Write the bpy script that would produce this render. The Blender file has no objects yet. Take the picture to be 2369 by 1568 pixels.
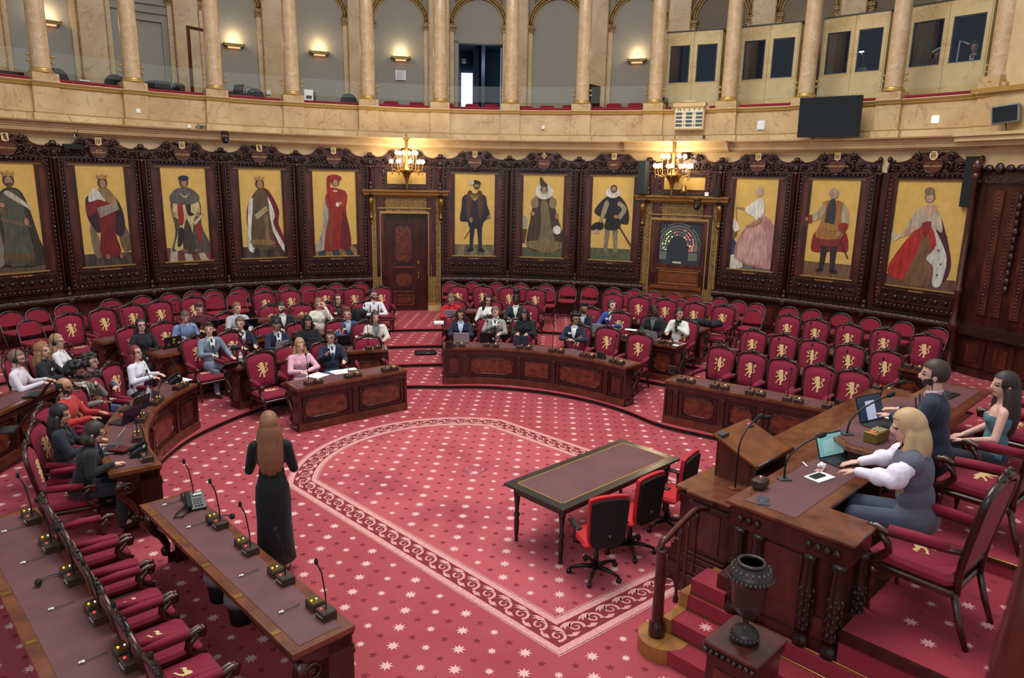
import bpy, bmesh, math, random
from mathutils import Vector, Matrix
random.seed(7)
PI = math.pi
SCN = bpy.context.scene
COL = SCN.collection

# ---------------------------------------------------------------- camera
CAM_POS = Vector((0.0, -9.21, 4.34)); FPX = 1651.0
_yaw, _pit, _rol = 0.0896, 0.2199, 0.0194
_f = Vector((math.sin(_yaw)*math.cos(_pit), math.cos(_yaw)*math.cos(_pit), -math.sin(_pit)))
_r = Vector((math.cos(_yaw), -math.sin(_yaw), 0.0)); _u = _r.cross(_f)
_r2 = _r*math.cos(_rol) + _u*math.sin(_rol); _u2 = -_r*math.sin(_rol) + _u*math.cos(_rol)
cam_d = bpy.data.cameras.new('camera'); cam = bpy.data.objects.new('camera', cam_d); COL.objects.link(cam)
cam_d.sensor_width = 36.0; cam_d.lens = FPX/2369*36.0; cam_d.clip_start = 0.05; cam_d.clip_end = 100
cam.matrix_world = Matrix(((_r2.x, _u2.x, -_f.x, CAM_POS.x), (_r2.y, _u2.y, -_f.y, CAM_POS.y), (_r2.z, _u2.z, -_f.z, CAM_POS.z), (0, 0, 0, 1)))
cam_d.dof.use_dof = True; cam_d.dof.focus_distance = 15.0; cam_d.dof.aperture_fstop = 2.8
SCN.camera = cam
def at(px, py, z):
    """surveyed picture point -> point of the room at height z"""
    d = _f + _r2*((px-1184.5)/FPX) - _u2*((py-784)/FPX)
    return CAM_POS + d*((z-CAM_POS.z)/d.z)

# ---------------------------------------------------------------- world, light, exposure
W = bpy.data.worlds.new('world'); SCN.world = W; W.use_nodes = True
_bg = W.node_tree.nodes['Background']; _bg.inputs[0].default_value = (0.86, 0.93, 1.0, 1); _bg.inputs[1].default_value = 0.50
def area(name, loc, rot, size, energy, color=(1, 1, 1), sy=None):
    d = bpy.data.lights.new(name, 'AREA'); d.energy = energy; d.color = color; d.size = size
    if sy: d.shape = 'RECTANGLE'; d.size_y = sy
    o = bpy.data.objects.new(name, d); COL.objects.link(o); o.location = loc; o.rotation_euler = rot
    return o
def point(name, loc, energy, color, rad=0.1):
    d = bpy.data.lights.new(name, 'POINT'); d.energy = energy; d.color = color; d.shadow_soft_size = rad
    o = bpy.data.objects.new(name, d); COL.objects.link(o); o.location = loc
    return o
area('skylight', (0.8, 1.6, 13.5), (0, 0, 0), 9.0, 1900, (1.0, 0.975, 0.94))
area('rear_windows', (-3.0, -13.0, 9.0), (math.radians(62), 0, math.radians(-12)), 7.0, 330, (0.88, 0.94, 1.0), 4.0)  # broad cool area light behind the camera, its source unseen
SCN.view_settings.view_transform = 'Standard'; SCN.view_settings.look = 'None'
SCN.view_settings.exposure = 0.0; SCN.view_settings.gamma = 1.0; SCN.view_settings.use_curve_mapping = False

# ---------------------------------------------------------------- materials
MATS = {}
def lin(c): return tuple((x/255/12.92 if x/255 <= .04045 else ((x/255+.055)/1.055)**2.4) for x in c)
def mat(name, rgb, rough=0.5, metal=0.0, emis=None, es=0.0, noise=None, bump=None, spec=0.5, sheen=0.0, coat=0.0, alpha=None, trans=0.0, wave=None, srgb=True):
    if name in MATS: return MATS[name]
    m = bpy.data.materials.new(name); m.use_nodes = True; nt = m.node_tree; N = nt.nodes; L = nt.links
    b = N['Principled BSDF']; c = lin(rgb) if srgb else rgb
    b.inputs['Base Color'].default_value = (*c, 1); b.inputs['Roughness'].default_value = rough; b.inputs['Metallic'].default_value = metal
    b.inputs['Specular IOR Level'].default_value = spec; b.inputs['Sheen Weight'].default_value = sheen
    b.inputs['Coat Weight'].default_value = coat; b.inputs['Coat Roughness'].default_value = 0.12
    b.inputs['Transmission Weight'].default_value = trans
    if emis: b.inputs['Emission Color'].default_value = (*lin(emis), 1); b.inputs['Emission Strength'].default_value = es
    tc = N.new('ShaderNodeTexCoord')
    src = tc.outputs['Object']
    if noise:   # (scale, rgb2, lo, hi [, stretch])
        sc, rgb2, lo, hi = noise[:4]
        if len(noise) > 4:
            mp = N.new('ShaderNodeMapping'); mp.inputs['Scale'].default_value = noise[4]; L.new(src, mp.inputs[0]); s2 = mp.outputs[0]
        else: s2 = src
        n = N.new('ShaderNodeTexNoise'); n.inputs['Scale'].default_value = sc; n.inputs['Detail'].default_value = 6; L.new(s2, n.inputs[0])
        r = N.new('ShaderNodeValToRGB'); r.color_ramp.elements[0].position = lo; r.color_ramp.elements[1].position = hi
        r.color_ramp.elements[0].color = (*c, 1); r.color_ramp.elements[1].color = (*lin(rgb2), 1)
        L.new(n.outputs[0], r.inputs[0]); L.new(r.outputs[0], b.inputs['Base Color']); m['_col'] = 1
    if wave:    # thin veins: (scale, rgb, distortion)
        n = N.new('ShaderNodeTexNoise'); n.inputs['Scale'].default_value = wave[0]; n.inputs['Detail'].default_value = 5; n.inputs['Distortion'].default_value = wave[2]; L.new(src, n.inputs[0])
        a = N.new('ShaderNodeMath'); a.operation = 'SUBTRACT'; a.inputs[1].default_value = .5; L.new(n.outputs[0], a.inputs[0])
        a2 = N.new('ShaderNodeMath'); a2.operation = 'ABSOLUTE'; L.new(a.outputs[0], a2.inputs[0])
        r2 = N.new('ShaderNodeValToRGB'); r2.color_ramp.elements[0].color = (1, 1, 1, 1); r2.color_ramp.elements[1].color = (0, 0, 0, 1); r2.color_ramp.elements[1].position = 0.016
        L.new(a2.outputs[0], r2.inputs[0])
        mx = N.new('ShaderNodeMix'); mx.data_type = 'RGBA'
        m2 = N.new('ShaderNodeMath'); m2.operation = 'MULTIPLY'; m2.inputs[1].default_value = .55; L.new(r2.outputs[0], m2.inputs[0]); L.new(m2.outputs[0], mx.inputs[0])
        if noise: L.new(r.outputs[0], mx.inputs[6])
        else: mx.inputs[6].default_value = (*c, 1)
        mx.inputs[7].default_value = (*lin(wave[1]), 1); L.new(mx.outputs[2], b.inputs['Base Color'])
    if bump:    # (kind, scale, strength, distance)
        if bump[0] == 'voronoi': n = N.new('ShaderNodeTexVoronoi'); n.feature = 'SMOOTH_F1'; n.inputs['Scale'].default_value = bump[1]
        else: n = N.new('ShaderNodeTexNoise'); n.inputs['Scale'].default_value = bump[1]; n.inputs['Detail'].default_value = 4
        L.new(src, n.inputs[0]); bp = N.new('ShaderNodeBump'); bp.inputs['Strength'].default_value = bump[2]; bp.inputs['Distance'].default_value = bump[3]
        L.new(n.outputs[0], bp.inputs['Height']); L.new(bp.outputs[0], b.inputs['Normal'])
    if alpha is not None: b.inputs['Alpha'].default_value = alpha
    MATS[name] = m; return m
wood = mat('mahogany', (70, 29, 20), .28, noise=(5, (36, 15, 11), .35, .7, (1, 1, .25)), coat=.25)
wood2 = mat('mahogany_panel', (92, 41, 27), .3, noise=(7, (56, 23, 16), .35, .65, (1, 1, .3)), coat=.3)
flame = mat('flame_veneer', (116, 54, 32), .25, noise=(7, (70, 30, 20), .35, .65, (1, 1, 1.5)), coat=.4)
carved = mat('carved_oak', (46, 24, 20), .32, bump=('voronoi', 22, .6, .02), coat=.15)
carvedm = mat('carved_moulding', (58, 27, 21), .3, bump=('voronoi', 34, .9, .02), coat=.2)
oak = mat('light_oak', (128, 68, 32), .35, noise=(4, (92, 46, 22), .35, .7, (1, 1, 3)), coat=.2)
oak2 = mat('yellow_oak', (165, 112, 55), .35, noise=(6, (135, 84, 40), .35, .7))
darkw = mat('dark_stain', (34, 22, 18), .3, coat=.2)
gilt = mat('gilt', (186, 150, 82), .38, .55, bump=('noise', 60, .25, .01))
giltd = mat('antique_gilt', (150, 118, 70), .45, .45, noise=(14, (105, 82, 50), .4, .65), bump=('voronoi', 45, .5, .01))
brass = mat('brass', (190, 150, 80), .25, .9)
brassd = mat('aged_brass', (112, 92, 48), .35, .8)
velvet = mat('red_velvet', (140, 10, 36), .85, sheen=.05, noise=(3, (122, 6, 30), .3, .7))
velvet2 = mat('worn_red_velvet', (158, 34, 46), .85, sheen=.05)
velvet3 = mat('plum_velvet', (130, 12, 46), .85, sheen=.05)
vinyl = mat('folding_chair_cloth', (148, 28, 50), .8, sheen=.03)
embro = mat('gold_embroidery', (222, 186, 126), .7, bump=('noise', 90, .4, .005))
embro2 = mat('pale_gold_embroidery', (216, 200, 134), .7, bump=('noise', 90, .4, .005))
chrome = mat('chrome', (170, 170, 178), .18, .95)
steel = mat('grey_metal', (120, 120, 120), .35, .8)
leather = mat('burgundy_leather', (108, 66, 66), .55, noise=(3, (92, 54, 58), .3, .7))
carpet = mat('carpet_red', (172, 72, 82), .95, noise=(1.1, (160, 58, 68), .3, .75), bump=('noise', 160, .3, .01))
carpet_in = mat('carpet_red_inner', (184, 82, 92), .95, noise=(.9, (152, 56, 68), .48, .70), bump=('noise', 160, .3, .01))
carpet_k = mat('carpet_crimson', (152, 44, 58), .95, noise=(1.5, (138, 36, 50), .35, .7), bump=('noise', 160, .3, .01))
starw = mat('carpet_star_pale', (226, 178, 172), .95)
stard = mat('carpet_star_dark', (122, 34, 46), .95)
band = mat('carpet_band_pale', (220, 160, 155), .95, noise=(30, (205, 138, 136), .4, .6))
bandd = mat('carpet_band_dark', (128, 36, 46), .95)
marble = mat('cream_marble', (205, 176, 128), .35, noise=(1.6, (184, 150, 104), .35, .7), wave=(1.3, (146, 104, 66), 1.6), coat=.1)
colm = mat('column_marble', (204, 172, 134), .3, noise=(5, (184, 150, 108), .3, .7), wave=(2.4, (226, 206, 180), 1.2), coat=.25)
plaster = mat('cream_plaster', (212, 184, 138), .55, noise=(3, (196, 166, 118), .3, .7))
grille_m = mat('bronze_grille', (92, 70, 48), .4, .5)
black = mat('black_plastic', (18, 18, 20), .4)
blackm = mat('matt_black', (12, 12, 13), .75)
greyp = mat('grey_plastic', (62, 66, 74), .45)
white = mat('white_plastic', (232, 232, 230), .4)
paper = mat('white_paper', (238, 238, 236), .8)
greywall = mat('grey_wall_paint', (158, 152, 138), .85, noise=(40, (150, 144, 130), .3, .7))
brownwall = mat('brown_wall_paint', (120, 104, 86), .85)
glass = mat('clear_glass', (225, 240, 232), .03, spec=.4, alpha=.035)
boothglass = mat('booth_glass', (40, 52, 70), .02, spec=.8, alpha=.28)
boothin = mat('booth_interior', (30, 30, 36), .8)
gold_bg = mat('gold_leaf', (216, 178, 98), .45, .12, noise=(5, (200, 160, 80), .3, .75), bump=('noise', 25, .15, .01))
goldtxt = mat('gold_lettering', (222, 186, 112), .5, .3)
sage = mat('dark_green', (60, 70, 52), .8)
redp = mat('red_plastic', (190, 26, 22), .5)
lamp_red = mat('red_lamp', (255, 50, 40), .4, emis=(255, 60, 50), es=2.0)
lamp_amb = mat('amber_lamp', (255, 180, 40), .4, emis=(255, 180, 50), es=3.0)
lamp_w = mat('white_lamp', (255, 255, 255), .4, emis=(255, 250, 240), es=1.5)
lamp_g = mat('green_lamp', (160, 255, 160), .4, emis=(150, 255, 170), es=1.5)
globe = mat('lit_glass_globe', (255, 240, 215), .3, emis=(255, 226, 180), es=14.0)
def cloth(rgb, nm=None, r=.85): return mat(nm or 'cloth_%d_%d_%d' % rgb, rgb, r, sheen=.1)

topw = mat('worktop_mahogany', (118, 66, 42), .22, noise=(6, (84, 44, 28), .35, .7, (1, 1, .6)), coat=.35)
# ---------------------------------------------------------------- mesh builder
class MB:
    def __init__(s, *mats): s.v = []; s.f = []; s.m = []; s.mats = list(mats) or [wood]; s.mi = 0; s.smooth = []; s.map = None
    def use(s, m):
        if m not in s.mats: s.mats.append(m)
        s.mi = s.mats.index(m); return s
    def add(s, vs, fs, sm=False, M=None):
        o = len(s.v)
        for p in vs:
            p = Vector(p)
            if M is not None: p = M @ p
            if s.map: p = Vector(s.map(p))
            s.v.append(tuple(p))
        for f in fs: s.f.append(tuple(i+o for i in f)); s.m.append(s.mi); s.smooth.append(sm)
    def box(s, x0, x1, y0, y1, z0, z1, M=None, nx=1):
        vs = []; fs = []
        for i in range(nx+1):
            x = x0+(x1-x0)*i/nx
            vs += [(x, y0, z0), (x, y1, z0), (x, y1, z1), (x, y0, z1)]
        for i in range(nx):
            a = i*4
            for k in range(4): fs.append((a+k, a+(k+1) % 4, a+4+(k+1) % 4, a+4+k))
        fs.append((3, 2, 1, 0)); e = nx*4; fs.append((e, e+1, e+2, e+3))
        s.add(vs, fs, False, M)
    def bbox(s, x0, x1, y0, y1, z0, z1, b=.01, M=None):
        """box with chamfered edges"""
        b = min(b, (x1-x0)/2.01, (y1-y0)/2.01, (z1-z0)/2.01)
        vs = []; 
        for z, i in ((z0, b), (z0+b, 0), (z1-b, 0), (z1, b)):
            for x, y in ((x0+b, y0), (x1-b, y0), (x1, y0+b), (x1, y1-b), (x1-b, y1), (x0+b, y1), (x0, y1-b), (x0, y0+b)):
                cx, cy = (x0+x1)/2, (y0+y1)/2
                vs.append((x+(i if x < cx else -i), y+(i if y < cy else -i), z))
        fs = [tuple(range(7, -1, -1)), tuple(range(24, 32))]
        for k in range(3):
            for j in range(8): fs.append((k*8+j, k*8+(j+1) % 8, k*8+8+(j+1) % 8, k*8+8+j))
        s.add(vs, fs, False, M)
    def tube(s, pts, r, n=8, M=None, caps=True, sm=True, closed=False):
        pts = [Vector(p) for p in pts]; m = len(pts)
        rs = r if isinstance(r, (list, tuple)) else [r]*m
        vs = []; up = None
        for i, p in enumerate(pts):
            if closed: t = pts[(i+1) % m]-pts[i-1]
            else: t = pts[min(i+1, m-1)]-pts[max(i-1, 0)]
            if t.length < 1e-9: t = Vector((0, 0, 1))
            t.normalize()
            if up is None: up = Vector((0, 0, 1)) if abs(t.z) < .9 else Vector((1, 0, 0))
            a = t.cross(up)
            if a.length < 1e-6: a = t.orthogonal()
            a.normalize(); b = a.cross(t).normalized(); up = b
            for k in range(n):
                an = 2*PI*k/n; vs.append(p+a*(rs[i]*math.cos(an))+b*(rs[i]*math.sin(an)))
        fs = []
        for i in range(m if closed else m-1):
            j = (i+1) % m
            for k in range(n): fs.append((i*n+k, i*n+(k+1) % n, j*n+(k+1) % n, j*n+k))
        if caps and not closed: fs.append(tuple(range(n-1, -1, -1))); fs.append(tuple((m-1)*n+k for k in range(n)))
        s.add(vs, fs, sm, M)
    def lathe(s, prof, n=12, M=None, sm=True):
        """prof: (radius, z) from bottom to top"""
        vs = []; fs = []
        for r, z in prof:
            for k in range(n): a = 2*PI*k/n; vs.append((r*math.cos(a), r*math.sin(a), z))
        for i in range(len(prof)-1):
            for k in range(n): fs.append((i*n+k, i*n+(k+1) % n, (i+1)*n+(k+1) % n, (i+1)*n+k))
        fs.append(tuple(range(n-1, -1, -1))); fs.append(tuple((len(prof)-1)*n+k for k in range(n)))
        s.add(vs, fs, sm, M)
    def ell(s, c, r, n=10, m=7, M=None, R=None):
        vs = []; fs = []; c = Vector(c)
        for j in range(m+1):
            ph = PI*j/m
            for k in range(n):
                a = 2*PI*k/n; p = Vector((r[0]*math.sin(ph)*math.cos(a), r[1]*math.sin(ph)*math.sin(a), -r[2]*math.cos(ph)))
                if R is not None: p = R @ p
                vs.append(c+p)
        for j in range(m):
            for k in range(n):
                if j == 0: fs.append((0, n+(k+1) % n, n+k)[::-1] if False else (k, n+(k+1) % n, n+k)[::-1])
                elif j == m-1: fs.append((j*n+k, j*n+(k+1) % n, (j+1)*n+k))
                else: fs.append((j*n+k, j*n+(k+1) % n, (j+1)*n+(k+1) % n, (j+1)*n+k))
        s.add(vs, fs, True, M)
    def prism(s, poly, y0, y1, M=None, sm=False):
        """poly in (x,z); extruded along y"""
        n = len(poly); vs = [(x, y0, z) for x, z in poly]+[(x, y1, z) for x, z in poly]
        fs = [tuple(range(n)), tuple(range(2*n-1, n-1, -1))]
        for i in range(n): fs.append((i, i+n, (i+1) % n+n, (i+1) % n))
        s.add(vs, fs, sm, M)
    def slab(s, poly, z0, z1, M=None):
        n = len(poly); vs = [(x, y, z0) for x, y in poly]+[(x, y, z1) for x, y in poly]
        fs = [tuple(range(n-1, -1, -1)), tuple(range(n, 2*n))]
        for i in range(n): fs.append((i, (i+1) % n, (i+1) % n+n, i+n))
        s.add(vs, fs, False, M)
    def arc(s, prof, t0, t1, step=.03, caps=True, sm=False, cx=0, cy=0):
        """closed profile (R,z) swept round the room's axis"""
        n = max(1, int(math.ceil(abs(t1-t0)/step))); m = len(prof); vs = []; fs = []
        for i in range(n+1):
            t = t0+(t1-t0)*i/n
            for R, z in prof: vs.append((cx+R*math.sin(t), cy+R*math.cos(t), z))
        for i in range(n):
            for k in range(m): fs.append((i*m+k, i*m+(k+1) % m, (i+1)*m+(k+1) % m, (i+1)*m+k))
        if caps: fs.append(tuple(range(m-1, -1, -1))); fs.append(tuple(n*m+k for k in range(m)))
        s.add(vs, fs, sm)
    def pbox(s, t0, t1, R0, R1, z0, z1, step=.03): s.arc([(R0, z0), (R1, z0), (R1, z1), (R0, z1)], t0, t1, step)
    def quad(s, a, b, c, d): s.add([a, b, c, d], [(0, 1, 2, 3)])
    def ribbon(s, pts, w, d=.01, M=None, taper=True):
        """flat scroll strip in the xz plane with thickness along y"""
        n = len(pts); vs = []; 
        for i, (x, z) in enumerate(pts):
            a = pts[min(i+1, n-1)]; b = pts[max(i-1, 0)]; tx, tz = a[0]-b[0], a[1]-b[1]; l = math.hypot(tx, tz) or 1
            ww = w*(1-.6*i/(n-1) if taper else 1); nx, nz = -tz/l*ww/2, tx/l*ww/2
            vs += [(x+nx, 0, z+nz), (x-nx, 0, z-nz), (x-nx, d, z-nz), (x+nx, d, z+nz)]
        fs = []
        for i in range(n-1):
            for k in range(4): fs.append((i*4+k, i*4+(k+1) % 4, i*4+4+(k+1) % 4, i*4+4+k))
        fs += [(0, 1, 2, 3), (n*4-1, n*4-2, n*4-3, n*4-4)]
        s.add(vs, fs, False, M)
    def mesh(s, name):
        me = bpy.data.meshes.new(name); me.from_pydata(s.v, [], s.f); me.polygons.foreach_set('material_index', s.m)
        me.polygons.foreach_set('use_smooth', s.smooth)
        for m in s.mats: me.materials.append(m)
        bm = bmesh.new(); bm.from_mesh(me); bmesh.ops.recalc_face_normals(bm, faces=bm.faces); bm.to_mesh(me); bm.free()
        me.update(); return me
    def build(s, name, parent=None, label=None):
        o = bpy.data.objects.new(name, s.mesh(name)); COL.objects.link(o)
        if parent is not None: o.parent = parent
        if label: o['label'] = label
        return o
def spiral(cx, cz, r0, r1, a0, turns, n=22):
    return [(cx+(r0+(r1-r0)*i/n)*math.cos(a0+2*PI*turns*i/n), cz+(r0+(r1-r0)*i/n)*math.sin(a0+2*PI*turns*i/n)) for i in range(n+1)]
def thing(name, label, cat, loc=(0, 0, 0), rz=0, group=None, M=None):
    o = bpy.data.objects.new(name, None); COL.objects.link(o); o.empty_display_size = .1
    if M is not None: o.matrix_world = M
    else: o.location = loc; o.rotation_euler = (0, 0, rz)
    o['label'] = label; o['category'] = cat
    if group: o['group'] = group
    return o
def tag(o, label, cat, group=None):
    o['label'] = label; o['category'] = cat
    if group: o['group'] = group
    return o
def struct(o): o['kind'] = 'structure'; return o
def kids(o): return [c for c in o.children]
def dup(r, loc, rz=0, label=None, group=None, scale=None):
    c = r.copy(); COL.objects.link(c); c.location = loc; c.rotation_euler = (0, 0, rz)
    if scale: c.scale = (scale,)*3
    if label: c['label'] = label
    if group: c['group'] = group
    elif 'group' in c: pass
    def rec(a, b):
        for ch in a.children:
            d = ch.copy(); COL.objects.link(d); d.parent = b; rec(ch, d)
    rec(r, c); return c
def swap(o, pairs):
    """give a copy other materials without touching the shared mesh"""
    for ob in [o]+list(o.children_recursive):
        if ob.type != 'MESH': continue
        for i, sl in enumerate(ob.material_slots):
            m0 = sl.material
            if m0 in pairs: sl.link = 'OBJECT'; sl.material = pairs[m0]
_tmp = bpy.data.scenes.new('scratch')
def evaluated(me, mods):
    o = bpy.data.objects.new('scratch', me); _tmp.collection.objects.link(o)
    for typ, kw in mods:
        m = o.modifiers.new(typ, typ)
        for k, v in kw.items(): setattr(m, k, v)
    vl = _tmp.view_layers[0]; vl.update(); dg = vl.depsgraph; dg.update()
    r = bpy.data.meshes.new_from_object(o.evaluated_get(dg), depsgraph=dg)
    bpy.data.objects.remove(o); return r
def text_mb(mb, txt, size, M, depth=.003, align='CENTER'):
    """letters as geometry: text lies in the xz plane facing -y before M"""
    c = bpy.data.curves.new('t', 'FONT'); c.body = txt; c.size = size; c.align_x = align; c.align_y = 'CENTER'; c.resolution_u = 2; c.extrude = depth
    o = bpy.data.objects.new('t', c); _tmp.collection.objects.link(o); vl = _tmp.view_layers[0]; vl.update(); dg = vl.depsgraph; dg.update()
    me = bpy.data.meshes.new_from_object(o.evaluated_get(dg), depsgraph=dg)
    R = M @ Matrix.Rotation(PI/2, 4, 'X')
    mb.add([tuple(v.co) for v in me.vertices], [tuple(p.vertices) for p in me.polygons], False, R)
    bpy.data.objects.remove(o); bpy.data.meshes.remove(me)
def onwall(th, R, z): 
    """frame on the curved wall: x to the right seen from the room, y out of the room, z up"""
    return Matrix.Translation((R*math.sin(th), R*math.cos(th), z)) @ Matrix.Rotation(-th, 4, 'Z')
# ================================================================ the hall
TH = [-1.29, -1.13, -0.972, -0.8166, -0.6626, -0.5072, -0.3494, -0.1847, -0.0215, 0.1421, 0.3068, 0.4711, 0.631, 0.788, 0.9509, 1.1236]
NB = len(TH)-1; T0, T1 = TH[0], 1.135
LV = [0.0, 0.094, 0.188, 0.283, 0.377]
RW = 12.45
DOORS = {7: 'real', 11: 'screen'}      # bays with gilded surrounds (index in TH)

# ---- carpets: a star lattice laid as inlay, cut by region
LA = -0.141; LC, LS = math.cos(LA), math.sin(LA); SX, SY = 0.3139, 0.2863
def star_poly(cx, cy, r, ri, n, rot):
    return [(cx+(r if k % 2 == 0 else ri)*math.cos(rot+PI*k/n), cy+(r if k % 2 == 0 else ri)*math.sin(rot+PI*k/n)) for k in range(2*n)]
def stars(mb, x0, x1, y0, y1, z, inside, origin, pale=starw, dark=stard):
    ox, oy = origin; n = int(max(x1-x0, y1-y0)/SY)+8
    cx, cy = (x0+x1)/2, (y0+y1)/2
    ic = round(((cx-ox)*LC+(cy-oy)*LS)/SX); jc = round((-(cx-ox)*LS+(cy-oy)*LC)/SY)
    for i in range(ic-n, ic+n):
        for j in range(jc-n, jc+n):
            for dx, dy, kind in ((0, 0, 'p'), (.5, .5, 'd')):
                a, b = (i+dx)*SX, (j+dy)*SY; x, y = ox+a*LC-b*LS, oy+a*LS+b*LC
                if not (x0 < x < x1 and y0 < y < y1): continue
                if kind == 'p':
                    big = i % 2 == 0; r = .070 if big else .049; 
                    if inside(x, y, r): mb.use(pale); mb.add([(px, py, z) for px, py in star_poly(x, y, r, r*.48, 8, LA)], [tuple(range(16))])
                elif inside(x, y, .04): mb.use(dark); mb.add([(px, py, z) for px, py in star_poly(x, y, .046, .017, 5, LA+.3)], [tuple(range(10))])
# the oval-ended border of the central carpet
UC, UR = (0.13, 0.98), 2.52
PH = -0.905                                                         # direction of the straight side
def u_path(off):
    """outline of the border, inset by off: an arc with a break on each side into straight flanks"""
    R = UR-.02-off; d = (math.sin(.702), -math.cos(.702)); nrm = (-d[1], d[0]); lw = 2.16-off
    P = lambda al, la: (UC[0]+d[0]*al+nrm[0]*la, UC[1]+d[1]*al+nrm[1]*la)
    k = -math.sqrt(R*R-lw*lw); a0 = math.atan2(-lw, -k); out = []
    for i in range(6): out.append(P(3.94-off+(k-3.94+off)*i/6, -lw))
    for i in range(41): a = a0-2*a0*i/40; out.append(P(-R*math.cos(a), R*math.sin(a)))
    for i in range(1, 7): out.append(P(k+(4.38-off-k)*i/6, lw+.06*i/6))
    return out
def in_poly(x, y, P):
    c = False; j = len(P)-1
    for i in range(len(P)):
        if (P[i][1] > y) != (P[j][1] > y) and x < (P[j][0]-P[i][0])*(y-P[i][1])/(P[j][1]-P[i][1])+P[i][0]: c = not c
        j = i
    return c
U_OUT, U_IN = u_path(0), u_path(.44)
def resample(P, n, closed=True):
    P = [Vector((*p, 0)) for p in P]; Q = P+[P[0]] if closed else P; ls = [0]
    for i in range(len(Q)-1): ls.append(ls[-1]+(Q[i+1]-Q[i]).length)
    out = []; k = 0
    for i in range(n):
        t = ls[-1]*i/(n if closed else n-1)
        while k < len(Q)-2 and ls[k+1] < t: k += 1
        f = (t-ls[k])/max(1e-9, ls[k+1]-ls[k]); p = Q[k].lerp(Q[k+1], min(1, f)); tg = (Q[k+1]-Q[k]).normalized(); out.append((p.x, p.y, tg.x, tg.y))
    return out
# edge of the first tier (the grille line), surveyed
E1 = [(-3.3, -0.9), (-3.95, -.75), (-4.2, 0.2), (-4.36, 1.2), (-4.34, 2.0), (-4.2, 2.62), (-3.88, 3.36), (-3.62, 3.8), (-3.2, 4.4), (-2.2, 5.02), (-.92, 5.32), (-0.13, 5.31), (0.82, 5.27), (1.84, 4.93), (2.7, 4.36), (3.34, 3.62), (3.83, 2.76), (4.65, 2.05), (5.42, 1.39), (6.18, 0.78), (7.4, -.3)]
def spline(P, k=5):
    out = []
    for i in range(len(P)-1):
        p0, p1, p2, p3 = P[max(i-1, 0)], P[i], P[i+1], P[min(i+2, len(P)-1)]
        for j in range(k):
            t = j/k; out.append(tuple(.5*((2*p1[c])+(-p0[c]+p2[c])*t+(2*p0[c]-5*p1[c]+4*p2[c]-p3[c])*t*t+(-p0[c]+3*p1[c]-3*p2[c]+p3[c])*t**3) for c in range(len(P[0]))))
    return out+[tuple(P[-1])]
E1S = spline(E1)
E1POLY = E1S+[(9, -6), (3, -14), (-12, -14), (-12, -.9)]
mb = MB(carpet); mb.quad((-13, -14, -.001), (13.5, -14, -.001), (13.5, 13, -.001), (-13, 13, -.001))
mb.use(carpet_in); mb.add([(x, y, .0015) for x, y in U_IN], [tuple(range(len(U_IN)))])
def ring(off0, off1, m, z):
    A, B = u_path(off0), u_path(off1); n = len(A); mb.use(m)
    mb.add([(x, y, z) for x, y in A]+[(x, y, z) for x, y in B], [(i, (i+1) % n, n+(i+1) % n, n+i) for i in range(n)])
ring(0, .10, band, .002); ring(.10, .345, bandd, .002); ring(.345, .44, band, .002)
ring(.095, .102, bandd, .0026); ring(.34, .347, bandd, .0026); ring(.012, .02, bandd, .0026); ring(.42, .428, bandd, .0026)
mb.use(band)
mid = resample(u_path(.222), 76)
for i, (x, y, tx, ty) in enumerate(mid):                            # running scroll
    nx, ny = -ty, tx; sp = spiral(0, 0, .088, .012, 2.4, 1.35, 18)
    for w, dz, cc in ((.034, .003, band),):
        mb.use(cc); vs = []; n = len(sp)
        for q, (a, b) in enumerate(sp):
            a2, b2 = sp[min(q+1, n-1)]; a1, b1 = sp[max(q-1, 0)]; l = math.hypot(a2-a1, b2-b1) or 1; ux, uy = -(b2-b1)/l, (a2-a1)/l; ww = w*(1-.75*q/n)/2
            for sg in (1, -1): la, lb = a+ux*ww*sg, b+uy*ww*sg; vs.append((x+tx*la+nx*lb, y+ty*la+ny*lb, dz))
        mb.add(vs, [(2*q, 2*q+1, 2*q+3, 2*q+2) for q in range(n-1)])
    lf = [(-.02, -.09), (.05, -.115), (.12, -.1), (.16, -.06), (.10, -.075), (.13, -.03), (.07, -.06), (.05, -.02), (.02, -.06)]
    mb.add([(x+tx*a+nx*b, y+ty*a+ny*b, .003) for a, b in lf], [tuple(range(len(lf)))])
    lf = [(.02, .085), (.09, .112), (.15, .09), (.17, .04), (.12, .07), (.09, .05)]
    mb.add([(x+tx*a+nx*b, y+ty*a+ny*b, .003) for a, b in lf], [tuple(range(len(lf)))])
stars(mb, -5, 6, -6, 6, .003, lambda x, y, r: all(in_poly(x+r*a, y+r*b, U_IN) for a, b in ((1, 0), (-1, 0), (0, 1), (0, -1))), (-.164, 1.544))
stars(mb, -7, 6.5, -9, 6, .001, lambda x, y, r: all(in_poly(x+r*a, y+r*b, E1POLY) and not in_poly(x+r*1.3*a, y+r*1.3*b, U_OUT) for a, b in ((1, 0), (-1, 0), (0, 1), (0, -1))), (-.834, -.812))
mb.use(chrome)                                                      # floor hatch outline
a, b, c, d = [at(*p, .004) for p in ((1069, 1087), (1100, 1077), (1124, 1088), (1095, 1099))]
for p, q in ((a, b), (b, c), (c, d), (d, a)): mb.tube([p, q], .004, 4)
struct(mb.build('floor'))
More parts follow.
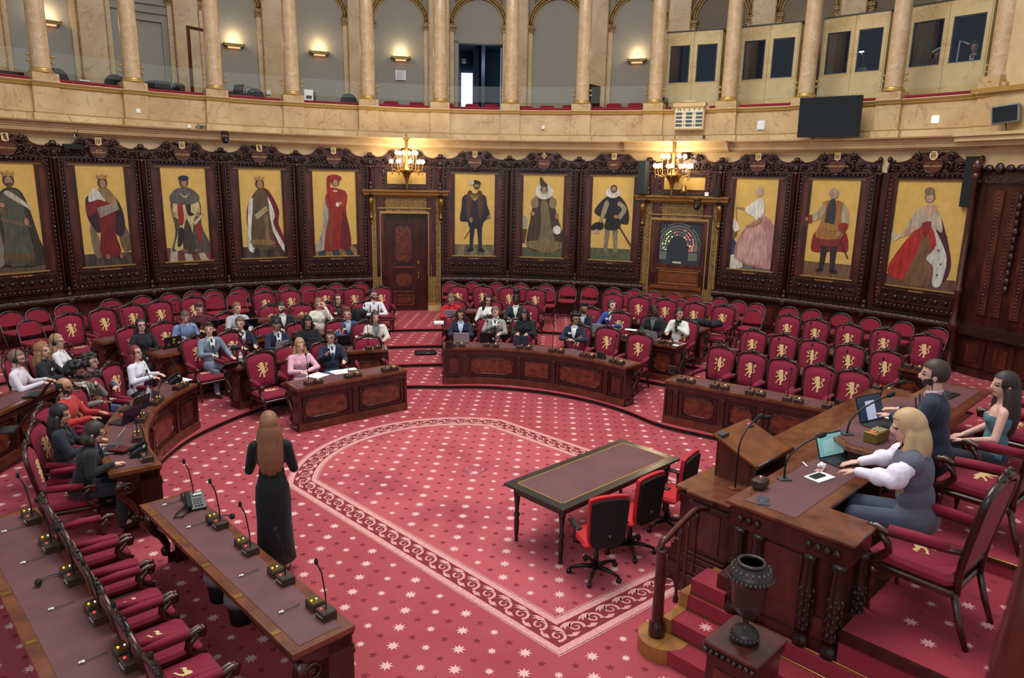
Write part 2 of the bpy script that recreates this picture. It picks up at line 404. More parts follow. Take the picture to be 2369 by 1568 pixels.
# ---- tiers
def tier(z0, z1, edge, name, step=None):
    """edge: list of points of the nosing, the tier lies beyond it out to the wall"""
    mb = MB(carpet); n = len(edge)
    out = []
    for x, y in edge:
        t = math.atan2(x, y); out.append((12.7*math.sin(t), 12.7*math.cos(t)))
    vs = [(x, y, z1) for x, y in edge]+[(x, y, z1) for x, y in out]
    mb.add(vs, [(i, i+1, n+i+1, n+i) for i in range(n-1)])
    mb.tube([(x*.998, y*.998, z1-.012) for x, y in edge], .013, 6)
    return mb
def polar(R, t0, t1, n=60): return [(R*math.sin(t0+(t1-t0)*i/n), R*math.cos(t0+(t1-t0)*i/n)) for i in range(n+1)]
RE = [None, None, 6.80, 8.26, 9.80]
E1full = [(-4.6, -6.5), (-5.1, -3.2), (-4.75, -1.6), (-3.95, -.95)]+E1S[6:]
edges = {1: E1full, 2: polar(6.80, -1.9, 1.9), 3: polar(8.26, -1.9, 1.8), 4: polar(9.80, -1.9, 1.7)}
for k in (1, 2, 3, 4):
    mb = tier(LV[k-1], LV[k], edges[k], 'tier'); E = edges[k]
    def ins(x, y, r, k=k):
        R = math.hypot(x, y); t = math.atan2(x, y)
        if R > 12.2: return False
        if k == 1: return R < 6.68 and not in_poly(x, y, E1POLY) and min(math.hypot(x-a, y-b) for a, b in E1S) > .1
        return RE[k]+.1 < R < (RE[k+1]-.1 if k < 4 else 12.2) 
    stars(mb, -10, 12, -4, 12.6, LV[k]+.0015, ins, (-.834, -.812))
    struct(mb.build('floor'))
    g = MB(blackm); g.add([(x, y, LV[k-1]) for x, y in E]+[(x, y, LV[k]-.02) for x, y in E], [(i, i+1, len(E)+i+1, len(E)+i) for i in range(len(E)-1)])
    g.use(grille_m)                                                 # pierced heating grille on the riser
    S = resample(E, int(sum(math.hypot(E[i+1][0]-E[i][0], E[i+1][1]-E[i][1]) for i in range(len(E)-1))/.085), False)
    for x, y, tx, ty in S:
        if math.hypot(x, y) > 10.5 or y < -2: continue
        o = .006; nx, ny = ty*o, -tx*o; h0, h1 = LV[k-1]+.012, LV[k]-.03; w = .036
        for sg in (1, -1):
            ax, ay, bx, by = x-tx*w*sg+nx, y-ty*w*sg+ny, x+tx*w*sg+nx, y+ty*w*sg+ny
            dd = .007
            g.add([(ax, ay, h0), (ax+tx*dd, ay+ty*dd, h0), (bx+tx*dd, by+ty*dd, h1), (bx, by, h1)], [(0, 1, 2, 3)])
    for zz in (LV[k-1]+.006, LV[k]-.028):
        g.tube([(x-ty*-.0, y, zz) for x, y in E], .007, 4)
    struct(g.build('trim_1'))
# ---- lower wall
def bay_mid(i): return (TH[i]+TH[i+1])/2
w = MB(wood)
for i in range(NB):
    a, b = TH[i], TH[i+1]; b = min(b, T1)
    if i in DOORS:
        m = .0185 if i == 7 else .0
        if i == 7: w.pbox(a, -.168, RW, RW+.2, .377, 3.34); w.pbox(-.046, b, RW, RW+.2, .377, 3.34); w.pbox(a, b, RW, RW+.2, 3.3, 4.66)
        else: w.pbox(a, b, RW, RW+.2, .377, 4.66)
    else: w.pbox(a, b, RW, RW+.2, .36, 4.66)
struct(w.build('wall_back'))
for i in range(NB):                                                  # pilaster strips and colonnettes between the bays
    t = TH[i]; p = MB(wood)
    if t > T1: continue
    p.pbox(t-.034, t-.011, RW-.05, RW, 1.44, 4.66); p.pbox(t+.011, t+.034, RW-.05, RW, 1.44, 4.66)
    p.use(wood2)
    for sg in (-1, 1): p.pbox(t+sg*.0225-.006, t+sg*.0225+.006, RW-.058, RW-.05, 1.8, 4.4)
    p.use(wood)
    M = onwall(t, RW-.06, 0); z0 = 1.44 if i not in (7, 8, 11, 12) else 4.0
    p.lathe([(.03, z0+.18), (.028, 4.55), (.05, 4.6), (.05, 4.66)], 8, M)
    p.use(carved); p.lathe([(.06, z0), (.075, z0+.03), (.045, z0+.06), (.05, z0+.12), (.065, z0+.15), (.03, z0+.2), (.02, z0+.24)], 8, M)
    p.ell((0, -.05, z0-.14), (.085, .06, .1), M=M); p.ell((-.04, -.08, z0-.1), (.04, .03, .04), M=M); p.ell((.04, -.08, z0-.1), (.04, .03, .04), M=M)
    struct(p.build('trim_2'))
r = MB(carvedm)
for i in range(NB):
    if i in DOORS: continue
    a, b = TH[i], min(TH[i+1], T1)
    if b <= a: continue
    R0 = RW
    r.use(carvedm); r.arc([(R0, 1.24), (R0-.09, 1.27), (R0-.13, 1.32), (R0-.13, 1.38), (R0-.1, 1.42), (R0-.12, 1.45), (R0, 1.45)], a, b)
    n = 40
    for q in range(n):
        t = a+(b-a)*(q+.5)/n; r.ell(((R0-.125)*math.sin(t), (R0-.125)*math.cos(t), 1.35), (.017, .017, .03), 6, 4)
    r.use(wood); r.pbox(a, b, R0-.03, R0, .36, .5)
    r.use(wood2)
    for s_, e_ in ((.08, .34), (.38, .62), (.66, .92)):
        ta, tb = a+(b-a)*s_, a+(b-a)*e_
        r.use(wood); r.pbox(ta, tb, R0-.025, R0, .56, 1.16); r.use(wood2); r.pbox(ta+.006, tb-.006, R0-.045, R0-.02, .64, 1.08)
struct(r.build('trim_3'))
# ---- smooth outline helper for painted shapes
def cat(P, k=4): 
    n = len(P); out = []
    for i in range(n):
        p0, p1, p2, p3 = P[i-1], P[i], P[(i+1) % n], P[(i+2) % n]
        for j in range(k):
            t = j/k; out.append(tuple(.5*((2*p1[c])+(-p0[c]+p2[c])*t+(2*p0[c]-5*p1[c]+4*p2[c]-p3[c])*t*t+(-p0[c]+3*p1[c]-3*p2[c]+p3[c])*t**3) for c in (0, 1)))
    return out
def paint(rgb): return mat('paint_%d_%d_%d' % rgb, rgb, .5, noise=(6, tuple(int(c*.68) for c in rgb), .35, .75, (2.2, 1, .5)), bump=('noise', 40, .15, .01))
class Canvas:
    def __init__(s): s.mb = MB(gold_bg); s.k = 0
    def sh(s, rgb, P, smooth=True, mirror=False):
        s.k += 1; s.mb.use(paint(rgb)); y = -.002-.0012*s.k; Q = cat(P) if smooth else P
        s.mb.add([(x, y, z) for x, z in Q], [tuple(range(len(Q)))])
        if mirror: s.mb.add([(-x, y, z) for x, z in Q], [tuple(range(len(Q)))])
SKIN = (176, 132, 100)
def el(cx, cz, rx, rz, n=14): return [(cx+rx*math.cos(2*PI*k/n), cz+rz*math.sin(2*PI*k/n)) for k in range(n)]
def head(c, x, z, hair=(60, 44, 34), r=.085, beard=None, face=SKIN):
    c.sh(hair, el(x, z+.01, r*1.15, r*1.35)); c.sh(face, el(x, z-.01, r*.8, r*1.05))
    if beard: c.sh(beard, el(x, z-r*.8, r*.7, r*.5))
    for sg in (-1, 1): c.sh((70, 50, 40), el(x+sg*r*.33, z+r*.12, r*.13, r*.07, 6), False)
    c.sh((130, 70, 60), el(x, z-r*.5, r*.25, r*.06, 6), False)
def crown(c, x, z, rgb=(170, 132, 70), w=.1):
    c.sh(rgb, [(x-w, z), (x-w*1.35, z+.11), (x-w*.6, z+.07), (x, z+.14), (x+w*.6, z+.07), (x+w*1.35, z+.11), (x+w, z)], False)
def ground(c, rgb, h, rgb2=None):
    c.sh(rgb, [(-.74, 0), (.74, 0), (.74, h), (-.74, h)], False)
    if rgb2:
        for k in range(4): c.sh(rgb2, [(-.7+.4*k, 0), (-.5+.4*k, 0), (-.45+.3*k, h), (-.58+.3*k, h)], False)
def legs(c, rgb, x=0, top=.9, shoe=(40, 34, 32), w=.07, sp=.11):
    for sg in (-1, 1):
        c.sh(rgb, [(x+sg*.03, top), (x+sg*(.03+w*1.6), top), (x+sg*(sp+w*.6), .5), (x+sg*(sp+w*.5), .2), (x+sg*(sp-w*.4), .2), (x+sg*(sp-w*.8), .5)])
        c.sh(shoe, [(x+sg*(sp-.05), .22), (x+sg*(sp+.05), .22), (x+sg*(sp+.14), .13), (x+sg*(sp+.02), .11), (x+sg*(sp-.06), .16)])
def p_a(c):   # grey-green robe, long hair, crown, scroll on shoulder
    ground(c, (96, 78, 60), .3); c.sh((58, 48, 40), [(-.12, 1.85), (.2, 1.82), (.36, 1.4), (.5, .7), (.66, .2), (.3, .1), (-.2, .12), (-.6, .2), (-.42, .9), (-.34, 1.5)])
    c.sh((128, 118, 100), [(-.36, 1.2), (-.28, .8), (-.3, .2), (-.62, .18), (-.44, .7)]); c.sh((84, 84, 68), [(-.14, 1.78), (.18, 1.78), (.26, 1.3), (.3, .8), (.32, .22), (-.26, .22), (-.22, .9), (-.24, 1.4)])
    c.sh((190, 178, 156), [(-.1, 1.72), (.3, 1.44), (.38, 1.34), (.34, 1.5), (-.02, 1.8)]); c.sh((110, 86, 60), [(-.6, 1.78), (-.52, 1.84), (-.1, 1.35), (-.18, 1.26)], False)
    c.sh((112, 92, 66), [(-.2, 1.22), (.3, 1.06), (.3, 1.0), (-.2, 1.14)]); c.sh((104, 78, 50), [(-.22, .42), (.3, .4), (.3, .26), (-.22, .28)])
    head(c, .0, 2.02, (56, 42, 34), .1, (92, 66, 46)); crown(c, 0, 2.12); c.sh(SKIN, el(.26, 1.12, .05, .08)); c.sh(SKIN, el(-.2, 1.5, .06, .05))
    for x in (-.12, .24): c.sh((90, 66, 48), el(x, .18, .08, .06))
def p_b(c):   # red robe with ermine shoulder, open document
    ground(c, (64, 50, 46), .3, (86, 70, 58)); c.sh((124, 108, 88), [(-.26, 1.0), (-.12, .3), (-.3, .26), (-.36, .9)]); c.sh((110, 92, 66), [(.3, 1.3), (.62, .5), (.4, .32), (.3, .7)])
    c.sh((52, 30, 40), [(-.3, 1.7), (.2, 1.72), (.42, 1.4), (.46, .9), (.3, .7), (0, 1.1), (-.16, .8), (-.36, 1.1), (-.4, 1.5)])
    c.sh((122, 26, 26), [(-.16, 1.5), (.24, 1.5), (.22, .8), (.3, .28), (-.16, .25), (-.12, .9)]); c.sh((130, 30, 28), [(-.36, 1.5), (-.1, 1.6), (.1, 1.5), (-.1, 1.38), (-.36, 1.2)])
    c.sh((214, 206, 190), [(-.34, 1.55), (-.24, 1.84), (-.1, 1.82), (.06, 1.56), (-.1, 1.6)]); c.sh((150, 118, 74), [(-.08, 1.86), (.16, 1.84), (.34, 1.5), (.1, 1.54)])
    c.sh((150, 138, 120), [(-.16, 1.4), (.32, 1.54), (.36, 1.36), (-.1, 1.16)], False); head(c, .03, 1.98, (58, 40, 32), .095); crown(c, .03, 2.08)
    for x in (-.02, .3): c.sh((140, 100, 74), el(x, .22, .05, .07))
def p_c(c):   # heraldic yellow tabard, grey fur collar, black cap
    ground(c, (178, 166, 140), .35, (120, 60, 50)); c.sh((88, 76, 66), [(-.34, 1.6), (.34, 1.6), (.38, .9), (.6, .3), (.3, .2), (-.2, .3), (-.42, .28), (-.3, .8)])
    c.sh((206, 184, 130), [(-.22, 1.7), (.26, 1.7), (.36, 1.25), (.2, 1.1), (.1, .6), (-.1, .32), (-.36, .34), (-.16, 1.0), (-.34, 1.2)]); c.sh((70, 56, 46), [(.0, 1.1), (.2, .25), (-.14, .3)])
    for P in ([(-.2, 1.5), (-.1, 1.55), (-.06, 1.2), (-.1, .95), (-.2, 1.0)], [(.2, 1.0), (.28, 1.1), (.36, .6), (.28, .5)]): c.sh((168, 40, 34), P)
    for P in ([(.0, 1.62), (.14, 1.6), (.12, 1.3), (.2, 1.2), (.04, 1.2)], [(-.2, .85), (-.08, .8), (-.16, .45), (-.28, .4)]): c.sh((44, 34, 32), P)
    c.sh((98, 90, 82), [(-.16, 1.88), (.14, 1.88), (.36, 1.68), (.3, 1.52), (0, 1.46), (-.34, 1.52), (-.36, 1.7)]); c.sh((190, 164, 110), [(-.16, 1.8), (0, 1.62), (.16, 1.8), (.1, 1.74), (0, 1.68), (-.1, 1.74)])
    head(c, 0, 2.02, (52, 34, 28), .095); c.sh((40, 36, 42), el(0, 2.13, .13, .07)); c.sh((212, 196, 160), [(.14, .98), (.42, 1.24), (.46, 1.2), (.2, .92)], False)
    for sg in (-1, 1): c.sh(SKIN, el(sg*.3, 1.2, .05, .07)); c.sh((124, 92, 70), el(sg*.16+.05, .26, .09, .05))
def p_d(c):   # red cloak lined with ermine, brown tunic, crown
    ground(c, (84, 66, 52), .3, (60, 46, 40)); c.sh((112, 24, 30), [(-.1, 1.85), (.2, 1.84), (.46, 1.3), (.44, .9), (.7, .2), (.4, .3), (-.3, .5), (-.4, 1.3)])
    c.sh((222, 216, 204), [(-.34, 1.5), (-.22, 1.6), (-.2, .9), (-.24, .2), (-.42, .26), (-.4, .9)]); c.sh((222, 216, 204), [(.16, 1.7), (.34, 1.2), (.3, .9), (.62, .22), (.5, .22), (.2, .9), (.14, 1.3)])
    c.sh((98, 76, 50), [(-.16, 1.8), (.14, 1.8), (.2, 1.2), (.26, .3), (-.3, .3), (-.26, 1.2)]); c.sh((140, 108, 62), [(-.3, .5), (.26, .46), (.26, .34), (-.3, .38)]); c.sh((140, 108, 62), [(.06, 1.1), (.14, 1.1), (.16, .4), (.08, .4)])
    c.sh((188, 168, 124), [(-.2, 1.18), (.12, 1.42), (.16, 1.3), (-.14, 1.04)], False); head(c, -.02, 2.0, (62, 40, 30), .1); crown(c, -.02, 2.1); c.sh(SKIN, el(.1, 1.3, .07, .045))
    for x in (-.2, .2): c.sh((70, 54, 44), el(x, .22, .08, .05))
def p_e(c):   # scarlet gown and chaperon, grey lining
    ground(c, (52, 60, 66), .32, (150, 108, 66)); c.sh((170, 160, 148), [(-.26, 1.7), (-.1, 1.6), (-.16, .7), (-.3, .2), (-.66, .16), (-.4, .6)])
    c.sh((152, 36, 26), [(-.18, 1.88), (.14, 1.9), (.34, 1.75), (.3, 1.2), (.4, .3), (.1, .2), (-.3, .14), (-.3, .5), (-.18, 1.2)]); c.sh((112, 24, 34), [(.2, 1.2), (.3, 1.2), (.42, .3), (.12, .24)])
    c.sh((134, 66, 40), [(-.16, 1.3), (-.08, 1.3), (-.1, .3), (-.22, .3)]); c.sh((158, 40, 30), [(-.24, 1.7), (-.1, 1.78), (.16, 1.5), (.1, 1.38), (-.2, 1.36)]); head(c, .04, 2.08, (60, 44, 34), .09)
    c.sh((150, 30, 28), [(-.2, 2.1), (-.16, 2.26), (.06, 2.3), (.2, 2.22), (.16, 2.14), (-.04, 2.14), (-.12, 1.9), (-.08, 1.5), (-.16, 1.5), (-.2, 1.8)]); c.sh((204, 180, 140), el(.02, 1.84, .07, .03)); c.sh(SKIN, el(.14, 1.5, .06, .05)); c.sh((224, 210, 190), el(.07, 1.46, .05, .06))
def p_f(c):   # black doublet with puffed sleeves, dark hose, sword
    ground(c, (132, 118, 86), .33, (104, 94, 76)); c.sh((92, 70, 40), [(-.3, .5), (.1, 1.2), (.13, 1.18), (-.28, .48)], False); legs(c, (34, 36, 50), .04, .95, (28, 28, 36), .08, .13)
    c.sh((38, 34, 46), [(-.3, 1.78), (.26, 1.8), (.36, 1.5), (.44, 1.2), (.26, 1.0), (.2, .82), (-.14, .84), (-.2, 1.0), (-.42, 1.04), (-.38, 1.4)]); c.sh((92, 52, 40), [(-.2, 1.88), (-.06, 1.84), (-.12, 1.2), (-.2, 1.1), (-.24, 1.5)], mirror=True)
    c.sh((190, 156, 92), [(-.14, 1.8), (0, 1.62), (.14, 1.8), (.1, 1.74), (0, 1.68), (-.1, 1.74)]); head(c, .06, 2.06, (46, 34, 30), .085, (84, 54, 36)); c.sh((30, 28, 34), [(-.06, 2.12), (0, 2.22), (.14, 2.18), (.16, 2.1)]); c.sh((206, 196, 172), el(-.1, 2.14, .08, .07))
    c.sh(SKIN, el(-.1, 1.06, .05, .08)); c.sh(SKIN, el(.42, 1.16, .05, .05))
def p_g(c):   # dark brocade gown, great ruff, table
    ground(c, (84, 92, 62), .28); c.sh((164, 162, 132), [(-.74, 1.2), (-.5, 1.22), (-.42, 1.1), (-.46, .85), (-.74, .9)], False); c.sh((98, 62, 40), [(-.74, .85), (-.44, .82), (-.5, .4), (-.74, .38)], False)
    c.sh((72, 54, 38), [(-.2, 1.8), (.22, 1.8), (.42, 1.2), (.6, .7), (.62, .3), (.2, .16), (-.3, .2), (-.46, .4), (-.38, 1.0)]); c.sh((124, 108, 78), [(-.06, 1.6), (.12, 1.6), (.26, .9), (.4, .2), (-.12, .2), (-.04, .9)])
    c.sh((132, 112, 74), [(-.36, .48), (.6, .46), (.62, .3), (.1, .16), (-.42, .3)]); c.sh((142, 120, 84), [(-.34, 1.66), (-.18, 1.8), (-.14, 1.5), (-.3, 1.46)]); c.sh((142, 120, 84), [(.38, 1.66), (.22, 1.8), (.18, 1.5), (.34, 1.46)])
    c.sh((222, 216, 200), el(.02, 1.93, .25, .23, 20)); c.sh((190, 180, 160), el(.02, 1.95, .13, .13)); head(c, .02, 1.99, (66, 46, 36), .085); c.sh((74, 48, 36), [(-.08, 2.08), (-.1, 2.36), (.02, 2.22), (.12, 2.1)])
    c.sh(SKIN, el(-.3, 1.28, .07, .06)); c.sh(SKIN, el(.4, 1.22, .05, .08)); c.sh((226, 222, 208), el(.42, .82, .12, .13))
def p_h(c):   # black cape and doublet, ruff, grey hose
    ground(c, (92, 94, 66), .34); legs(c, (132, 122, 98), 0, .98, (120, 96, 66), .085, .14)
    c.sh((46, 38, 38), [(-.14, 1.84), (.2, 1.84), (.44, 1.5), (.48, 1.1), (.3, 1.06), (-.2, 1.2), (-.5, 1.36), (-.4, 1.6)]); c.sh((30, 28, 32), [(-.16, 1.8), (.18, 1.8), (.16, 1.3), (.26, 1.0), (.1, .88), (-.2, .92), (-.14, 1.3)])
    c.sh((158, 144, 116), [(.2, 1.7), (.4, 1.5), (.26, 1.2), (.16, 1.28), (.28, 1.48), (.14, 1.6)]); c.sh((158, 144, 116), [(-.2, 1.7), (-.34, 1.2), (-.26, 1.14), (-.1, 1.6)]); c.sh((222, 216, 202), el(0, 1.94, .2, .15, 18)); head(c, .02, 2.04, (60, 48, 40), .085, (100, 74, 54))
    c.sh((30, 26, 28), [(-.5, 1.05), (-.26, 1.1), (-.24, .9), (-.5, .86), (-.6, .9)]); c.sh((196, 170, 156), el(-.42, .82, .07, .06)); c.sh((60, 46, 38), [(.1, 1.2), (.6, .45), (.56, .43), (.08, 1.16)], False); c.sh(SKIN, el(-.3, 1.14, .05, .06)); c.sh(SKIN, el(.12, 1.26, .06, .05))
def p_i(c):   # pink court dress, white shawl, blue drapery
    ground(c, (110, 96, 92), .3); c.sh((48, 66, 92), [(-.74, .9), (-.5, .8), (-.38, .5), (-.5, .2), (-.74, .3)]); c.sh((214, 206, 186), [(-.7, .3), (-.4, .36), (-.2, .05), (-.7, .02)]); c.sh((120, 92, 50), [(-.74, 1.3), (-.5, 1.3), (-.42, .9), (-.6, .8), (-.74, .9)])
    c.sh((186, 134, 128), [(.0, 1.3), (.3, 1.45), (.6, 1.1), (.68, .6), (.66, .1), (.1, .1), (-.44, .3), (-.36, .9)]); c.sh((206, 160, 150), [(-.1, 1.15), (.2, 1.2), (.4, .7), (.3, .15), (-.36, .32), (-.3, .8)])
    c.sh((198, 154, 144), [(.04, 1.84), (.2, 1.86), (.26, 1.4), (.02, 1.38)]); c.sh((232, 226, 214), [(-.06, 1.8), (.16, 1.9), (.24, 1.6), (.1, 1.3), (.0, 1.4), (-.2, 1.5), (-.26, 1.62)]); c.sh((226, 218, 198), [(-.66, 1.3), (-.5, 1.34), (-.34, 1.06), (-.5, .98)], False)
    c.sh(SKIN, [(-.3, 1.64), (-.5, 1.66), (-.5, 1.62), (-.3, 1.58)]); c.sh((150, 110, 60), [(-.5, 1.64), (-.46, 1.3), (-.48, 1.3), (-.52, 1.64)], False); head(c, .08, 2.06, (176, 168, 156), .095, face=(206, 168, 146)); c.sh(SKIN, [(.14, 1.4), (.0, 1.24), (-.2, 1.18), (-.18, 1.14), (.06, 1.18), (.2, 1.34)])
def p_j(c):   # uniform coat with red facings, high boots
    ground(c, (118, 84, 60), .36); c.sh((142, 34, 36), [(-.34, 1.15), (.3, 1.2), (.46, .7), (.2, .66), (-.3, .6), (-.44, .7)]); c.sh((60, 46, 40), [(.22, 1.0), (.5, .5), (.46, .5), (.2, .96)], False); legs(c, (48, 40, 38), 0, .95, (40, 32, 30), .1, .13); c.sh((134, 50, 42), [(-.24, 1.15), (.24, 1.15), (.22, .82), (.02, .78), (-.22, .82)])
    c.sh((164, 112, 56), [(-.26, 1.86), (.22, 1.86), (.3, 1.4), (.26, 1.0), (-.34, .98), (-.26, 1.4)]); c.sh((176, 160, 128), [(-.24, 1.84), (-.4, 1.6), (-.6, 1.48), (-.54, 1.36), (-.3, 1.44), (-.2, 1.66)]); c.sh((176, 160, 128), [(.24, 1.84), (.38, 1.6), (.38, 1.3), (.24, 1.26), (.22, 1.6)])
    c.sh((58, 54, 60), [(-.12, 1.86), (.04, 1.88), (.06, 1.3), (-.16, 1.28)]); c.sh((150, 48, 36), [(-.62, 1.5), (-.5, 1.52), (-.48, 1.34), (-.6, 1.34)]); c.sh((150, 48, 36), [(.22, 1.36), (.4, 1.34), (.32, 1.14), (.16, 1.2)]); c.sh((170, 124, 66), [(-.2, 1.36), (.14, 1.28), (.14, 1.16), (-.2, 1.22)])
    head(c, -.02, 2.06, (160, 150, 136), .095, face=(190, 148, 122)); c.sh((64, 64, 60), [(-.74, 1.62), (-.68, 1.64), (-.56, 1.24), (-.62, 1.22)], False); c.sh(SKIN, el(-.62, 1.42, .05, .05)); c.sh(SKIN, el(.2, 1.1, .05, .07))
def p_k(c):   # red and brown court gown, ermine, fan
    ground(c, (104, 72, 58), .26); c.sh((84, 36, 44), [(.2, 1.7), (.4, 1.3), (.6, .6), (.5, .2), (.3, .6)]); c.sh((178, 44, 34), [(-.14, 1.36), (.14, 1.36), (.34, .8), (.36, .2), (-.2, .12), (-.68, .3), (-.46, .9)]); c.sh((124, 86, 62), [(-.02, 1.3), (.06, 1.3), (.2, .7), (.26, .12), (-.3, .1), (-.1, .8)])
    c.sh((206, 206, 190), [(.14, 1.4), (.34, 1.1), (.5, .7), (.46, .14), (.3, .1), (.26, .5), (.1, .7), (.26, 1.0)]); c.sh((186, 172, 148), [(-.26, 1.7), (0, 1.84), (.24, 1.7), (.34, 1.3), (.2, 1.36), (0, 1.44), (-.2, 1.3), (-.42, 1.24)]); c.sh((206, 164, 140), [(-.14, 1.82), (.0, 1.6), (.16, 1.82), (.04, 1.9)])
    c.sh((140, 34, 36), [(-.08, 1.46), (.1, 1.5), (.04, 1.2), (-.02, 1.2)]); c.sh((196, 152, 126), [(-.28, 1.4), (-.48, 1.18), (-.44, 1.12), (-.2, 1.3)]); c.sh((216, 200, 170), [(-.46, 1.16), (-.74, 1.24), (-.62, 1.0)], False); head(c, 0, 2.04, (130, 108, 84), .09, face=(206, 164, 140)); c.sh((130, 108, 84), el(-.02, 2.18, .1, .09))
    for x, z in ((.3, .9), (.38, .6), (.34, .35), (.42, 1.2)): c.sh((40, 32, 32), [(x, z), (x+.04, z+.02), (x+.02, z-.04)], False)
PAINT = {2: (p_a, 'PHILIPPE D\'ALSACE', 'Philips van den Elzas', 'portrait of a bearded crowned figure in grey-green robe, at the left edge', 'lion'),
 3: (p_b, 'JEAN I\nDE BRABANT', 'Jan I Hertog van Brabant', 'portrait of a crowned figure in red robe with open document', 'quarters'),
 4: (p_c, 'GUILLAUME', 'Willem de Goede', 'portrait of a figure in black cap and yellow heraldic tabard', 'quarters'),
 5: (p_d, 'PHILIPPE LE HARDI', 'Philips de Stoute', 'portrait of a crowned figure in a red cloak lined with ermine', 'lion'),
 6: (p_e, 'PHILIPPE LE BON', 'Philips de Goede', 'portrait of a figure all in scarlet with a red turban-like hood', 'quarters'),
 8: (p_f, 'CHARLES QUINT', 'Keizer Karel V', 'portrait of a bearded man in dark doublet and feathered cap', 'bars'),
 9: (p_g, 'ISABELLE', 'Isabella', 'portrait of a lady in dark gown and huge white ruff', 'lozenge'),
 10: (p_h, 'ALBERT', 'Albrecht', 'portrait of a man in black cape, white ruff and pale hose', 'quarters'),
 12: (p_i, 'MARIE-THERESE', 'Maria Theresia', 'portrait of a lady in wide pink dress and white shawl', 'bars'),
 13: (p_j, 'CHARLES DE LORRAINE', 'Karel van Lotharingen', 'portrait of an officer in uniform coat and high boots', 'bars'),
 14: (p_k, 'MARIE-CHRISTINE', 'Maria Christina', 'portrait of a lady in red and brown gown with an ermine train', 'oval')}
def rectframe(mb, x0, x1, z0, z1, w, y0, y1):
    for a, b, c, d in ((x0, x0+w, z0, z1), (x1-w, x1, z0, z1), (x0+w, x1-w, z1-w, z1), (x0+w, x1-w, z0, z0+w)): mb.box(a, b, y0, y1, c, d)
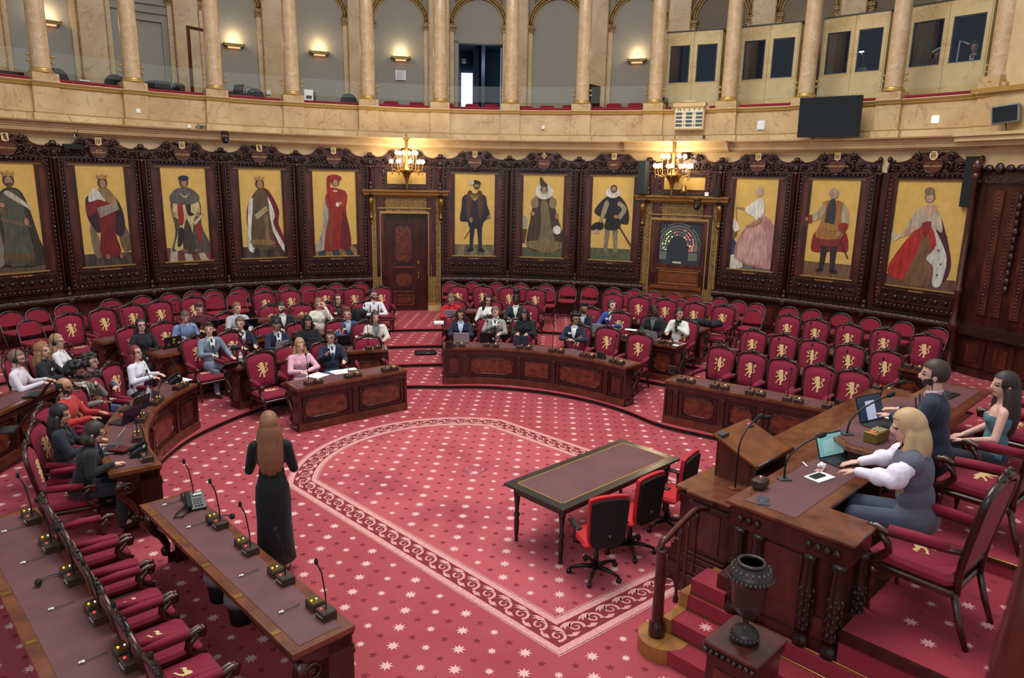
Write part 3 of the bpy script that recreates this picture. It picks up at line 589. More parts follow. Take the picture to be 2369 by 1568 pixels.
for i in range(NB):
    t = bay_mid(i) if i < 14 else 1.045
    half = RW*math.sin((TH[min(i+1, NB)]-TH[i])/2)
    if i in PAINT:
        fn, nm, nm2, lab, arms = PAINT[i]; hw = half*.745
        M = onwall(t, RW-.04, 0); T = thing('portrait_painting', lab, 'painting', M=M, group='portraits along the panelled wall')
        c = Canvas(); c.mb.box(-.74, .74, 0, .01, 0, 2.40); fn(c)
        cv = c.mb.build('canvas', T); cv.location = (0, 0, 2.08); cv.scale = (hw/.74, 1, 1)
        g = MB(gilt); rectframe(g, -hw-.03, hw+.03, 2.05, 2.51, .03, -.03, .01); g = MB(gilt); rectframe(g, -hw-.03, hw+.03, 2.05, 4.51, .03, -.03, .01); g.build('gilt_slip', T)
        f = MB(wood); rectframe(f, -hw-.17, hw+.17, 1.57, 4.66, .03, -.09, .02); rectframe(f, -hw-.055, hw+.055, 2.025, 4.535, .028, -.06, .02)
        f.box(-hw-.14, hw+.14, -.03, .01, 1.6, 2.02); f.use(carvedm)
        for sx in (-1, 1):
            for q in range(30): z = 1.66+q*.1; f.ell((sx*(hw+.1), -.045, z), (.034, .03, .043), 6, 4)
        for q in range(15): x = -hw+2*hw*(q+.5)/15; f.ell((x, -.05, 4.59), (.043, .03, .03), 6, 4)
        for q in range(17): x = -hw-.1+2*(hw+.1)*(q+.5)/17; f.ell((x, -.07, 1.62), (.045, .04, .035), 6, 4)
        f.build('carved_frame', T)
        s = MB(carvedm); s.box(-hw-.03, hw+.03, -.07, -.02, 1.975, 2.02); s.use(wood2); s.box(-.22, .22, -.085, -.02, 1.97, 2.025); s.use(goldtxt); text_mb(s, nm2, .05, Matrix.Translation((0, -.088, 1.998)), .001); s.build('name_strip', T)
        s = MB(wood); rectframe(s, -hw-.02, hw+.02, 1.68, 1.95, .03, -.06, -.02); s.use(carved)
        for q in range(7): 
            x = -hw+.12+(2*hw-.24)*q/6; s.ell((x, -.045, 1.815), (.05, .035, .05), 8, 5)
            if q < 6: x += (2*hw-.24)/12; s.tube([(x+.04*math.cos(a), -.04, 1.815+.05*math.sin(a)) for a in [k*PI/4 for k in range(8)]], .01, 4, closed=True)
        s.build('rosette_panel', T)
    # cresting above every bay
    if i < 14 or True:
        wv = RW*math.sin((TH[min(i+1, NB)]-TH[i])/2) if i < 14 else half*.93
        dr = i in DOORS
        M = onwall(t, RW-.05, 0); nm_l = {7: 'carved cresting over the real doorway, behind the left chandelier', 11: 'carved cresting over the voting-board doorway, behind the right chandelier'}.get(i)
        if i in PAINT: lab = ' '.join(('carved cresting above the ' + PAINT[i][3].split(',')[0]).split()[:16])
        elif dr: lab = nm_l
        else: lab = 'dark carved oak cresting in a wall bay left of the picture'
        if i in (0, 1): continue
        T = thing('carved_cresting', lab, 'woodwork', M=M, group='carved crestings above the wall bays')
        top = [(-wv, 4.93), (-wv*.78, 4.90), (-wv*.6, 4.94), (-wv*.45, 5.04), (-wv*.3, 5.09), (0, 5.10), (wv*.3, 5.09), (wv*.45, 5.04), (wv*.6, 4.94), (wv*.78, 4.90), (wv, 4.93)]
        b = MB(wood2); P = spline(top, 4)+[(wv, 4.64), (-wv, 4.64)]; b.prism(P, -.02, .05); b.box(-wv, wv, -.07, .0, 4.62, 4.66); b.box(-wv, wv, -.06, 0, 4.885, 4.9)
        b.build('back_board', T)
        s = MB(carved); rnd = random.Random(i)
        for sx in (-1, 1):
            for q, (cx, cz, r0) in enumerate(((.30, 4.80, .11), (.56, 4.77, .09), (.80, 4.76, .085), (.36, 4.98, .08))):
                x = sx*cx*wv; pts = spiral(0, 0, r0, .015, PI*.2 if q % 2 else -PI*.4, 1.4, 16)
                s.tube([(x+sx*a, -.06-.02*math.sin(k*.5), cz+bb) for k, (a, bb) in enumerate(pts)], [.026-.012*k/16 for k in range(17)], 6)
                s.ell((x, -.08, cz), (.03, .03, .03), 6, 4)
                for k in range(3):
                    a = rnd.uniform(0, 2*PI); s.ell((x+r0*1.1*math.cos(a), -.05, cz+r0*.8*math.sin(a)), (.05, .03, .025), 6, 4, R=Matrix.Rotation(a, 3, 'Y'))
            for k in range(4):                                      # leaf spray
                a = .3+.35*k; s.ell((sx*(.30*wv+.13*math.cos(a)), -.05, 4.98+.07*math.sin(a)), (.09, .025, .022), 6, 4, R=Matrix.Rotation(-a*sx, 3, 'Y'))
            s.tube([(sx*x*wv, -.04, 4.70+.05*math.sin(x*14)) for x in [.12+.11*k for k in range(9)]], .018, 5)
            s.ell((sx*wv*.97, -.07, 4.95), (.06, .06, .07), 8, 5); s.ell((sx*wv*.9, -.05, 4.91), (.07, .04, .035), 8, 5); s.ell((sx*wv*.97, -.07, 4.74), (.035, .05, .1), 6, 5)
        s.ell((0, -.05, 5.07), (.2, .04, .045), 8, 4)
        if dr:
            s.ell((0, -.07, 5.06), (.12, .07, .12)); 
            for k in range(7): a = PI*k/6; s.ell((.17*math.cos(a), -.06, 5.0+.15*math.sin(a)), (.06, .03, .025), 6, 4, R=Matrix.Rotation(-a, 3, 'Y'))
        s.build('scroll_carving', T)
        if not dr:
            cx = -.04; o = MB(carved); o.tube([(x, -.07, z) for x, z in cat([(-.14, 4.94), (-.19, 4.87), (-.175, 4.75), (-.1, 4.66), (.1, 4.66), (.175, 4.75), (.19, 4.87), (.14, 4.94)], 3)], .028, 6, closed=True)
            o.ell((0, -.08, 4.6), (.08, .05, .04), 8, 5); o.use(wood2); o.prism(cat([(-.13, 4.92), (-.175, 4.86), (-.165, 4.76), (-.1, 4.68), (.1, 4.68), (.165, 4.76), (.175, 4.86), (.13, 4.92)], 3), -.09, -.02); cq = o.build('name_shield', T)
            if i in PAINT:
                l = MB(goldtxt); text_mb(l, PAINT[i][1], .05 if len(PAINT[i][1]) > 9 else .062, Matrix.Translation((0, -.094, 4.8)), .001); l.build('lettering', cq)
                a = MB(embro); x0, x1, z0, z1 = -.07, .07, 4.93, 5.12
                if PAINT[i][4] == 'oval': a.prism(el(0, 5.03, .09, .1), -.11, -.08)
                elif PAINT[i][4] == 'lozenge': a.prism([(0, 5.13), (.08, 5.03), (0, 4.93), (-.08, 5.03)], -.11, -.08)
                else: a.prism([(x0, z1), (x1, z1), (x1, z0+.03), (0, z0), (x0, z0+.03)], -.11, -.08)
                a.use(mat('heraldic_dark', (74, 48, 40), .6))
                if PAINT[i][4] == 'lion': a.prism(cat([(-.03, 5.1), (.02, 5.1), (.03, 5.03), (.04, 4.97), (0, 4.96), (0, 5.0), (-.04, 4.99), (-.02, 5.03), (-.04, 5.06)], 2), -.114, -.108)
                else:
                    for q in range(3): a.box(-.05+.035*q, -.035+.035*q, -.114, -.108, 4.97, 5.1)
                    a.box(-.055, .055, -.115, -.108, 5.03, 5.04)
                a.build('painted_arms', T)
# ---- cream band, cornice, parapet
w = MB(plaster); w.arc([(RW+.0, 4.64), (RW+.25, 4.64), (RW+.25, 5.5), (RW, 5.5)], T0, T1); struct(w.build('wall_upper'))
c = MB(plaster)
PR = [(RW, 5.16), (12.33, 5.16), (12.31, 5.19), (12.22, 5.2), (12.20, 5.25), (12.20, 5.285), (12.17, 5.29), (12.17, 5.325), (12.13, 5.33), (12.12, 5.36), (12.10, 5.365), (12.02, 5.40), (12.0, 5.43), (12.45, 5.44)]
c.arc(PR, T0, 1.12)
PR2 = [(r_-(.14 if r_ < 12.4 else 0), z_) for r_, z_ in PR]
c.arc(PR2, .415, .648)                                             # break forward over the doorway bays
c.use(gilt); struct(c.build('trim_4'))
w = MB(marble); w.arc([(12.44, 5.43), (12.7, 5.43), (12.7, 6.2), (12.44, 6.2)], T0, T1); w.arc([(12.40, 5.43), (12.5, 5.43), (12.5, 5.6), (12.42, 5.62)], T0, T1)
for t in TH[:-1]+[1.1236]:
    h = .54/12.4/2*1.02
    w.pbox(t-h, t+h, 12.34, 12.8, 5.62, 6.18, .02); w.pbox(t-h*1.15, t+h*1.15, 12.30, 12.8, 5.43, 5.6, .02)
struct(w.build('wall_gallery'))
g = MB(gilt)
gp = [(12.46, 6.17), (12.41, 6.18), (12.39, 6.2), (12.39, 6.235), (12.36, 6.24), (12.36, 6.25), (12.7, 6.25), (12.7, 6.17)]
g.arc(gp, T0, T1); g.arc([(12.42, 5.6), (12.405, 5.605), (12.405, 5.62), (12.46, 5.63)], T0, T1)
g.use(plaster); g.arc([(12.37, 6.25), (12.34, 6.27), (12.34, 6.29), (12.8, 6.29), (12.8, 6.25)], T0, T1)
for t in TH:
    h = .0235
    g.use(gilt); g.arc([(r_-.09, z_) for r_, z_ in gp[:6]]+[(12.5, 6.25), (12.5, 6.17)], t-h, t+h, .02); g.use(plaster); g.arc([(12.28, 6.25), (12.25, 6.27), (12.25, 6.29), (12.7, 6.29), (12.7, 6.25)], t-h, t+h, .02)
    g.use(gilt); g.arc([(12.31, 5.598), (12.29, 5.605), (12.29, 5.62), (12.36, 5.63)], t-h, t+h, .02)
struct(g.build('trim_5'))
# ---- columns
def column_mesh():
    parts = {}
    p = MB(marble); p.box(-.27, .27, -.22, .26, 0, .17); parts['pedestal'] = p.mesh('pedestal')
    p = MB(gilt); p.lathe([(.235, .17), (.255, .185), (.25, .21), (.225, .225), (.22, .25), (.215, .27), (.2, .285)], 24); parts['base_ring'] = p.mesh('base_ring')
    p = MB(colm); p.lathe([(.215, .17), (.2, .285), (.196, .32), (.188, 2.6), (.165, 6.0)], 24); parts['shaft'] = p.mesh('shaft')
    p = MB(gilt)
    for sx in (-1, 1):
        for z in (.42, .55): p.bbox(sx*.245-.04, sx*.245+.04, -.03, .03, z-.022, z+.022, .012)
    parts['glass_clamp'] = p.mesh('glass_clamp')
    return parts
cm = column_mesh()
NUM = ['', '', '', 'leftmost', 'second', 'third', 'fourth', 'fifth', 'sixth', 'seventh', 'eighth', 'ninth', 'tenth', 'eleventh', 'twelfth', 'thirteenth']
for i, t in enumerate(TH):
    if i < 3: continue
    lab = '%s marble column of the gallery counted from the left' % NUM[i] if i < 15 else 'rightmost marble column of the gallery beside the big pier'
    T = thing('marble_column', lab, 'column', (12.5*math.sin(t), 12.5*math.cos(t), 6.29), -t, 'columns along the gallery')
    for k, me in cm.items(): o = bpy.data.objects.new(k, me); COL.objects.link(o); o.parent = T
# glass balustrade and padded rail per bay
for i in range(2, NB):
    a, b = TH[i]+.026, TH[i+1]-.026
    g = MB(glass); g.arc([(12.495, 6.5), (12.505, 6.5), (12.505, 6.94), (12.495, 6.94)], a-.006, b+.006, .02); o = g.build('glass_panel'); btw = ('left of the leftmost gallery column' if i == 2 else 'right of the thirteenth gallery column' if i == 15 else 'between the %s and %s gallery columns' % (('leftmost' if i == 3 else NUM[i]), NUM[i+1] if i < 14 else 'last')); tag(o, 'low clear glass pane '+btw, 'glass pane', 'glass panes of the gallery front')
    if i == 11: a0, b0 = TH[i]+.026, TH[i]+.036
    else: a0, b0 = a, b
    c = MB(velvet); c.arc([(12.42, 6.29), (12.40, 6.33), (12.44, 6.365), (12.6, 6.365), (12.64, 6.29)], a0, b0, .02, sm=False)
    if i == 11: c.arc([(12.42, 6.29), (12.40, 6.33), (12.44, 6.365), (12.6, 6.365), (12.64, 6.29)], b-.012, b, .02)
    tag(c.build('padded_rail'), 'red padded elbow rail '+btw, 'padded rail', 'padded rails along the gallery')
f = MB(mat('gallery_floor', (92, 58, 44), .7)); f.arc([(12.5, 5.75), (15.9, 5.75), (15.9, 5.8), (12.5, 5.8)], T0, T1+.25); struct(f.build('floor'))
# ---- gallery back wall with arches
RG = 15.7; w = MB(greywall)
for i in range(NB):
    a, b = TH[i], TH[i+1]; w.use(brownwall if i > 10 else greywall)
    if i == 8: w.pbox(a, .019, RG, RG+.2, 5.7, 12); w.pbox(.111, b, RG, RG+.2, 5.7, 12); w.pbox(.019, .111, RG, RG+.2, 8.64, 12)
    else: w.pbox(a, b, RG, RG+.2, 5.7, 12)
w.pbox(T1-.02, T1+.35, RG, RG+.2, 5.7, 12)
struct(w.build('wall_gallery_back'))
w = MB(brownwall); w.arc([(RG-.03, 9.2), (RG, 9.2), (RG, 12), (RG-.03, 12)], T0, T1+.3); 
w = MB(marble)
for i, t in enumerate(TH):
    w.pbox(t-.021, t+.021, RG-.16, RG, 5.7, 12); w.use(giltd)
    for sg in (-1, 1): w.pbox(t+sg*.0215-.001, t+sg*.0215+.001, RG-.17, RG, 5.7, 12)
    w.use(marble)
    for sg in (-1, 1): w.pbox(min(t+sg*.022, t+sg*.031), max(t+sg*.022, t+sg*.031), RG-.08, RG, 5.7, 9.0)
struct(w.build('trim_6'))
w = MB(giltd)
for i, t in enumerate(TH):
    for sg in (-1, 1):
        x0, x1 = sorted((t+sg*.0205, t+sg*.0335))
        for k, (z0, z1, d) in enumerate(((8.98, 9.04, .1), (9.05, 9.1, .11), (9.1, 9.17, .15), (9.17, 9.2, .17))): w.pbox(x0, x1+ (0.002 if k > 1 else 0), RG-d, RG, z0, z1)
struct(w.build('trim_7'))
for i in range(2, NB):
    t = bay_mid(i); hw = RG*(TH[i+1]-TH[i])/2; r0 = hw-.50; M = onwall(t, RG-.0, 9.2)
    w = MB(brownwall)
    P = [(r0*math.cos(PI*k/20), r0*math.sin(PI*k/20)) for k in range(21)]
    w.add([(x, -.02, z) for x, z in P]+[(x*(hw/r0), -.02, (z if k not in range(5, 16) else 2.6) if False else (2.8 if 4 < k < 16 else z*2.8/ (r0*math.sin(PI*5/20)))) for k, (x, z) in enumerate(P)], [(k, k+1, 22+k, 21+k) for k in range(20)], M=M)
    w.use(gilt)
    for rr, tt in ((r0+.02, .02), (r0+.17, .022)): w.tube([(rr*math.cos(PI*k/24), -.05, rr*math.sin(PI*k/24)) for k in range(25)], tt, 6, M)
    w.use(giltd); w.tube([((r0+.095)*math.cos(PI*k/24), -.03, (r0+.095)*math.sin(PI*k/24)) for k in range(25)], .055, 6, M)
    struct(w.build('trim_8'))
# side passage wall segments seen between arches 3 and 4 (panelled, with a glazed door)
w = MB(greywall); M = onwall(-.585, RG-.02, 0)
rectframe(w, -1.0, .95, 6.0, 9.0, .05, -.05, 0); rectframe(w, -.82, .78, 6.6, 8.75, .03, -.05, 0); rectframe(w, -.5, .62, 6.75, 8.55, .05, -.06, 0)
w.map = None; w.v = [tuple(M @ Vector(v)) for v in w.v]; struct(w.build('trim_9'))
d = thing('glazed_door', 'narrow brown framed glass door standing open on the gallery, between the second and third columns', 'door', at(457, 200, 7.0)+Vector((0, 0, -1.2)), .9)
p0 = Vector((13.6*math.sin(-.535), 13.6*math.cos(-.535), 5.8)); d.location = p0
fr = MB(mat('brown_door_frame', (78, 34, 30), .4)); rectframe(fr, 0, .62, 0, 2.35, .07, -.03, .03); fr.build('frame', d); fr = MB(glass); fr.box(.07, .55, -.005, .005, .07, 2.28); fr.build('glass', d)
h = MB(chrome); h.tube([(.56, -.05, 1.0), (.56, -.09, 1.0), (.46, -.09, 1.0)], .012); h.tube([(.56, -.04, .9), (.56, -.04, 1.15)], .015); h.build('door_handle', d)
dr = MB(mat('brown_door_frame', (78, 34, 30), .4)); 
# ---- gallery doorway with the blue room behind
bl = mat('blue_room_wall', (66, 76, 100), .8); w = MB(bl)
M = onwall(.065, RG+.15, 5.7)
w.box(-.9, -.8, 0, 3.0, 0, 3.2, M); w.box(.8, .9, 0, 3.0, 0, 3.2, M); w.box(-.9, .9, 3.0, 3.1, 0, 3.2, M); w.box(-.9, .9, 0, 3.1, 3.2, 3.3, M); w.box(-.9, .9, 0, 3.1, -.02, 0.1, M)
w.box(.0, .12, 1.2, 3.0, 0, 3.2, M); w.box(-.3, -.1, 2.0, 3, 0, 3.2, M)
struct(w.build('wall_passage'))
w = MB(mat('daylit_window', (210, 225, 245), .5, emis=(205, 222, 250), es=1.6)); w.box(-.78, -.36, 2.9, 2.92, 1.25, 2.45, M); struct(w.build('window_1'))
point('passage_light', onwall(.075, RG+1.0, 8.2).translation, 14, (.75, .85, 1.0), .2)
d = thing('panelled_door', 'pale blue-grey panelled door leaf standing ajar in the gallery doorway', 'door', M=onwall(.1085, RG+.1, 5.8) @ Matrix.Rotation(1.15, 4, 'Z'))
p = MB(mat('blue_grey_door', (170, 184, 208), .5)); p.box(0, .8, 0, .04, 0, 2.75); 
for a, b in ((.15, .8), (.95, 2.6)): rectframe(p, .12, .68, a, b, .03, -.02, .06)
p.build('leaf', d); p = MB(brass); p.tube([(.72, -.06, 1.05), (.64, -.06, 1.05)], .012); p.build('door_handle', d)
f = MB(greywall); M = onwall(.065, RG-.0, 0); 
for a, b, z0, z1 in ((-.84, -.72, 5.8, 8.72), (.72, .84, 5.8, 8.72), (-.84, .84, 8.64, 8.76)): f.box(a, b, -.07, 0, z0, z1, M)
struct(f.build('trim_10'))
s = MB(black); M = onwall(.03, RG+.6, 8.2); s.box(-.07, .07, -.1, .1, -.07, .05, M); s.tube([(0, 0, 0), (-.1, 0, .06), (-.15, 0, .2)], .015, M=M); tag(s.build('projector_lamp'), 'small black spotlight hanging inside the gallery doorway', 'spotlight')
# ================================================================ doorways, right-hand woodwork, fixtures
def gilded_surround(i, lab, xl, xr, il, ir):
    t = bay_mid(i); T = thing('gilded_door_surround', lab, 'door surround', M=onwall(t, RW, 0)); R = RW
    X = lambda a: R*math.sin(a-t)
    xl, xr, il, ir = X(xl), X(xr), X(il), X(ir)
    p = MB(giltd)
    for a, b in ((xl, il), (ir, xr)):
        p.use(giltd); p.box(a, b, -.06, .04, .377, 3.34); w_ = b-a
        p.use(gilt); p.box(a+.01, a+.035, -.09, -.05, .377, 3.34); p.box(b-.035, b-.01, -.085, -.05, .377, 3.3); p.box(a+w_*.42, a+w_*.5, -.075, -.05, .6, 3.34)
        for q in range(42): p.ell((a+w_*.25, -.065, .7+q*.06), (.018, .012, .02), 6, 4)
        p.use(marble); p.box(a-.01, b+.01, -.11, .04, .377, .58); p.use(gilt); p.box(a-.01, b+.01, -.12, 0, .58, .61)
    p.build('jamb', T)
    p = MB(giltd); p.box(xl, xr, -.06, .04, 3.3, 3.76); p.use(gilt); p.box(il-.03, ir+.03, -.085, -.05, 3.3, 3.36); p.box(il-.1, ir+.1, -.09, -.05, 3.44, 3.47)
    p.use(gilt)
    c = (xl+xr)/2
    for sx in (-1, 1):                                              # incised scroll frieze
        for q in range(4):
            pts = spiral(0, 0, .06, .015, 0, 1.2, 12); x = c+sx*(.12+.15*q)
            p.tube([(x+sx*a, -.066, 3.6+b) for a, b in pts], .008, 4)
    p.tube([(c+.05*math.cos(a), -.066, 3.6+.07*math.sin(a)) for a in [k*PI/5 for k in range(10)]], .01, 4, closed=True); p.build('frieze', T)
    p = MB(gilt)
    prof = [(0, 3.76), (.10, 3.78), (.12, 3.82), (.2, 3.84), (.21, 3.9), (.27, 3.93), (.28, 3.97), (0, 3.99)]
    e = .17
    n = len(prof); vs = [];
    for x, sg in ((xl-e, -1), (xr+e, 1)):
        for d, z in prof: vs.append((x+sg*d*.25, -d, z))
    p.add(vs, [(k, (k+1) % n, n+(k+1) % n, n+k) for k in range(n)]+[tuple(range(n)), tuple(range(2*n-1, n-1, -1))])
    p.build('cornice', T)
    for x in (xl+.0, xr-.0):
        p = MB(mat('gilt_bronze', (150, 108, 56), .3, .7)); sg = 1
        pts = [(x, -.17, 3.74), (x, -.2, 3.66), (x, -.16, 3.55), (x, -.1, 3.4), (x, -.09, 3.25), (x, -.12, 3.16), (x, -.1, 3.1)]
        p.tube(pts, [.06, .075, .07, .06, .055, .06, .03], 8); p.ell((x, -.19, 3.68), (.075, .07, .07)); p.ell((x, -.13, 3.18), (.06, .06, .06)); p.ell((x, -.1, 3.04), (.03, .03, .05)); p.build('scroll_bracket', T)
    return T
gilded_surround(7, 'gilded door surround with scroll brackets around the closed panelled door', -.184, -.021, -.162, -.052)
gilded_surround(11, 'gilded door surround with scroll brackets around the vote display board', .462, .634, .483, .609)
# over-door gold panels in carved frames
for i, lab in ((7, 'small blank gold panel behind the left chandelier'), (11, 'small blank gold panel behind the right chandelier')):
    t = bay_mid(i)+(.004 if i == 7 else 0); M = onwall(t, RW-.02, 0); T = thing('gold_panel', lab, 'panel', M=M)
    p = MB(gold_bg); p.box(-.58, .58, -.02, .0, 4.15, 4.5); p.build('panel', T)
    p = MB(wood); rectframe(p, -.64, .64, 4.09, 4.56, .06, -.05, .02); p.use(carvedm); rectframe(p, -.72, .72, 4.02, 4.64, .07, -.07, .02)
    for sx in (-1, 1):
        for q in range(6): p.ell((sx*.685, -.075, 4.08+.1*q), (.03, .03, .04), 6, 4)
    p.build('carved_frame', T)
# closed panelled door
d = thing('panelled_door', 'closed dark wooden door with octagonal and round-cornered raised panels', 'door', M=onwall(-.107, RW+.05, .377))
p = MB(wood); p.box(-.7, .7, 0, .05, 0, 2.95); p.build('leaf', d)
p = MB(wood2)
p.box(-.78, -.62, -.03, 0.03, 0, 2.95); 
def octo(x0, x1, z0, z1, c): return [(x0+c, z0), (x1-c, z0), (x1, z0+c), (x1, z1-c), (x1-c, z1), (x0+c, z1), (x0, z1-c), (x0, z0+c)]
def octpanel(mb, x0, x1, z0, z1, c, y=0.0, m_in=flame, m_out=wood2, k=.04):
    mb.use(wood); rectframe(mb, x0, x1, z0, z1, k*.8, y-.03, y)
    mb.use(m_out); P = octo(x0+k*1.1, x1-k*1.1, z0+k*1.1, z1-k*1.1, c); mb.prism(P, y-.022, y)
    mb.use(m_in); P = octo(x0+k*1.9, x1-k*1.9, z0+k*1.9, z1-k*1.9, c*.85); mb.prism(P, y-.034, y)
p.v = []; p.f = []; p.m = []; p.smooth = []
octpanel(p, -.34, .26, 1.42, 2.62, .12); octpanel(p, -.34, .26, .68, 1.22, .13); rectframe(p, -.34, .26, .16, .5, .05, -.03, 0); p.box(-.26, .18, -.02, 0, .24, .42); p.box(-.36, .28, -.05, 0, 1.3, 1.36); p.box(-.36, .28, -.05, 0, .56, .61)
p.build('panel', d)
p = MB(brass); p.box(.37, .44, -.015, 0, 1.42, 1.52); p.tube([(.40, -.02, 1.2), (.40, -.07, 1.18), (.38, -.07, 1.1)], .012); p.lathe([(.02, 0), (.025, .03), (.01, .06)], 8, Matrix.Translation((.4, -.03, 1.05))); p.tube([(.4, -.03, .95), (.4, -.03, 1.05)], .014); p.build('door_handle', d)
# display board in the right doorway
T = thing('display_board', 'black hemicycle vote display board with lit red and green seat squares in a wooden frame', 'display board', M=onwall(.546, RW-.01, 0))
p = MB(oak); p.box(-.78, .78, -.02, .03, .377, 1.98); p.box(-.74, .74, -.08, 0, 1.36, 1.46); p.box(-.76, .76, -.06, 0, 1.9, 1.99)
for k in range(5): p.box(-.74, .74, -.05-.0*k, 0, .42+.18*k, .5+.18*k)
p.use(oak2); rectframe(p, -.66, .66, 1.5, 1.88, .03, -.045, 0); p.use(oak); p.box(-.6, .6, -.035, 0, 1.56, 1.82); p.build('wooden_front', T)
p = MB(wood2); rectframe(p, -.79, .79, 1.97, 3.34, .1, -.07, .02); p.build('frame', T)
p = MB(mat('slate_board', (44, 50, 58), .5)); p.box(-.7, .7, -.04, .0, 2.04, 3.27); bd = p.build('board', T)
p = MB(mat('board_lines', (190, 184, 160), .6)); y = -.045; cz = 2.62
def arcpts(r, a0, a1, n=24, sx=1.0): return [(r*sx*math.cos(a0+(a1-a0)*k/n), y, cz+r*math.sin(a0+(a1-a0)*k/n)) for k in range(n+1)]
p.tube([(-.62, y, 2.16), (-.62, y, 2.7)]+arcpts(.6, PI*.93, PI*.72, 8), .006, 4); p.tube(arcpts(.6, PI*.68, PI*.32, 12), .006, 4); p.tube(arcpts(.6, PI*.28, PI*.07, 8)+[(.62, y, 2.7), (.62, y, 2.16)], .006, 4)
p.box(-.12, .12, -.045, -.04, 2.1, 2.15); p.build('outline', T)
cols = [('seat_light', mat('lit_red', (235, 70, 80), .5, emis=(255, 60, 70), es=1.3)), ('seat_light', mat('lit_yellow', (255, 190, 80), .5, emis=(255, 190, 80), es=1.8)), ('seat_light', mat('lit_pale_green', (170, 220, 150), .5, emis=(150, 220, 140), es=.9)), ('seat', mat('seat_square', (84, 86, 84), .6))]
rnd = random.Random(3); p = MB(cols[3][1])
for rr, nn in ((.52, 24), (.44, 20), (.36, 16), (.28, 12)):
    for k in range(nn):
        a = PI*(.02+.96*k/(nn-1)); x, z = rr*math.cos(a), cz+rr*math.sin(a)*1.0
        m = cols[3][1] if rr > .5 else (cols[0][1] if rnd.random() < .55 and a < PI*.62 else cols[1][1] if rnd.random() < .1 else cols[2][1] if a > PI*.7 and rnd.random() < .6 else cols[3][1])
        p.use(p_line := mat('board_lines', (190, 184, 160), .6)); M2 = Matrix.Translation((x, 0, z)) @ Matrix.Rotation(-(a-PI/2), 4, 'Y')
        p.box(-.026, .026, -.046, -.04, -.022, .022, M2); p.use(m if m is not cols[3][1] else bd.material_slots[0].material); p.box(-.019, .019, -.05, -.04, -.015, .015, M2)
for sx in (-1, 1):
    for bz, nr in ((2.28, 5), (2.47, 4)):
        for r_ in range(nr):
            for c_ in range(4):
                x = sx*(.34+.062*c_); z = bz+.045*r_-(.07 if bz < 2.3 else -.0); p.use(p_line); p.box(x-.027, x+.027, -.046, -.04, z-.018, z+.018)
                q = rnd.random(); m = bd.material_slots[0].material if bz < 2.3 or c_ > 1 else (cols[0][1] if sx > 0 and q < .5 else cols[2][1] if sx < 0 and q < .6 else cols[1][1] if sx > 0 and q < .7 else bd.material_slots[0].material)
                p.use(m); p.box(x-.02, x+.02, -.05, -.04, z-.012, z+.012)
p.build('seat_diagram', T)
# black loudspeaker columns, PTZ cameras and small boxes on the walls
def boxthing(nm, lab, cat, M, parts):
    T = thing(nm, lab, cat, M=M)
    for pn, mm, bxs in parts:
        p = MB(mm)
        for b in bxs: p.bbox(*b, b=.006)
        p.build(pn, T)
    return T
boxthing('loudspeaker', 'tall dark loudspeaker standing on the cornice left of the right chandelier', 'loudspeaker', onwall(.458, 12.16, 4.0) @ Matrix.Rotation(-.3, 4, 'Z'), [('cabinet', mat('speaker_grey', (52, 58, 62), .6), [(-.12, .12, -.02, .2, 0, .92)]), ('grille', mat('speaker_mesh', (40, 46, 50), .8), [(-.105, .105, -.03, -.018, .02, .9)])])
boxthing('loudspeaker', 'flat black loudspeaker fixed to the wall at the far right end of the portraits', 'loudspeaker', onwall(1.112, 12.3, 3.95) @ Matrix.Rotation(.25, 4, 'Z'), [('cabinet', blackm, [(-.14, .14, 0, .12, 0, 1.05)])])
def ptz(lab, M, up=True):
    T = thing('camera', lab, 'camera', M=M); p = MB(black); p.bbox(-.08, .08, -.07, .09, .17, .25, .02); p.build('base', T)
    p = MB(black); p.box(-.09, -.07, -.03, .03, 0, .2); p.box(.07, .09, -.03, .03, 0, .2); p.build('yoke', T)
    p = MB(black); p.bbox(-.07, .07, -.09, .07, -.06, .1, .03); p.tube([(0, -.08, .01), (0, -.12, .0)], .05, 12); p.use(mat('lens_glass', (40, 50, 70), .1)); p.tube([(0, -.12, .0), (0, -.123, .0)], .035, 12); p.build('lens_head', T)
q = atz = None
def wp(px, py, R):
    """point of the drum of radius R seen at a picture point"""
    d = _f + _r2*((px-1184.5)/FPX) - _u2*((py-784)/FPX); a = d.x**2+d.y**2; b = 2*(CAM_POS.x*d.x+CAM_POS.y*d.y); c = CAM_POS.x**2+CAM_POS.y**2-R*R
    t = (-b+math.sqrt(b*b-4*a*c))/(2*a); p = CAM_POS+d*t; return math.atan2(p.x, p.y), p.z
t, z = wp(521, 326, 11.95); ptz('black pan-tilt camera hanging under the cornice at the left', onwall(t, 11.95, z) )
t, z = wp(1612, 480, 12.05); ptz('black pan-tilt camera hanging from the cornice over the vote board', onwall(t, 12.05, z))
def wallbox(nm, lab, cat, px, py, R, w_, h_, d_, mm, b=.01):
    t, z = wp(px, py, R); p = MB(mm); p.bbox(-w_/2, w_/2, -d_, 0.01, -h_/2, h_/2, b, onwall(t, R, z)); return tag(p.build(nm), lab, cat)
wallbox('wall_sensor', 'small white cube sensor on the gallery parapet below the open doorway', 'sensor', 1257, 295, 12.44, .09, .1, .08, white)
wallbox('wireless_router', 'rounded white plate on the parapet left of the black television', 'router', 1761, 290, 12.44, .21, .24, .04, white, .03)
wallbox('wall_lamp', 'small square white glowing plate on the parapet right of the television', 'lamp', 2164, 276, 12.44, .14, .15, .04, lamp_w)
wallbox('junction_box', 'white square box on the cornice ledge at the left, beside loose cables', 'box', 437, 292, 12.4, .09, .09, .03, white)
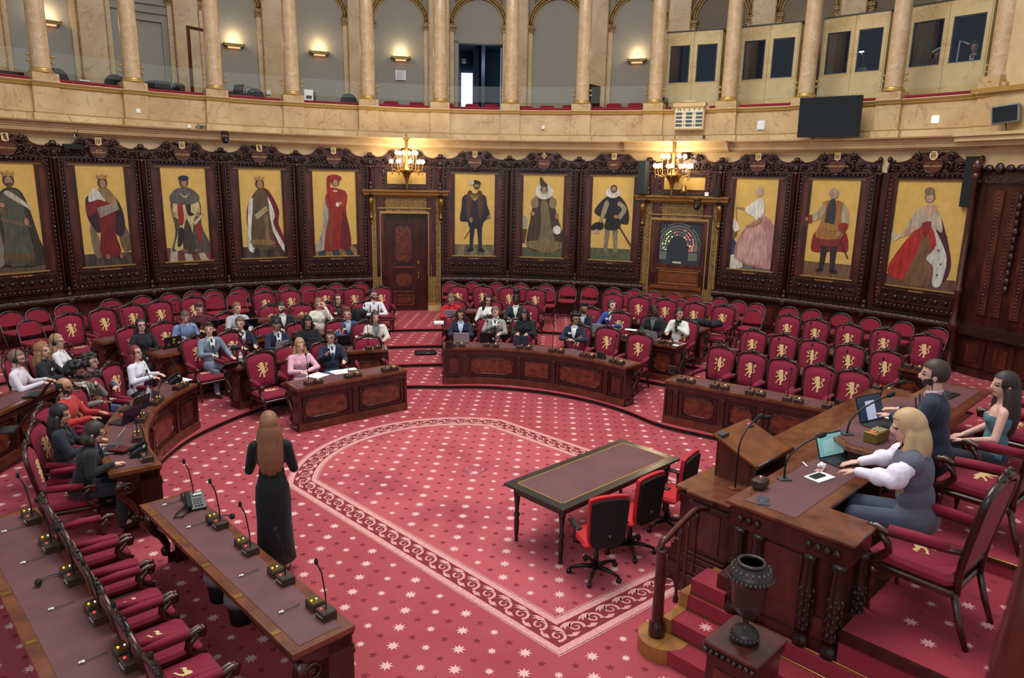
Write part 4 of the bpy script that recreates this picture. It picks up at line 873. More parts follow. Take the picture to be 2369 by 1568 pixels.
wallbox('plaster_patch', 'pale patch of bare plaster on a parapet pedestal at the left', 'patch', 320, 256, 12.33, .10, .1, .004, white, .001)
wallbox('wall_sensor', 'small black and grey sensor on the cornice under the vote tally board', 'sensor', 1629, 317, 12.3, .06, .1, .06, greyp)
wallbox('light_switch', 'white light switch on the gallery pillar above the laptop desk', 'switch', 621, 214, 15.5, .13, .13, .03, white)
T = thing('cable_box', 'tangle of thin cables and a small circuit box on the cornice ledge at the left', 'cables', M=onwall(wp(466, 293, 12.35)[0], 12.35, 5.5)); p = MB(greyp); p.box(-.05, .05, -.04, 0, -.02, .05); p.use(mat('green_cable', (70, 90, 60), .6))
for k in range(4): p.tube([(-.16+.02*k, -.02, -.03), (-.1, -.04, .05+.01*k), (0, -.05, .0), (.09, -.03, .06-.02*k), (.14, -.02, -.02)], .005, 5)
p.build('cable', T)
# television
M = onwall(.858, 11.88, 5.47) @ Matrix.Rotation(.12, 4, 'Z') @ Matrix.Rotation(.06, 4, 'X') 
T = thing('television', 'large black flat television screen hanging on the gallery parapet', 'television', M=M)
p = MB(black); p.bbox(-.70, .70, -.02, .06, 0, .92, .01); p.build('casing', T); p = MB(mat('dark_screen', (8, 8, 10), .12, spec=.6)); p.box(-.685, .685, -.025, -.018, .03, .905); p.build('screen', T); p = MB(steel); p.box(-.3, .3, .06, .3, .3, .7); p.build('bracket', T)
# small monitor on the right pier
M = onwall(1.165, 12.05, 5.62) @ Matrix.Rotation(.35, 4, 'Z') @ Matrix.Rotation(-.12, 4, 'Y')
T = thing('monitor', 'small grey monitor on a bracket on the right-hand pier', 'monitor', M=M)
p = MB(mat('monitor_grey', (130, 130, 128), .5)); p.bbox(-.24, .24, -.06, .12, 0, .36, .02); p.build('casing', T); p = MB(mat('dark_screen', (8, 8, 10), .12)); p.box(-.215, .2, -.065, -.058, .03, .33); p.build('screen', T); p = MB(black); p.tube([(0, .05, 0), (.02, .04, -.2), (.1, .05, -.38)], .01); p.build('cable', T)
# vote tally board N S F
t0_, z0_ = wp(1594, 278, 12.28); T = thing('tally_board', 'cream tally board with columns N, S and F of dark number windows', 'sign', M=onwall(t0_, 12.28, z0_))
cr = mat('tally_cream', (214, 206, 170), .5); p = MB(cr); p.box(-.36, .36, -.03, .1, -.22, .35); p.build('panel', T)
p = MB(plaster); p.box(-.43, .43, -.09, .16, .35, .44); p.box(-.39, .39, -.05, .16, .31, .36); p.box(-.4, .4, -.01, .16, -.25, .31); p.ell((0, -.02, .48), (.22, .03, .035)); p.build('cornice', T)
p = MB(mat('tally_window', (72, 76, 84), .5))
for c in range(3):
    for r in range(4): x = -.27+.27*c; z = .17-.1*r; p.box(x-.085, x+.085, -.036, -.03, z-.035, z+.03)
p.build('number_window', T)
p = MB(black)
for c, ch in enumerate('NSF'): text_mb(p, ch, .12, Matrix.Translation((-.27+.27*c, -.034, .275)), .002)
for c in range(2):
    p.box(-.145+.27*c, -.125+.27*c, -.036, -.03, .25, .3)
    for r, ch in enumerate('+-oA'): text_mb(p, ch, .08, Matrix.Translation((-.135+.27*c, -.034, .17-.1*r)), .002)
p.build('lettering', T)
# ---- right-hand pier and panelled wall running towards the viewer
A = Vector((11.22, 5.28, 0)); Bv = Vector((12.6, .8, 0)); dv = (Bv-A).normalized(); ang = math.atan2(dv.y, dv.x)
MR = Matrix.Translation(A) @ Matrix.Rotation(ang, 4, 'Z')           # x along the wall, +y into the wall? checked below
s_ = 1 if (MR.to_3x3() @ Vector((0, 1, 0))).dot(Vector((1, 0, 0))) > 0 else -1
def RB(mb, x0, x1, d0, d1, z0, z1):
    """d = depth out of the wall into the room"""
    ya, yb = sorted((-s_*d0, -s_*d1)); mb.box(x0, x1, ya, yb, z0, z1, MR)
w = MB(wood); RB(w, -.35, 6, -.2, 0, 0, 4.75); struct(w.build('wall_right'))
w = MB(plaster); RB(w, -.3, 6, -.2, -.01, 4.7, 9); RB(w, -.5, 6, 0, .28, 5.2, 5.3); RB(w, -.5, 6, 0, .42, 5.3, 5.4); RB(w, -.5, 6, 0, .48, 5.4, 5.46); w.use(marble); RB(w, -.3, 6, -.2, .1, 5.46, 6.3); w.use(gilt); RB(w, -.45, 6, -.1, .2, 6.26, 6.36); w.use(marble); RB(w, -.35, .1, -.2, .16, 6.36, 6.6); struct(w.build('trim_11'))
w = MB(colm); w.lathe([(.3, 6.6), (.27, 6.7), (.25, 12)], 20, MR @ Matrix.Translation((1.05, -s_*.0, 0))); tag(w.build('marble_column'), 'column fragment at the top right edge of the picture beyond the last gallery column', 'column')
p = MB(carved)
for k, x in enumerate((.32, .62, 1.02, 1.32, 1.8, 2.1, 2.6)):
    p.use(wood2); RB(p, x-.03, x+.17, 0, .03, 1.7, 4.3); p.use(carved)
    for q in range(34): z = 1.75+q*.075; p.ell((x+.07, -s_*.025, z), (.034, .02, .03), 6, 4, MR)
for x in (.85, 2.35):
    for q in range(12): z = 2.3+q*.17; p.ell((x, -s_*.06, z), (.05+.012*math.sin(q*2), .045, .09), 8, 5, MR)
RB(p, -.1, 6, 0, .08, 4.45, 4.6)
for q in range(12): p.ell((.1+.22*q, -s_*.05, 4.75), (.1, .05, .08+.04*(q % 3 == 1)), 8, 5, MR)
RB(p, -.1, 6, 0, .14, 1.24, 1.45)
p.use(wood); 
for k in range(6): RB(p, .1+.62*k, .62+.62*k, 0, .03, .55, 1.15); p.use(wood2); RB(p, .22+.62*k, .5+.62*k, 0, .05, .66, 1.04); p.use(wood)
for k in range(3): RB(p, -.2, 6, 0, .16-.04*k, .36+.05*k, .41+.05*k)
struct(p.build('trim_12'))
p = MB(wood2); M = MR @ Matrix.Translation((-.06, -s_*.18, 0)); p.lathe([(.11, .377), (.12, .5), (.09, .56), (.09, 1.3), (.12, 1.36), (.1, 1.46), (.06, 1.6), (.055, 2.1), (.085, 2.14), (.085, 2.2), (.045, 2.26), (.04, 4.5), (.08, 4.56), (.08, 4.66)], 12, M); p.ell((0, 0, 4.8), (.1, .1, .16), M=M); struct(p.build('trim_13'))
# ---- chandeliers
def chandelier(lab, th, R, z, sc=1.0, bell=False):
    M = onwall(th, R, z) @ Matrix.Scale(sc, 4); T = thing('chandelier', lab, 'chandelier', M=M)
    br = mat('gilt_bronze', (150, 108, 56), .3, .7)
    p = MB(br); p.lathe([(.0, -.62), (.03, -.56), (.02, -.5), (.04, -.42), (.035, -.36), (.06, -.25), (.11, -.12), (.2, -.04), (.21, 0), (.1, .04), (.05, .12), (.05, .5), (.07, .55), (.035, .6), (.045, .75), (.06, .8), (.02, .86), (.01, .98)], 12); p.ell((0, 0, .84), (.11, .03, .03)); p.build('stem', T)
    p = MB(br); p.tube([(0, .0, -.3), (0, .1, -.1), (0, .32, -.02), (0, .42, -.04)], .03); p.ell((0, .42, -.04), (.09, .04, .12)); p.tube([(0, 0, .35), (0, .2, .4), (0, .4, .2)], .015); p.build('wall_bracket', T)
    k = 0
    for n, rr, zz in ((9, .46, .22), (6, .28, .46)):
        for j in range(n):
            a = 2*PI*j/n+(.2 if n == 6 else 0); c_, s2 = math.cos(a), math.sin(a)
            p = MB(br); p.tube([(.1*c_, .1*s2, 0), (rr*.55*c_, rr*.55*s2, -.06), (rr*.95*c_, rr*.95*s2, .0), (rr*c_, rr*s2, zz-.14), (rr*c_, rr*s2, zz-.06)], .014, 6); p.lathe([(.02, 0), (.045, .015), (.03, .05)], 8, Matrix.Translation((rr*c_, rr*s2, zz-.1))); 
            if n == 9: p.tube([(rr*.95*c_, rr*.95*s2, 0), (rr*.95*c_, rr*.95*s2, -.16)], .008, 5)
            ar = p.build('arm', T); p = MB(globe); p.ell((rr*c_, rr*s2, zz), (.055, .055, .062), 10, 8); p.build('glass_globe', ar)
    L = point('chandelier_light', M @ Vector((0, -.3, .35)), 95, (1.0, .80, .52), .35)
    if bell:
        p = MB(br); p.lathe([(.1, -.55), (.085, -.5), (.05, -.38), (.0, -.34)], 12, Matrix.Translation((.3, .1, .1))); p.build('bell', T)
t, z = wp(941, 392, 11.9); chandelier('lit brass chandelier with glass globes, over the closed panelled door', t, 11.9, z, 1.0)
t, z = wp(1556, 404, 11.9); chandelier('lit brass chandelier with glass globes, over the vote display board', t, 11.9, z, 1.05, True)
# ---- gallery wall lamps
SC = [(541, 107, 'leftmost but one of the gallery wall lamps, over the laptop desk'), (739, 124, 'wall lamp over the black desk with the printer box'), (927, 134, 'wall lamp over the notice sheet in the gallery'), (1474, 139, 'wall lamp just left of the interpreters\' booths'), (110, 47, 'leftmost of the gallery wall lamps, half behind the first column'), (1838, 137, 'wall lamp seen through the glass of the second booth')]
for px, py, lab in SC:
    t, z = wp(px, py, RG-.05); z = 8.1; T = thing('wall_lamp', lab, 'lamp', M=onwall(t, RG, z), group='half-shell wall lamps of the gallery')
    p = MB(brassd); P = [(-.31, .05), (.31, .05), (.3, .0), (.2, -.05), (-.2, -.05), (-.3, .0)]; p.prism(P, -.2, -.02); p.build('shell', T)
    p = MB(mat('lamp_slot', (255, 190, 150), .5, emis=(255, 170, 120), es=1.6)); p.box(-.17, .17, -.15, -.04, -.075, -.052); p.build('lower_slot', T)
    p = MB(mat('lamp_tube', (255, 230, 190), .5, emis=(255, 214, 160), es=10)); p.box(-.24, .24, -.16, -.06, .052, .06); p.build('tube', T)
    point('wall_lamp_light', onwall(t, RG-.2, z+.24).translation, 10, (1.0, .78, .48), .12)
# notice sheet, gallery furniture
t, z = wp(927, 174, RG-.05); p = MB(paper); p.box(-.17, .17, -.015, 0, -.15, .15, onwall(t, RG-.05, z)); p.use(mat('print_grey', (150, 155, 165), .8))
for k in range(10): p.box(-.13, .13-.05*(k % 3), -.02, -.014, .11-.025*k, .118-.025*k, onwall(t, RG-.05, z))
tag(p.build('notice_sheet'), 'white printed notice sheet on the grey gallery wall', 'notice')
# red seats showing above the parapet
seat = None
for px, py, h in ((905, 238, 0), (964, 240, .0), (975, 241, -.08), (1033, 243, 0), (1093, 243, 0), (1137, 243, 0), (1216, 245, -.04), (1266, 245, -.02), (1318, 245, 0), (1378, 246, -.04), (1420, 242, .04), (1450, 246, -.06), (1470, 242, .04), (1388, 245, -.08)):
    t, z = wp(px, 240, 13.3); loc = Vector((13.3*math.sin(t), 13.3*math.cos(t), 5.8+h))
    sn_ = globals().get('sn_', 0)+1; sl_ = 'red upholstered seat back above the gallery parapet at %s' % ['the left of the fifth bay', 'the right of the fifth bay', 'the right of the fifth bay, lower', 'the left of the doorway bay', 'the middle of the doorway bay', 'the right of the doorway bay', 'the left of the seventh bay', 'the left-middle of the seventh bay', 'the middle of the seventh bay', 'the left of the eighth bay', 'the middle of the eighth bay, upper', 'the middle of the eighth bay, lower', 'the right of the eighth bay, upper', 'the far left of the eighth bay'][sn_-1]
    if seat is None:
        seat = thing('gallery_seat', sl_, 'seat', loc, -t, 'red seats in the gallery')
        p = MB(velvet); P = [(-.22, 0), (.22, 0), (.22, .68), (.18, .73), (-.18, .73), (-.22, .68)]; p.prism(P, 0, .09); p.build('backrest', seat); p = MB(velvet); p.bbox(-.21, .21, -.4, 0, .36, .44, .03); p.build('seat_pad', seat); p = MB(darkw); p.box(-.2, -.16, -.3, .05, 0, .4); p.box(.16, .2, -.3, .05, 0, .4); p.build('support', seat)
    else: dup(seat, loc, -t, sl_)
# desks, projector, laptops, chairs up there
def gal(px, py, R, z=None): 
    t, zz = wp(px, py, R); return onwall(t, R, zz if z is None else z)
T = thing('projector', 'black projector with a silver-ringed lens on the gallery rail', 'projector', M=gal(385, 196, 12.95, 6.38) @ Matrix.Rotation(.35, 4, 'Z')); p = MB(mat('projector_black', (44, 46, 54), .45)); p.bbox(-.42, .42, -.2, .35, 0, .22, .04); p.build('casing', T)
p = MB(chrome); p.tube([(.1, -.2, .1), (.1, -.22, .1)], .12, 20); p.use(black); p.tube([(.1, -.21, .1), (.1, -.235, .1)], .1, 20); p.build('lens_ring', T); p = MB(greyp); p.box(-.5, .6, -.1, .4, -.58, -.005); st = p.build('stand', T)
T = thing('wooden_desk', 'dark wooden desk behind the red rail between the first and second columns', 'desk', M=gal(195, 180, 13.1, 5.8)); p = MB(darkw); p.box(-.5, .5, -.2, .4, .55, .62); p.use(wood); p.box(-.48, .48, -.18, .38, 0, .55); p.build('body', T); p = MB(white); p.bbox(-.1, .12, -.1, .05, .62, .65, .005); tag(p.build('papers'), 'white sheets lying on the dark gallery desk', 'paper').matrix_world = gal(190, 172, 13.1, 5.82)
T = thing('wooden_desk', 'dark wooden desk top at the left edge of the gallery', 'desk', M=gal(20, 165, 13.1, 5.8)); p = MB(darkw); p.box(-.6, .7, -.2, .4, .6, .68); p.box(-.5, .6, -.1, .3, 0, .6); p.build('body', T)
def task_chair(lab, M, mm=black):
    T = thing('office_chair', lab, 'chair', M=M, group='black chairs in the gallery'); p = MB(mm); p.prism(cat([(-.22, .42), (-.24, .75), (-.12, .93), (.12, .93), (.24, .75), (.22, .42)], 3), 0, .05); p.build('backrest', T); p = MB(mm); p.bbox(-.23, .23, .05, .5, .4, .48, .03); p.build('seat', T); p = MB(black); p.tube([(0, .27, .06), (0, .27, .42)], .03)
    for k in range(5): a = 2*PI*k/5; p.tube([(0, .27, .08), (.27*math.cos(a), .27+.27*math.sin(a), .04)], .02)
    p.build('base', T)
for px, R, lab in ((135, 13.0, 'black chair back between the first column and the dark gallery desk'), (268, 13.0, 'black chair back left of the second gallery column'), (590, 13.3, 'dark office chair right of the gallery laptop desk'), (806, 13.3, 'round-backed black office chair at the black gallery desk')): task_chair(lab, gal(px, 200, R, 5.72 if px < 700 else 5.74))
T = thing('equipment_desk', 'small desk with dark top carrying a laptop and headphones in the gallery', 'desk', M=gal(552, 212, 13.2, 5.8)); p = MB(black); p.box(-.4, .42, -.2, .4, .66, .7); p.build('top', T); p = MB(mat('desk_beige', (168, 140, 128), .6)); p.box(-.38, .38, -.15, .35, 0, .66); p.build('body', T)
T = thing('laptop', 'open laptop on the small gallery desk, seen from the side', 'laptop', M=gal(548, 190, 13.2, 6.5) @ Matrix.Rotation(-.9, 4, 'Z')); p = MB(steel); p.box(-.17, .17, -.24, 0, 0, .02); p.build('base', T); p = MB(black); p.box(-.17, .17, 0, .015, 0, .25, Matrix.Rotation(-.35, 4, 'X')); p.build('screen', T)
T = thing('headphones', 'pair of headphones standing on the small gallery desk', 'headphones', M=gal(574, 192, 13.1, 6.5)); p = MB(black); p.tube([(-.09+.0*k, 0, 0) if k == 0 else (.1*math.cos(PI-PI*k/8), 0, .06+.12*math.sin(PI*k/8)) for k in range(9)], .01); p.build('band', T); p = MB(chrome); p.ell((.1, 0, .04), (.02, .05, .055)); p.build('ear_cup', T)
T = thing('equipment_desk', 'long low black desk behind the rail between the fourth and fifth columns', 'desk', M=gal(775, 222, 13.3, 5.8)); p = MB(black); p.box(-.85, .75, -.15, .45, .58, .62); p.build('top', T)
for x in (-.8, .68): p = MB(black); p.box(x, x+.05, -.1, .4, 0, .58); p.build('leg', T)
T = thing('cardboard_box', 'white printed product box standing on the black gallery desk', 'box', M=gal(716, 222, 13.2, 6.42)); p = MB(white); p.bbox(-.15, .1, -.04, .06, 0, .3, .004); p.use(greyp); p.box(-.1, .06, -.045, -.04, .05, .14); p.use(sage); p.box(.1, .18, -.03, .05, 0, .24); p.build('carton', T)
T = thing('television', 'black upright screen seen edge-on behind the seventh column', 'screen', M=gal(1376, 215, 13.4, 5.85) @ Matrix.Rotation(1.2, 4, 'Z')); p = MB(black); p.bbox(-.3, .3, -.03, .03, .2, 1.25, .01); p.box(-.05, .05, -.05, .05, 0, .3); p.build('casing', T)
p = MB(black); p.bbox(-.04, .04, -.3, .3, 0, .95, .03, gal(1540, 225, 13.3, 5.75)); tag(p.build('equipment_case'), 'narrow black case between the eighth column and the first booth', 'case')
# microphone stand above the second painting
T = thing('microphone', 'small microphone on a short stand above the carved cresting at the left', 'microphone', M=onwall(wp(173, 320, 12.2)[0], 12.2, 4.95)); p = MB(chrome); p.tube([(0, 0, 0), (0, 0, .27)], .012); p.build('stand', T); p = MB(black); p.ell((.05, 0, .2), (.04, .03, .03)); p.tube([(.05, 0, .22), (.1, 0, .35), (0, .1, .52), (-.05, .1, .6)], .006); p.build('capsule', T); p = MB(blackm); p.box(-.25, .15, -.02, .08, -.12, -.01); p.build('mount', T)
s = thing('wall_sensor', 'small black sensor and white box on the cornice right of the right chandelier', 'sensor', M=onwall(wp(1657, 440, 12.2)[0], 12.2, 4.0)); p = MB(blackm); p.prism([(-.09, 0), (.09, 0), (.09, .16), (.04, .24), (-.04, .24), (-.09, .16)], -.03, .06); p.build('housing', s); p = MB(white); p.box(-.3, -.2, -.02, .05, 0, .1); p.build('power_box', s)
# ---- interpreters' booths
def pp(px, py, R): t, z = wp(px, py, R); return Vector((R*math.sin(t), R*math.cos(t), 0))
bm_ = mat('booth_marble_cream', (208, 184, 128), .45, noise=(2, (190, 160, 100), .3, .7), wave=(1.2, (160, 124, 76), 1.4))
for k, (a, b, lab) in enumerate(((1548, 1676, 'interpreters\' booth nearest the tally board, empty'), (1719, 1857, 'second interpreters\' booth from the left, one listener inside'), (1910, 2062, 'third interpreters\' booth from the left, with a lit desk lamp'), (2106, 2300, 'rightmost interpreters\' booth, with a man in a dark suit inside'))):
    A_, B_ = pp(a, 60, 13.6), pp(b, 20, 13.6); L_ = (B_-A_).length; dd = (B_-A_)/L_; M = Matrix.Translation((A_.x, A_.y, 5.8)) @ Matrix.Rotation(math.atan2(dd.y, dd.x), 4, 'Z')
    T = thing('interpreters_booth', lab, 'booth', M=M, group='interpreters\' booths in the gallery')
    zt, w0, w1 = 2.68, 1.33, 2.33; h = L_/2
    for q in (0, 1):
        x0, x1 = q*h, (q+1)*h; m_ = .1
        p = MB(bm_); p.box(x0+.004, x0+m_, -.04, .04, 0, zt); p.box(x1-m_, x1-.004, -.04, .04, 0, zt); p.box(x0+m_, x1-m_, -.04, .04, 0, w0); p.box(x0+m_, x1-m_, -.04, .04, w1, zt); p.build('front_panel', T)
        p = MB(boothglass); p.box(x0+m_, x1-m_, -.005, .005, w0, w1); g = p.build('window_glass', T)
        p = MB(mat('booth_frame', (40, 52, 84), .5)); rectframe(p, x0+m_, x1-m_, w0, w1, .025, -.02, .03); p.build('window_frame', T)
    p = MB(bm_); p.box(-.02, .02, -.04, 1.6, 0, zt); p.box(L_-.02, L_+.02, -.04, 1.6, 0, zt); p.build('side_panel', T)
    p = MB(boothin); p.box(.03, L_-.03, 1.5, 1.56, 0, zt); p.box(.03, L_-.03, .05, 1.5, .0, .03); p.build('back_panel', T); p = MB(mat('booth_roof', (70, 66, 60), .7)); p.box(-.04, L_+.04, -.05, 1.6, zt, zt+.04); p.build('roof', T)
    p = MB(greyp); p.box(.04, L_-.04, .06, .6, 1.2, 1.24); p.build('desk', T)
    p = MB(mat('blue_reflection', (70, 90, 130), .3)); p.box(h*.55, h*.62, 1.2, 1.24, w0-.2, w1+.2); p.box(h*1.5, h*1.56, 1.2, 1.24, w0-.2, w1+.2); p.build('curtain_strip', T)  # flat blue strips stand in for reflections in the booth glass
    point('booth_light', M @ Vector((h, .8, 2.3)), 3, (1, .9, .8), .2)
    BOOTHM = globals().setdefault('BOOTHM', []); BOOTHM.append((M, L_))
# ================================================================ armchairs
LION = [(.38, 1.28), (.50, 1.30), (.60, 1.24), (.64, 1.14), (.62, 1.05), (.66, .92), (.68, .78), (.70, .62), (.74, .5), (.72, .38), (.64, .30), (.60, .22), (.66, .12), (.62, .04), (.50, .0), (.44, .03), (.52, .08), (.50, .14), (.46, .22), (.50, .34), (.44, .42), (.36, .36), (.30, .28), (.24, .20), (.26, .12), (.14, .10), (.12, .15), (.18, .18), (.20, .26), (.24, .36), (.34, .48), (.38, .60), (.36, .70), (.28, .66), (.18, .60), (.08, .60), (.06, .66), (.14, .68), (.24, .76), (.32, .82), (.28, .88), (.18, .90), (.10, .98), (.02, 1.04), (.06, 1.10), (.14, 1.05), (.24, 1.0), (.32, 1.0), (.30, 1.06), (.22, 1.10), (.20, 1.16), (.28, 1.22)]
TAIL = [(.72, .48), (.84, .5), (.92, .6), (.88, .72), (.79, .8), (.8, .92), (.92, 1.0), (.97, 1.1), (.9, 1.18), (.82, 1.12), (.86, 1.05)]
def make_armchair():
    """origin on the floor under the seat, front towards +y"""
    T = thing('armchair', 'carved mahogany armchair with red velvet', 'armchair')
    lean = Matrix.Translation((0, -.25, .47)) @ Matrix.Rotation(.17, 4, 'X')    # back plane: x, z up
    p = MB(velvet); vs = []; fs = []; nx, nz = 8, 9                                # domed back pad
    def bw(z): return .235+.04*math.sin(min(1, z/.6)*PI*.5)
    for j in range(nz+1):
        v = j/nz
        for i in range(nx+1):
            u = i/nx*2-1; top = .56+.05*(1-u*u); z = .03+v*top; x = u*bw(z)*(1-.08*max(0, v-.85)/.15); y = .045*math.sqrt(max(0, 1-u**4))*math.sqrt(max(0, 1-(2*v-1)**6)); vs.append((x, y, z))
    o = len(vs); vs += [(x, -.015, z) for x, y, z in vs]
    for j in range(nz):
        for i in range(nx): a = j*(nx+1)+i; fs.append((a, a+1, a+nx+2, a+nx+1)); fs.append((o+a, o+a+nx+1, o+a+nx+2, o+a+1))
    p.add(vs, fs, True, lean); bp = p.build('backrest', T)
    p = MB(embro); sc = .22; P = [(-(x-.5)*sc, z*sc+.20) for x, z in cat(LION, 2)]
    p.prism(P, .046, .053, lean); Q = [(-(x-.5)*sc, z*sc+.20) for x, z in spline(TAIL, 3)]; p.ribbon(Q, .016, .006, lean @ Matrix.Translation((0, .047, 0)), taper=False); p.build('lion_emblem', bp)
    p = MB(wood)                                                              # frame round the pad
    pts = [(-.225, -.03, -.12), (-.235, -.01, 0)]+[(-.25-.03*math.sin(k/5*PI*.5), 0, .12+.42*k/5) for k in range(6)]+[(-.265, 0, .6), (-.215, 0, .645), (-.1, 0, .67), (0, 0, .68)]
    pts += [(-x, y, z) for x, y, z in pts[:-1][::-1]]; p.tube(pts, .026, 7, lean); p.tube([(-.235, .0, .02), (.235, 0, .02)], .025, 6, lean)
    for q in range(28): a = q/28; 
    p.build('back_frame', T)
    p = MB(carved); p.ell((0, .0, .70), (.07, .035, .04), 8, 5, lean)
    for sx in (-1, 1): p.ell((sx*.08, .0, .69), (.05, .03, .025), 6, 4, lean); p.tube([(sx*.14, 0, .672), (sx*.11, .01, .70), (sx*.06, .01, .71), (sx*.03, 0, .735)], .016, 5, lean); p.ell((sx*.035, .005, .735), (.028, .02, .02), 6, 4, lean)
    p.build('crest', T)
    p = MB(velvet); p.bbox(-.275, .275, -.24, .30, .38, .47, .03); p.ell((0, .03, .455), (.25, .26, .04), 12, 6); sp = p.build('seat', T)
    p = MB(embro); P = [((z-.65)*.2, (x-.5)*.2+.04) for x, z in LION]; p.slab(P, .492, .497); p.build('seat_emblem', sp)
    p = MB(wood); p.bbox(-.29, .29, -.26, .31, .335, .385, .012); p.build('seat_frame', T)
    for sx in (-1, 1):
        p = MB(velvet); p.tube([(sx*.27, -.19, .68), (sx*.29, 0, .675), (sx*.30, .17, .665)], [.032, .038, .034], 8); p.build('arm_pad', T)
        p = MB(wood); p.tube([(sx*.255, -.27, .66), (sx*.27, -.18, .65), (sx*.3, .18, .635), (sx*.305, .25, .655), (sx*.305, .29, .64), (sx*.305, .28, .60), (sx*.30, .25, .60)], [.02, .022, .024, .034, .036, .03, .022], 7)
        p.tube([(sx*.30, .24, .63), (sx*.295, .17, .56), (sx*.285, .16, .5), (sx*.285, .22, .43), (sx*.285, .30, .38)], [.03, .026, .026, .032, .034], 7); p.ell((sx*.305, .285, .64), (.03, .035, .035), 8, 5); p.build('arm_scroll', T)
        p = MB(wood); p.lathe([(.014, 0), (.018, .03), (.012, .05), (.022, .1), (.03, .22), (.024, .26), (.034, .29), (.036, .34)], 8, Matrix.Translation((sx*.25, .26, 0))); p.build('leg', T)
        p = MB(wood); p.tube([(sx*.245, -.37, 0), (sx*.245, -.31, .15), (sx*.24, -.25, .36)], [.018, .022, .026], 7); p.build('leg', T)
    return T
AC0 = make_armchair(); AC0_used = False
def armchair(p, z, rz, label, group, sc=1.0, mats=None):
    global AC0_used
    if not AC0_used: AC0_used = True; o = AC0; o.location = (p[0], p[1], z); o.rotation_euler = (0, 0, rz); o['label'] = label; o['group'] = group; o.scale = (sc,)*3
    else: o = dup(AC0, (p[0], p[1], z), rz, label, group, sc)
    if mats: swap(o, mats)
    return o
def crest_at(px, py, lv, h=1.17):
    """stand an armchair so that its crest falls on the surveyed point"""
    q = at(px, py, lv+h); return q
def face_to(x, y, fx=0.0, fy=0.0): return math.atan2(-(fx-x), fy-y)
CREST_BACK = .375                                                             # crest lies this far behind the seat centre
def put_chair(px, py, lvl, label, group, rz=None, k=0, sc=1.0, dz=0):
    z = LV[lvl] if isinstance(lvl, int) else lvl
    q = crest_at(px, py, z, 1.175*sc+dz); r = face_to(q.x, q.y) if rz is None else rz
    ml = [None, {velvet: velvet2}, {velvet: velvet3}, {embro: embro2}, {velvet: velvet3, embro: embro2}][k % 5]
    return armchair((q.x-math.sin(r)*CREST_BACK*sc, q.y+math.cos(r)*CREST_BACK*sc), z, r, label, group, sc, ml)
SEATS = {}
rows = [
 ('L0', 0, 'front left bench on the floor', [(598, 809), (666, 794), (749, 786), (849, 774)], None),
 ('L1', 1, 'left block, front tier', [(448, 775), (531, 762), (615, 748), (690, 742), (781, 737), (843, 740)], None),
 ('L2', 2, 'left block, second tier', [(297, 753), (375, 742), (522, 720), (625, 703), (696, 699), (760, 697), (840, 695)], None),
 ('L3', 3, 'left block, back tier', [(154, 723), (233, 711), (300, 701), (365, 693), (443, 684), (610, 672), (670, 668), (751, 663), (818, 662), (881, 661)], None),
 ('C1', 1, 'centre block, front tier', [(1057, 727), (1132, 730), (1211, 733), (1341, 747), (1409, 753), (1483, 767)], None),
 ('C2', 2, 'centre block, second tier', [(1053, 690), (1137, 692), (1222, 699), (1367, 708), (1437, 718), (1512, 726), (1591, 736)], None),
 ('C3', 3, 'centre block, back tier', [(1060, 658), (1117, 658), (1179, 661), (1240, 665), (1419, 676), (1481, 683), (1543, 689), (1610, 697), (1677, 704)], None),
 ('R1', 1, 'right block, front tier', [(1674, 798), (1745, 811), (1817, 826), (1902, 841), (1981, 853)], 2.306),
 ('R2', 2, 'right block, second tier', [(1748, 760), (1817, 771), (1887, 783), (1971, 794), (2056, 808)], 2.306),
 ('R3', 3, 'right block, back tier', [(1828, 726), (1893, 736), (1969, 747), (2052, 757), (2147, 770)], 2.306),
 ('W1', 1, 'far-left curved bench', [(250, 838), (203, 866), (160, 895), (94, 935), (76, 974), (56, 1026)], -1.5),
 ('W2', 2, 'far-left second tier', [(8, 826), (62, 812), (83, 795)], -1.2),
 ('E1', 0, 'near-left straight bench', [(97, 1150), (134, 1207), (175, 1276), (223, 1351), (280, 1435), (352, 1535)], -.895),
]
ORD = ['first', 'second', 'third', 'fourth', 'fifth', 'sixth', 'seventh', 'eighth', 'ninth', 'tenth']
OCC = {'L0': {1, 2}, 'L1': {0, 1, 2, 3, 4, 5}, 'L2': {0, 2, 3, 4, 5, 6}, 'C1': {0, 1, 2, 3}, 'C2': {0, 1, 2, 3, 4, 5, 6}, 'W1': {1, 2, 3, 4, 5}, 'W2': {0, 1, 2}}
kk = 0
for key, lvl, desc, pts, rz in rows:
    SEATS[key] = []
    for j, (x, y) in enumerate(pts):
        st = 'occupied' if j in OCC.get(key, ()) else 'empty'
        side = 'nearest the far wall' if key == 'E1' else 'from the left'
        if key == 'E1': lab = '%s red lion armchair counted from the far end of the near-left straight bench' % ORD[j]
        elif key == 'W1' and j == 0: lab = 'empty lion armchair between the red-haired person and the man in denim jacket'
        elif key == 'W1': lab = 'occupied velvet armchair at the far-left curved bench, %s from its far end' % ORD[j]
        else: lab = '%s velvet armchair, %s, %s from the left' % (st, desc, ORD[j])
        kk += 1; r = rz
        if key == 'W1': r = [-1.75, -1.8, -1.8, -1.55, -1.4, -1.15][j]
        SEATS[key].append(put_chair(x, y, lvl, lab, 'lion armchairs of the chamber', r, (kk*7+j*3) % 5))
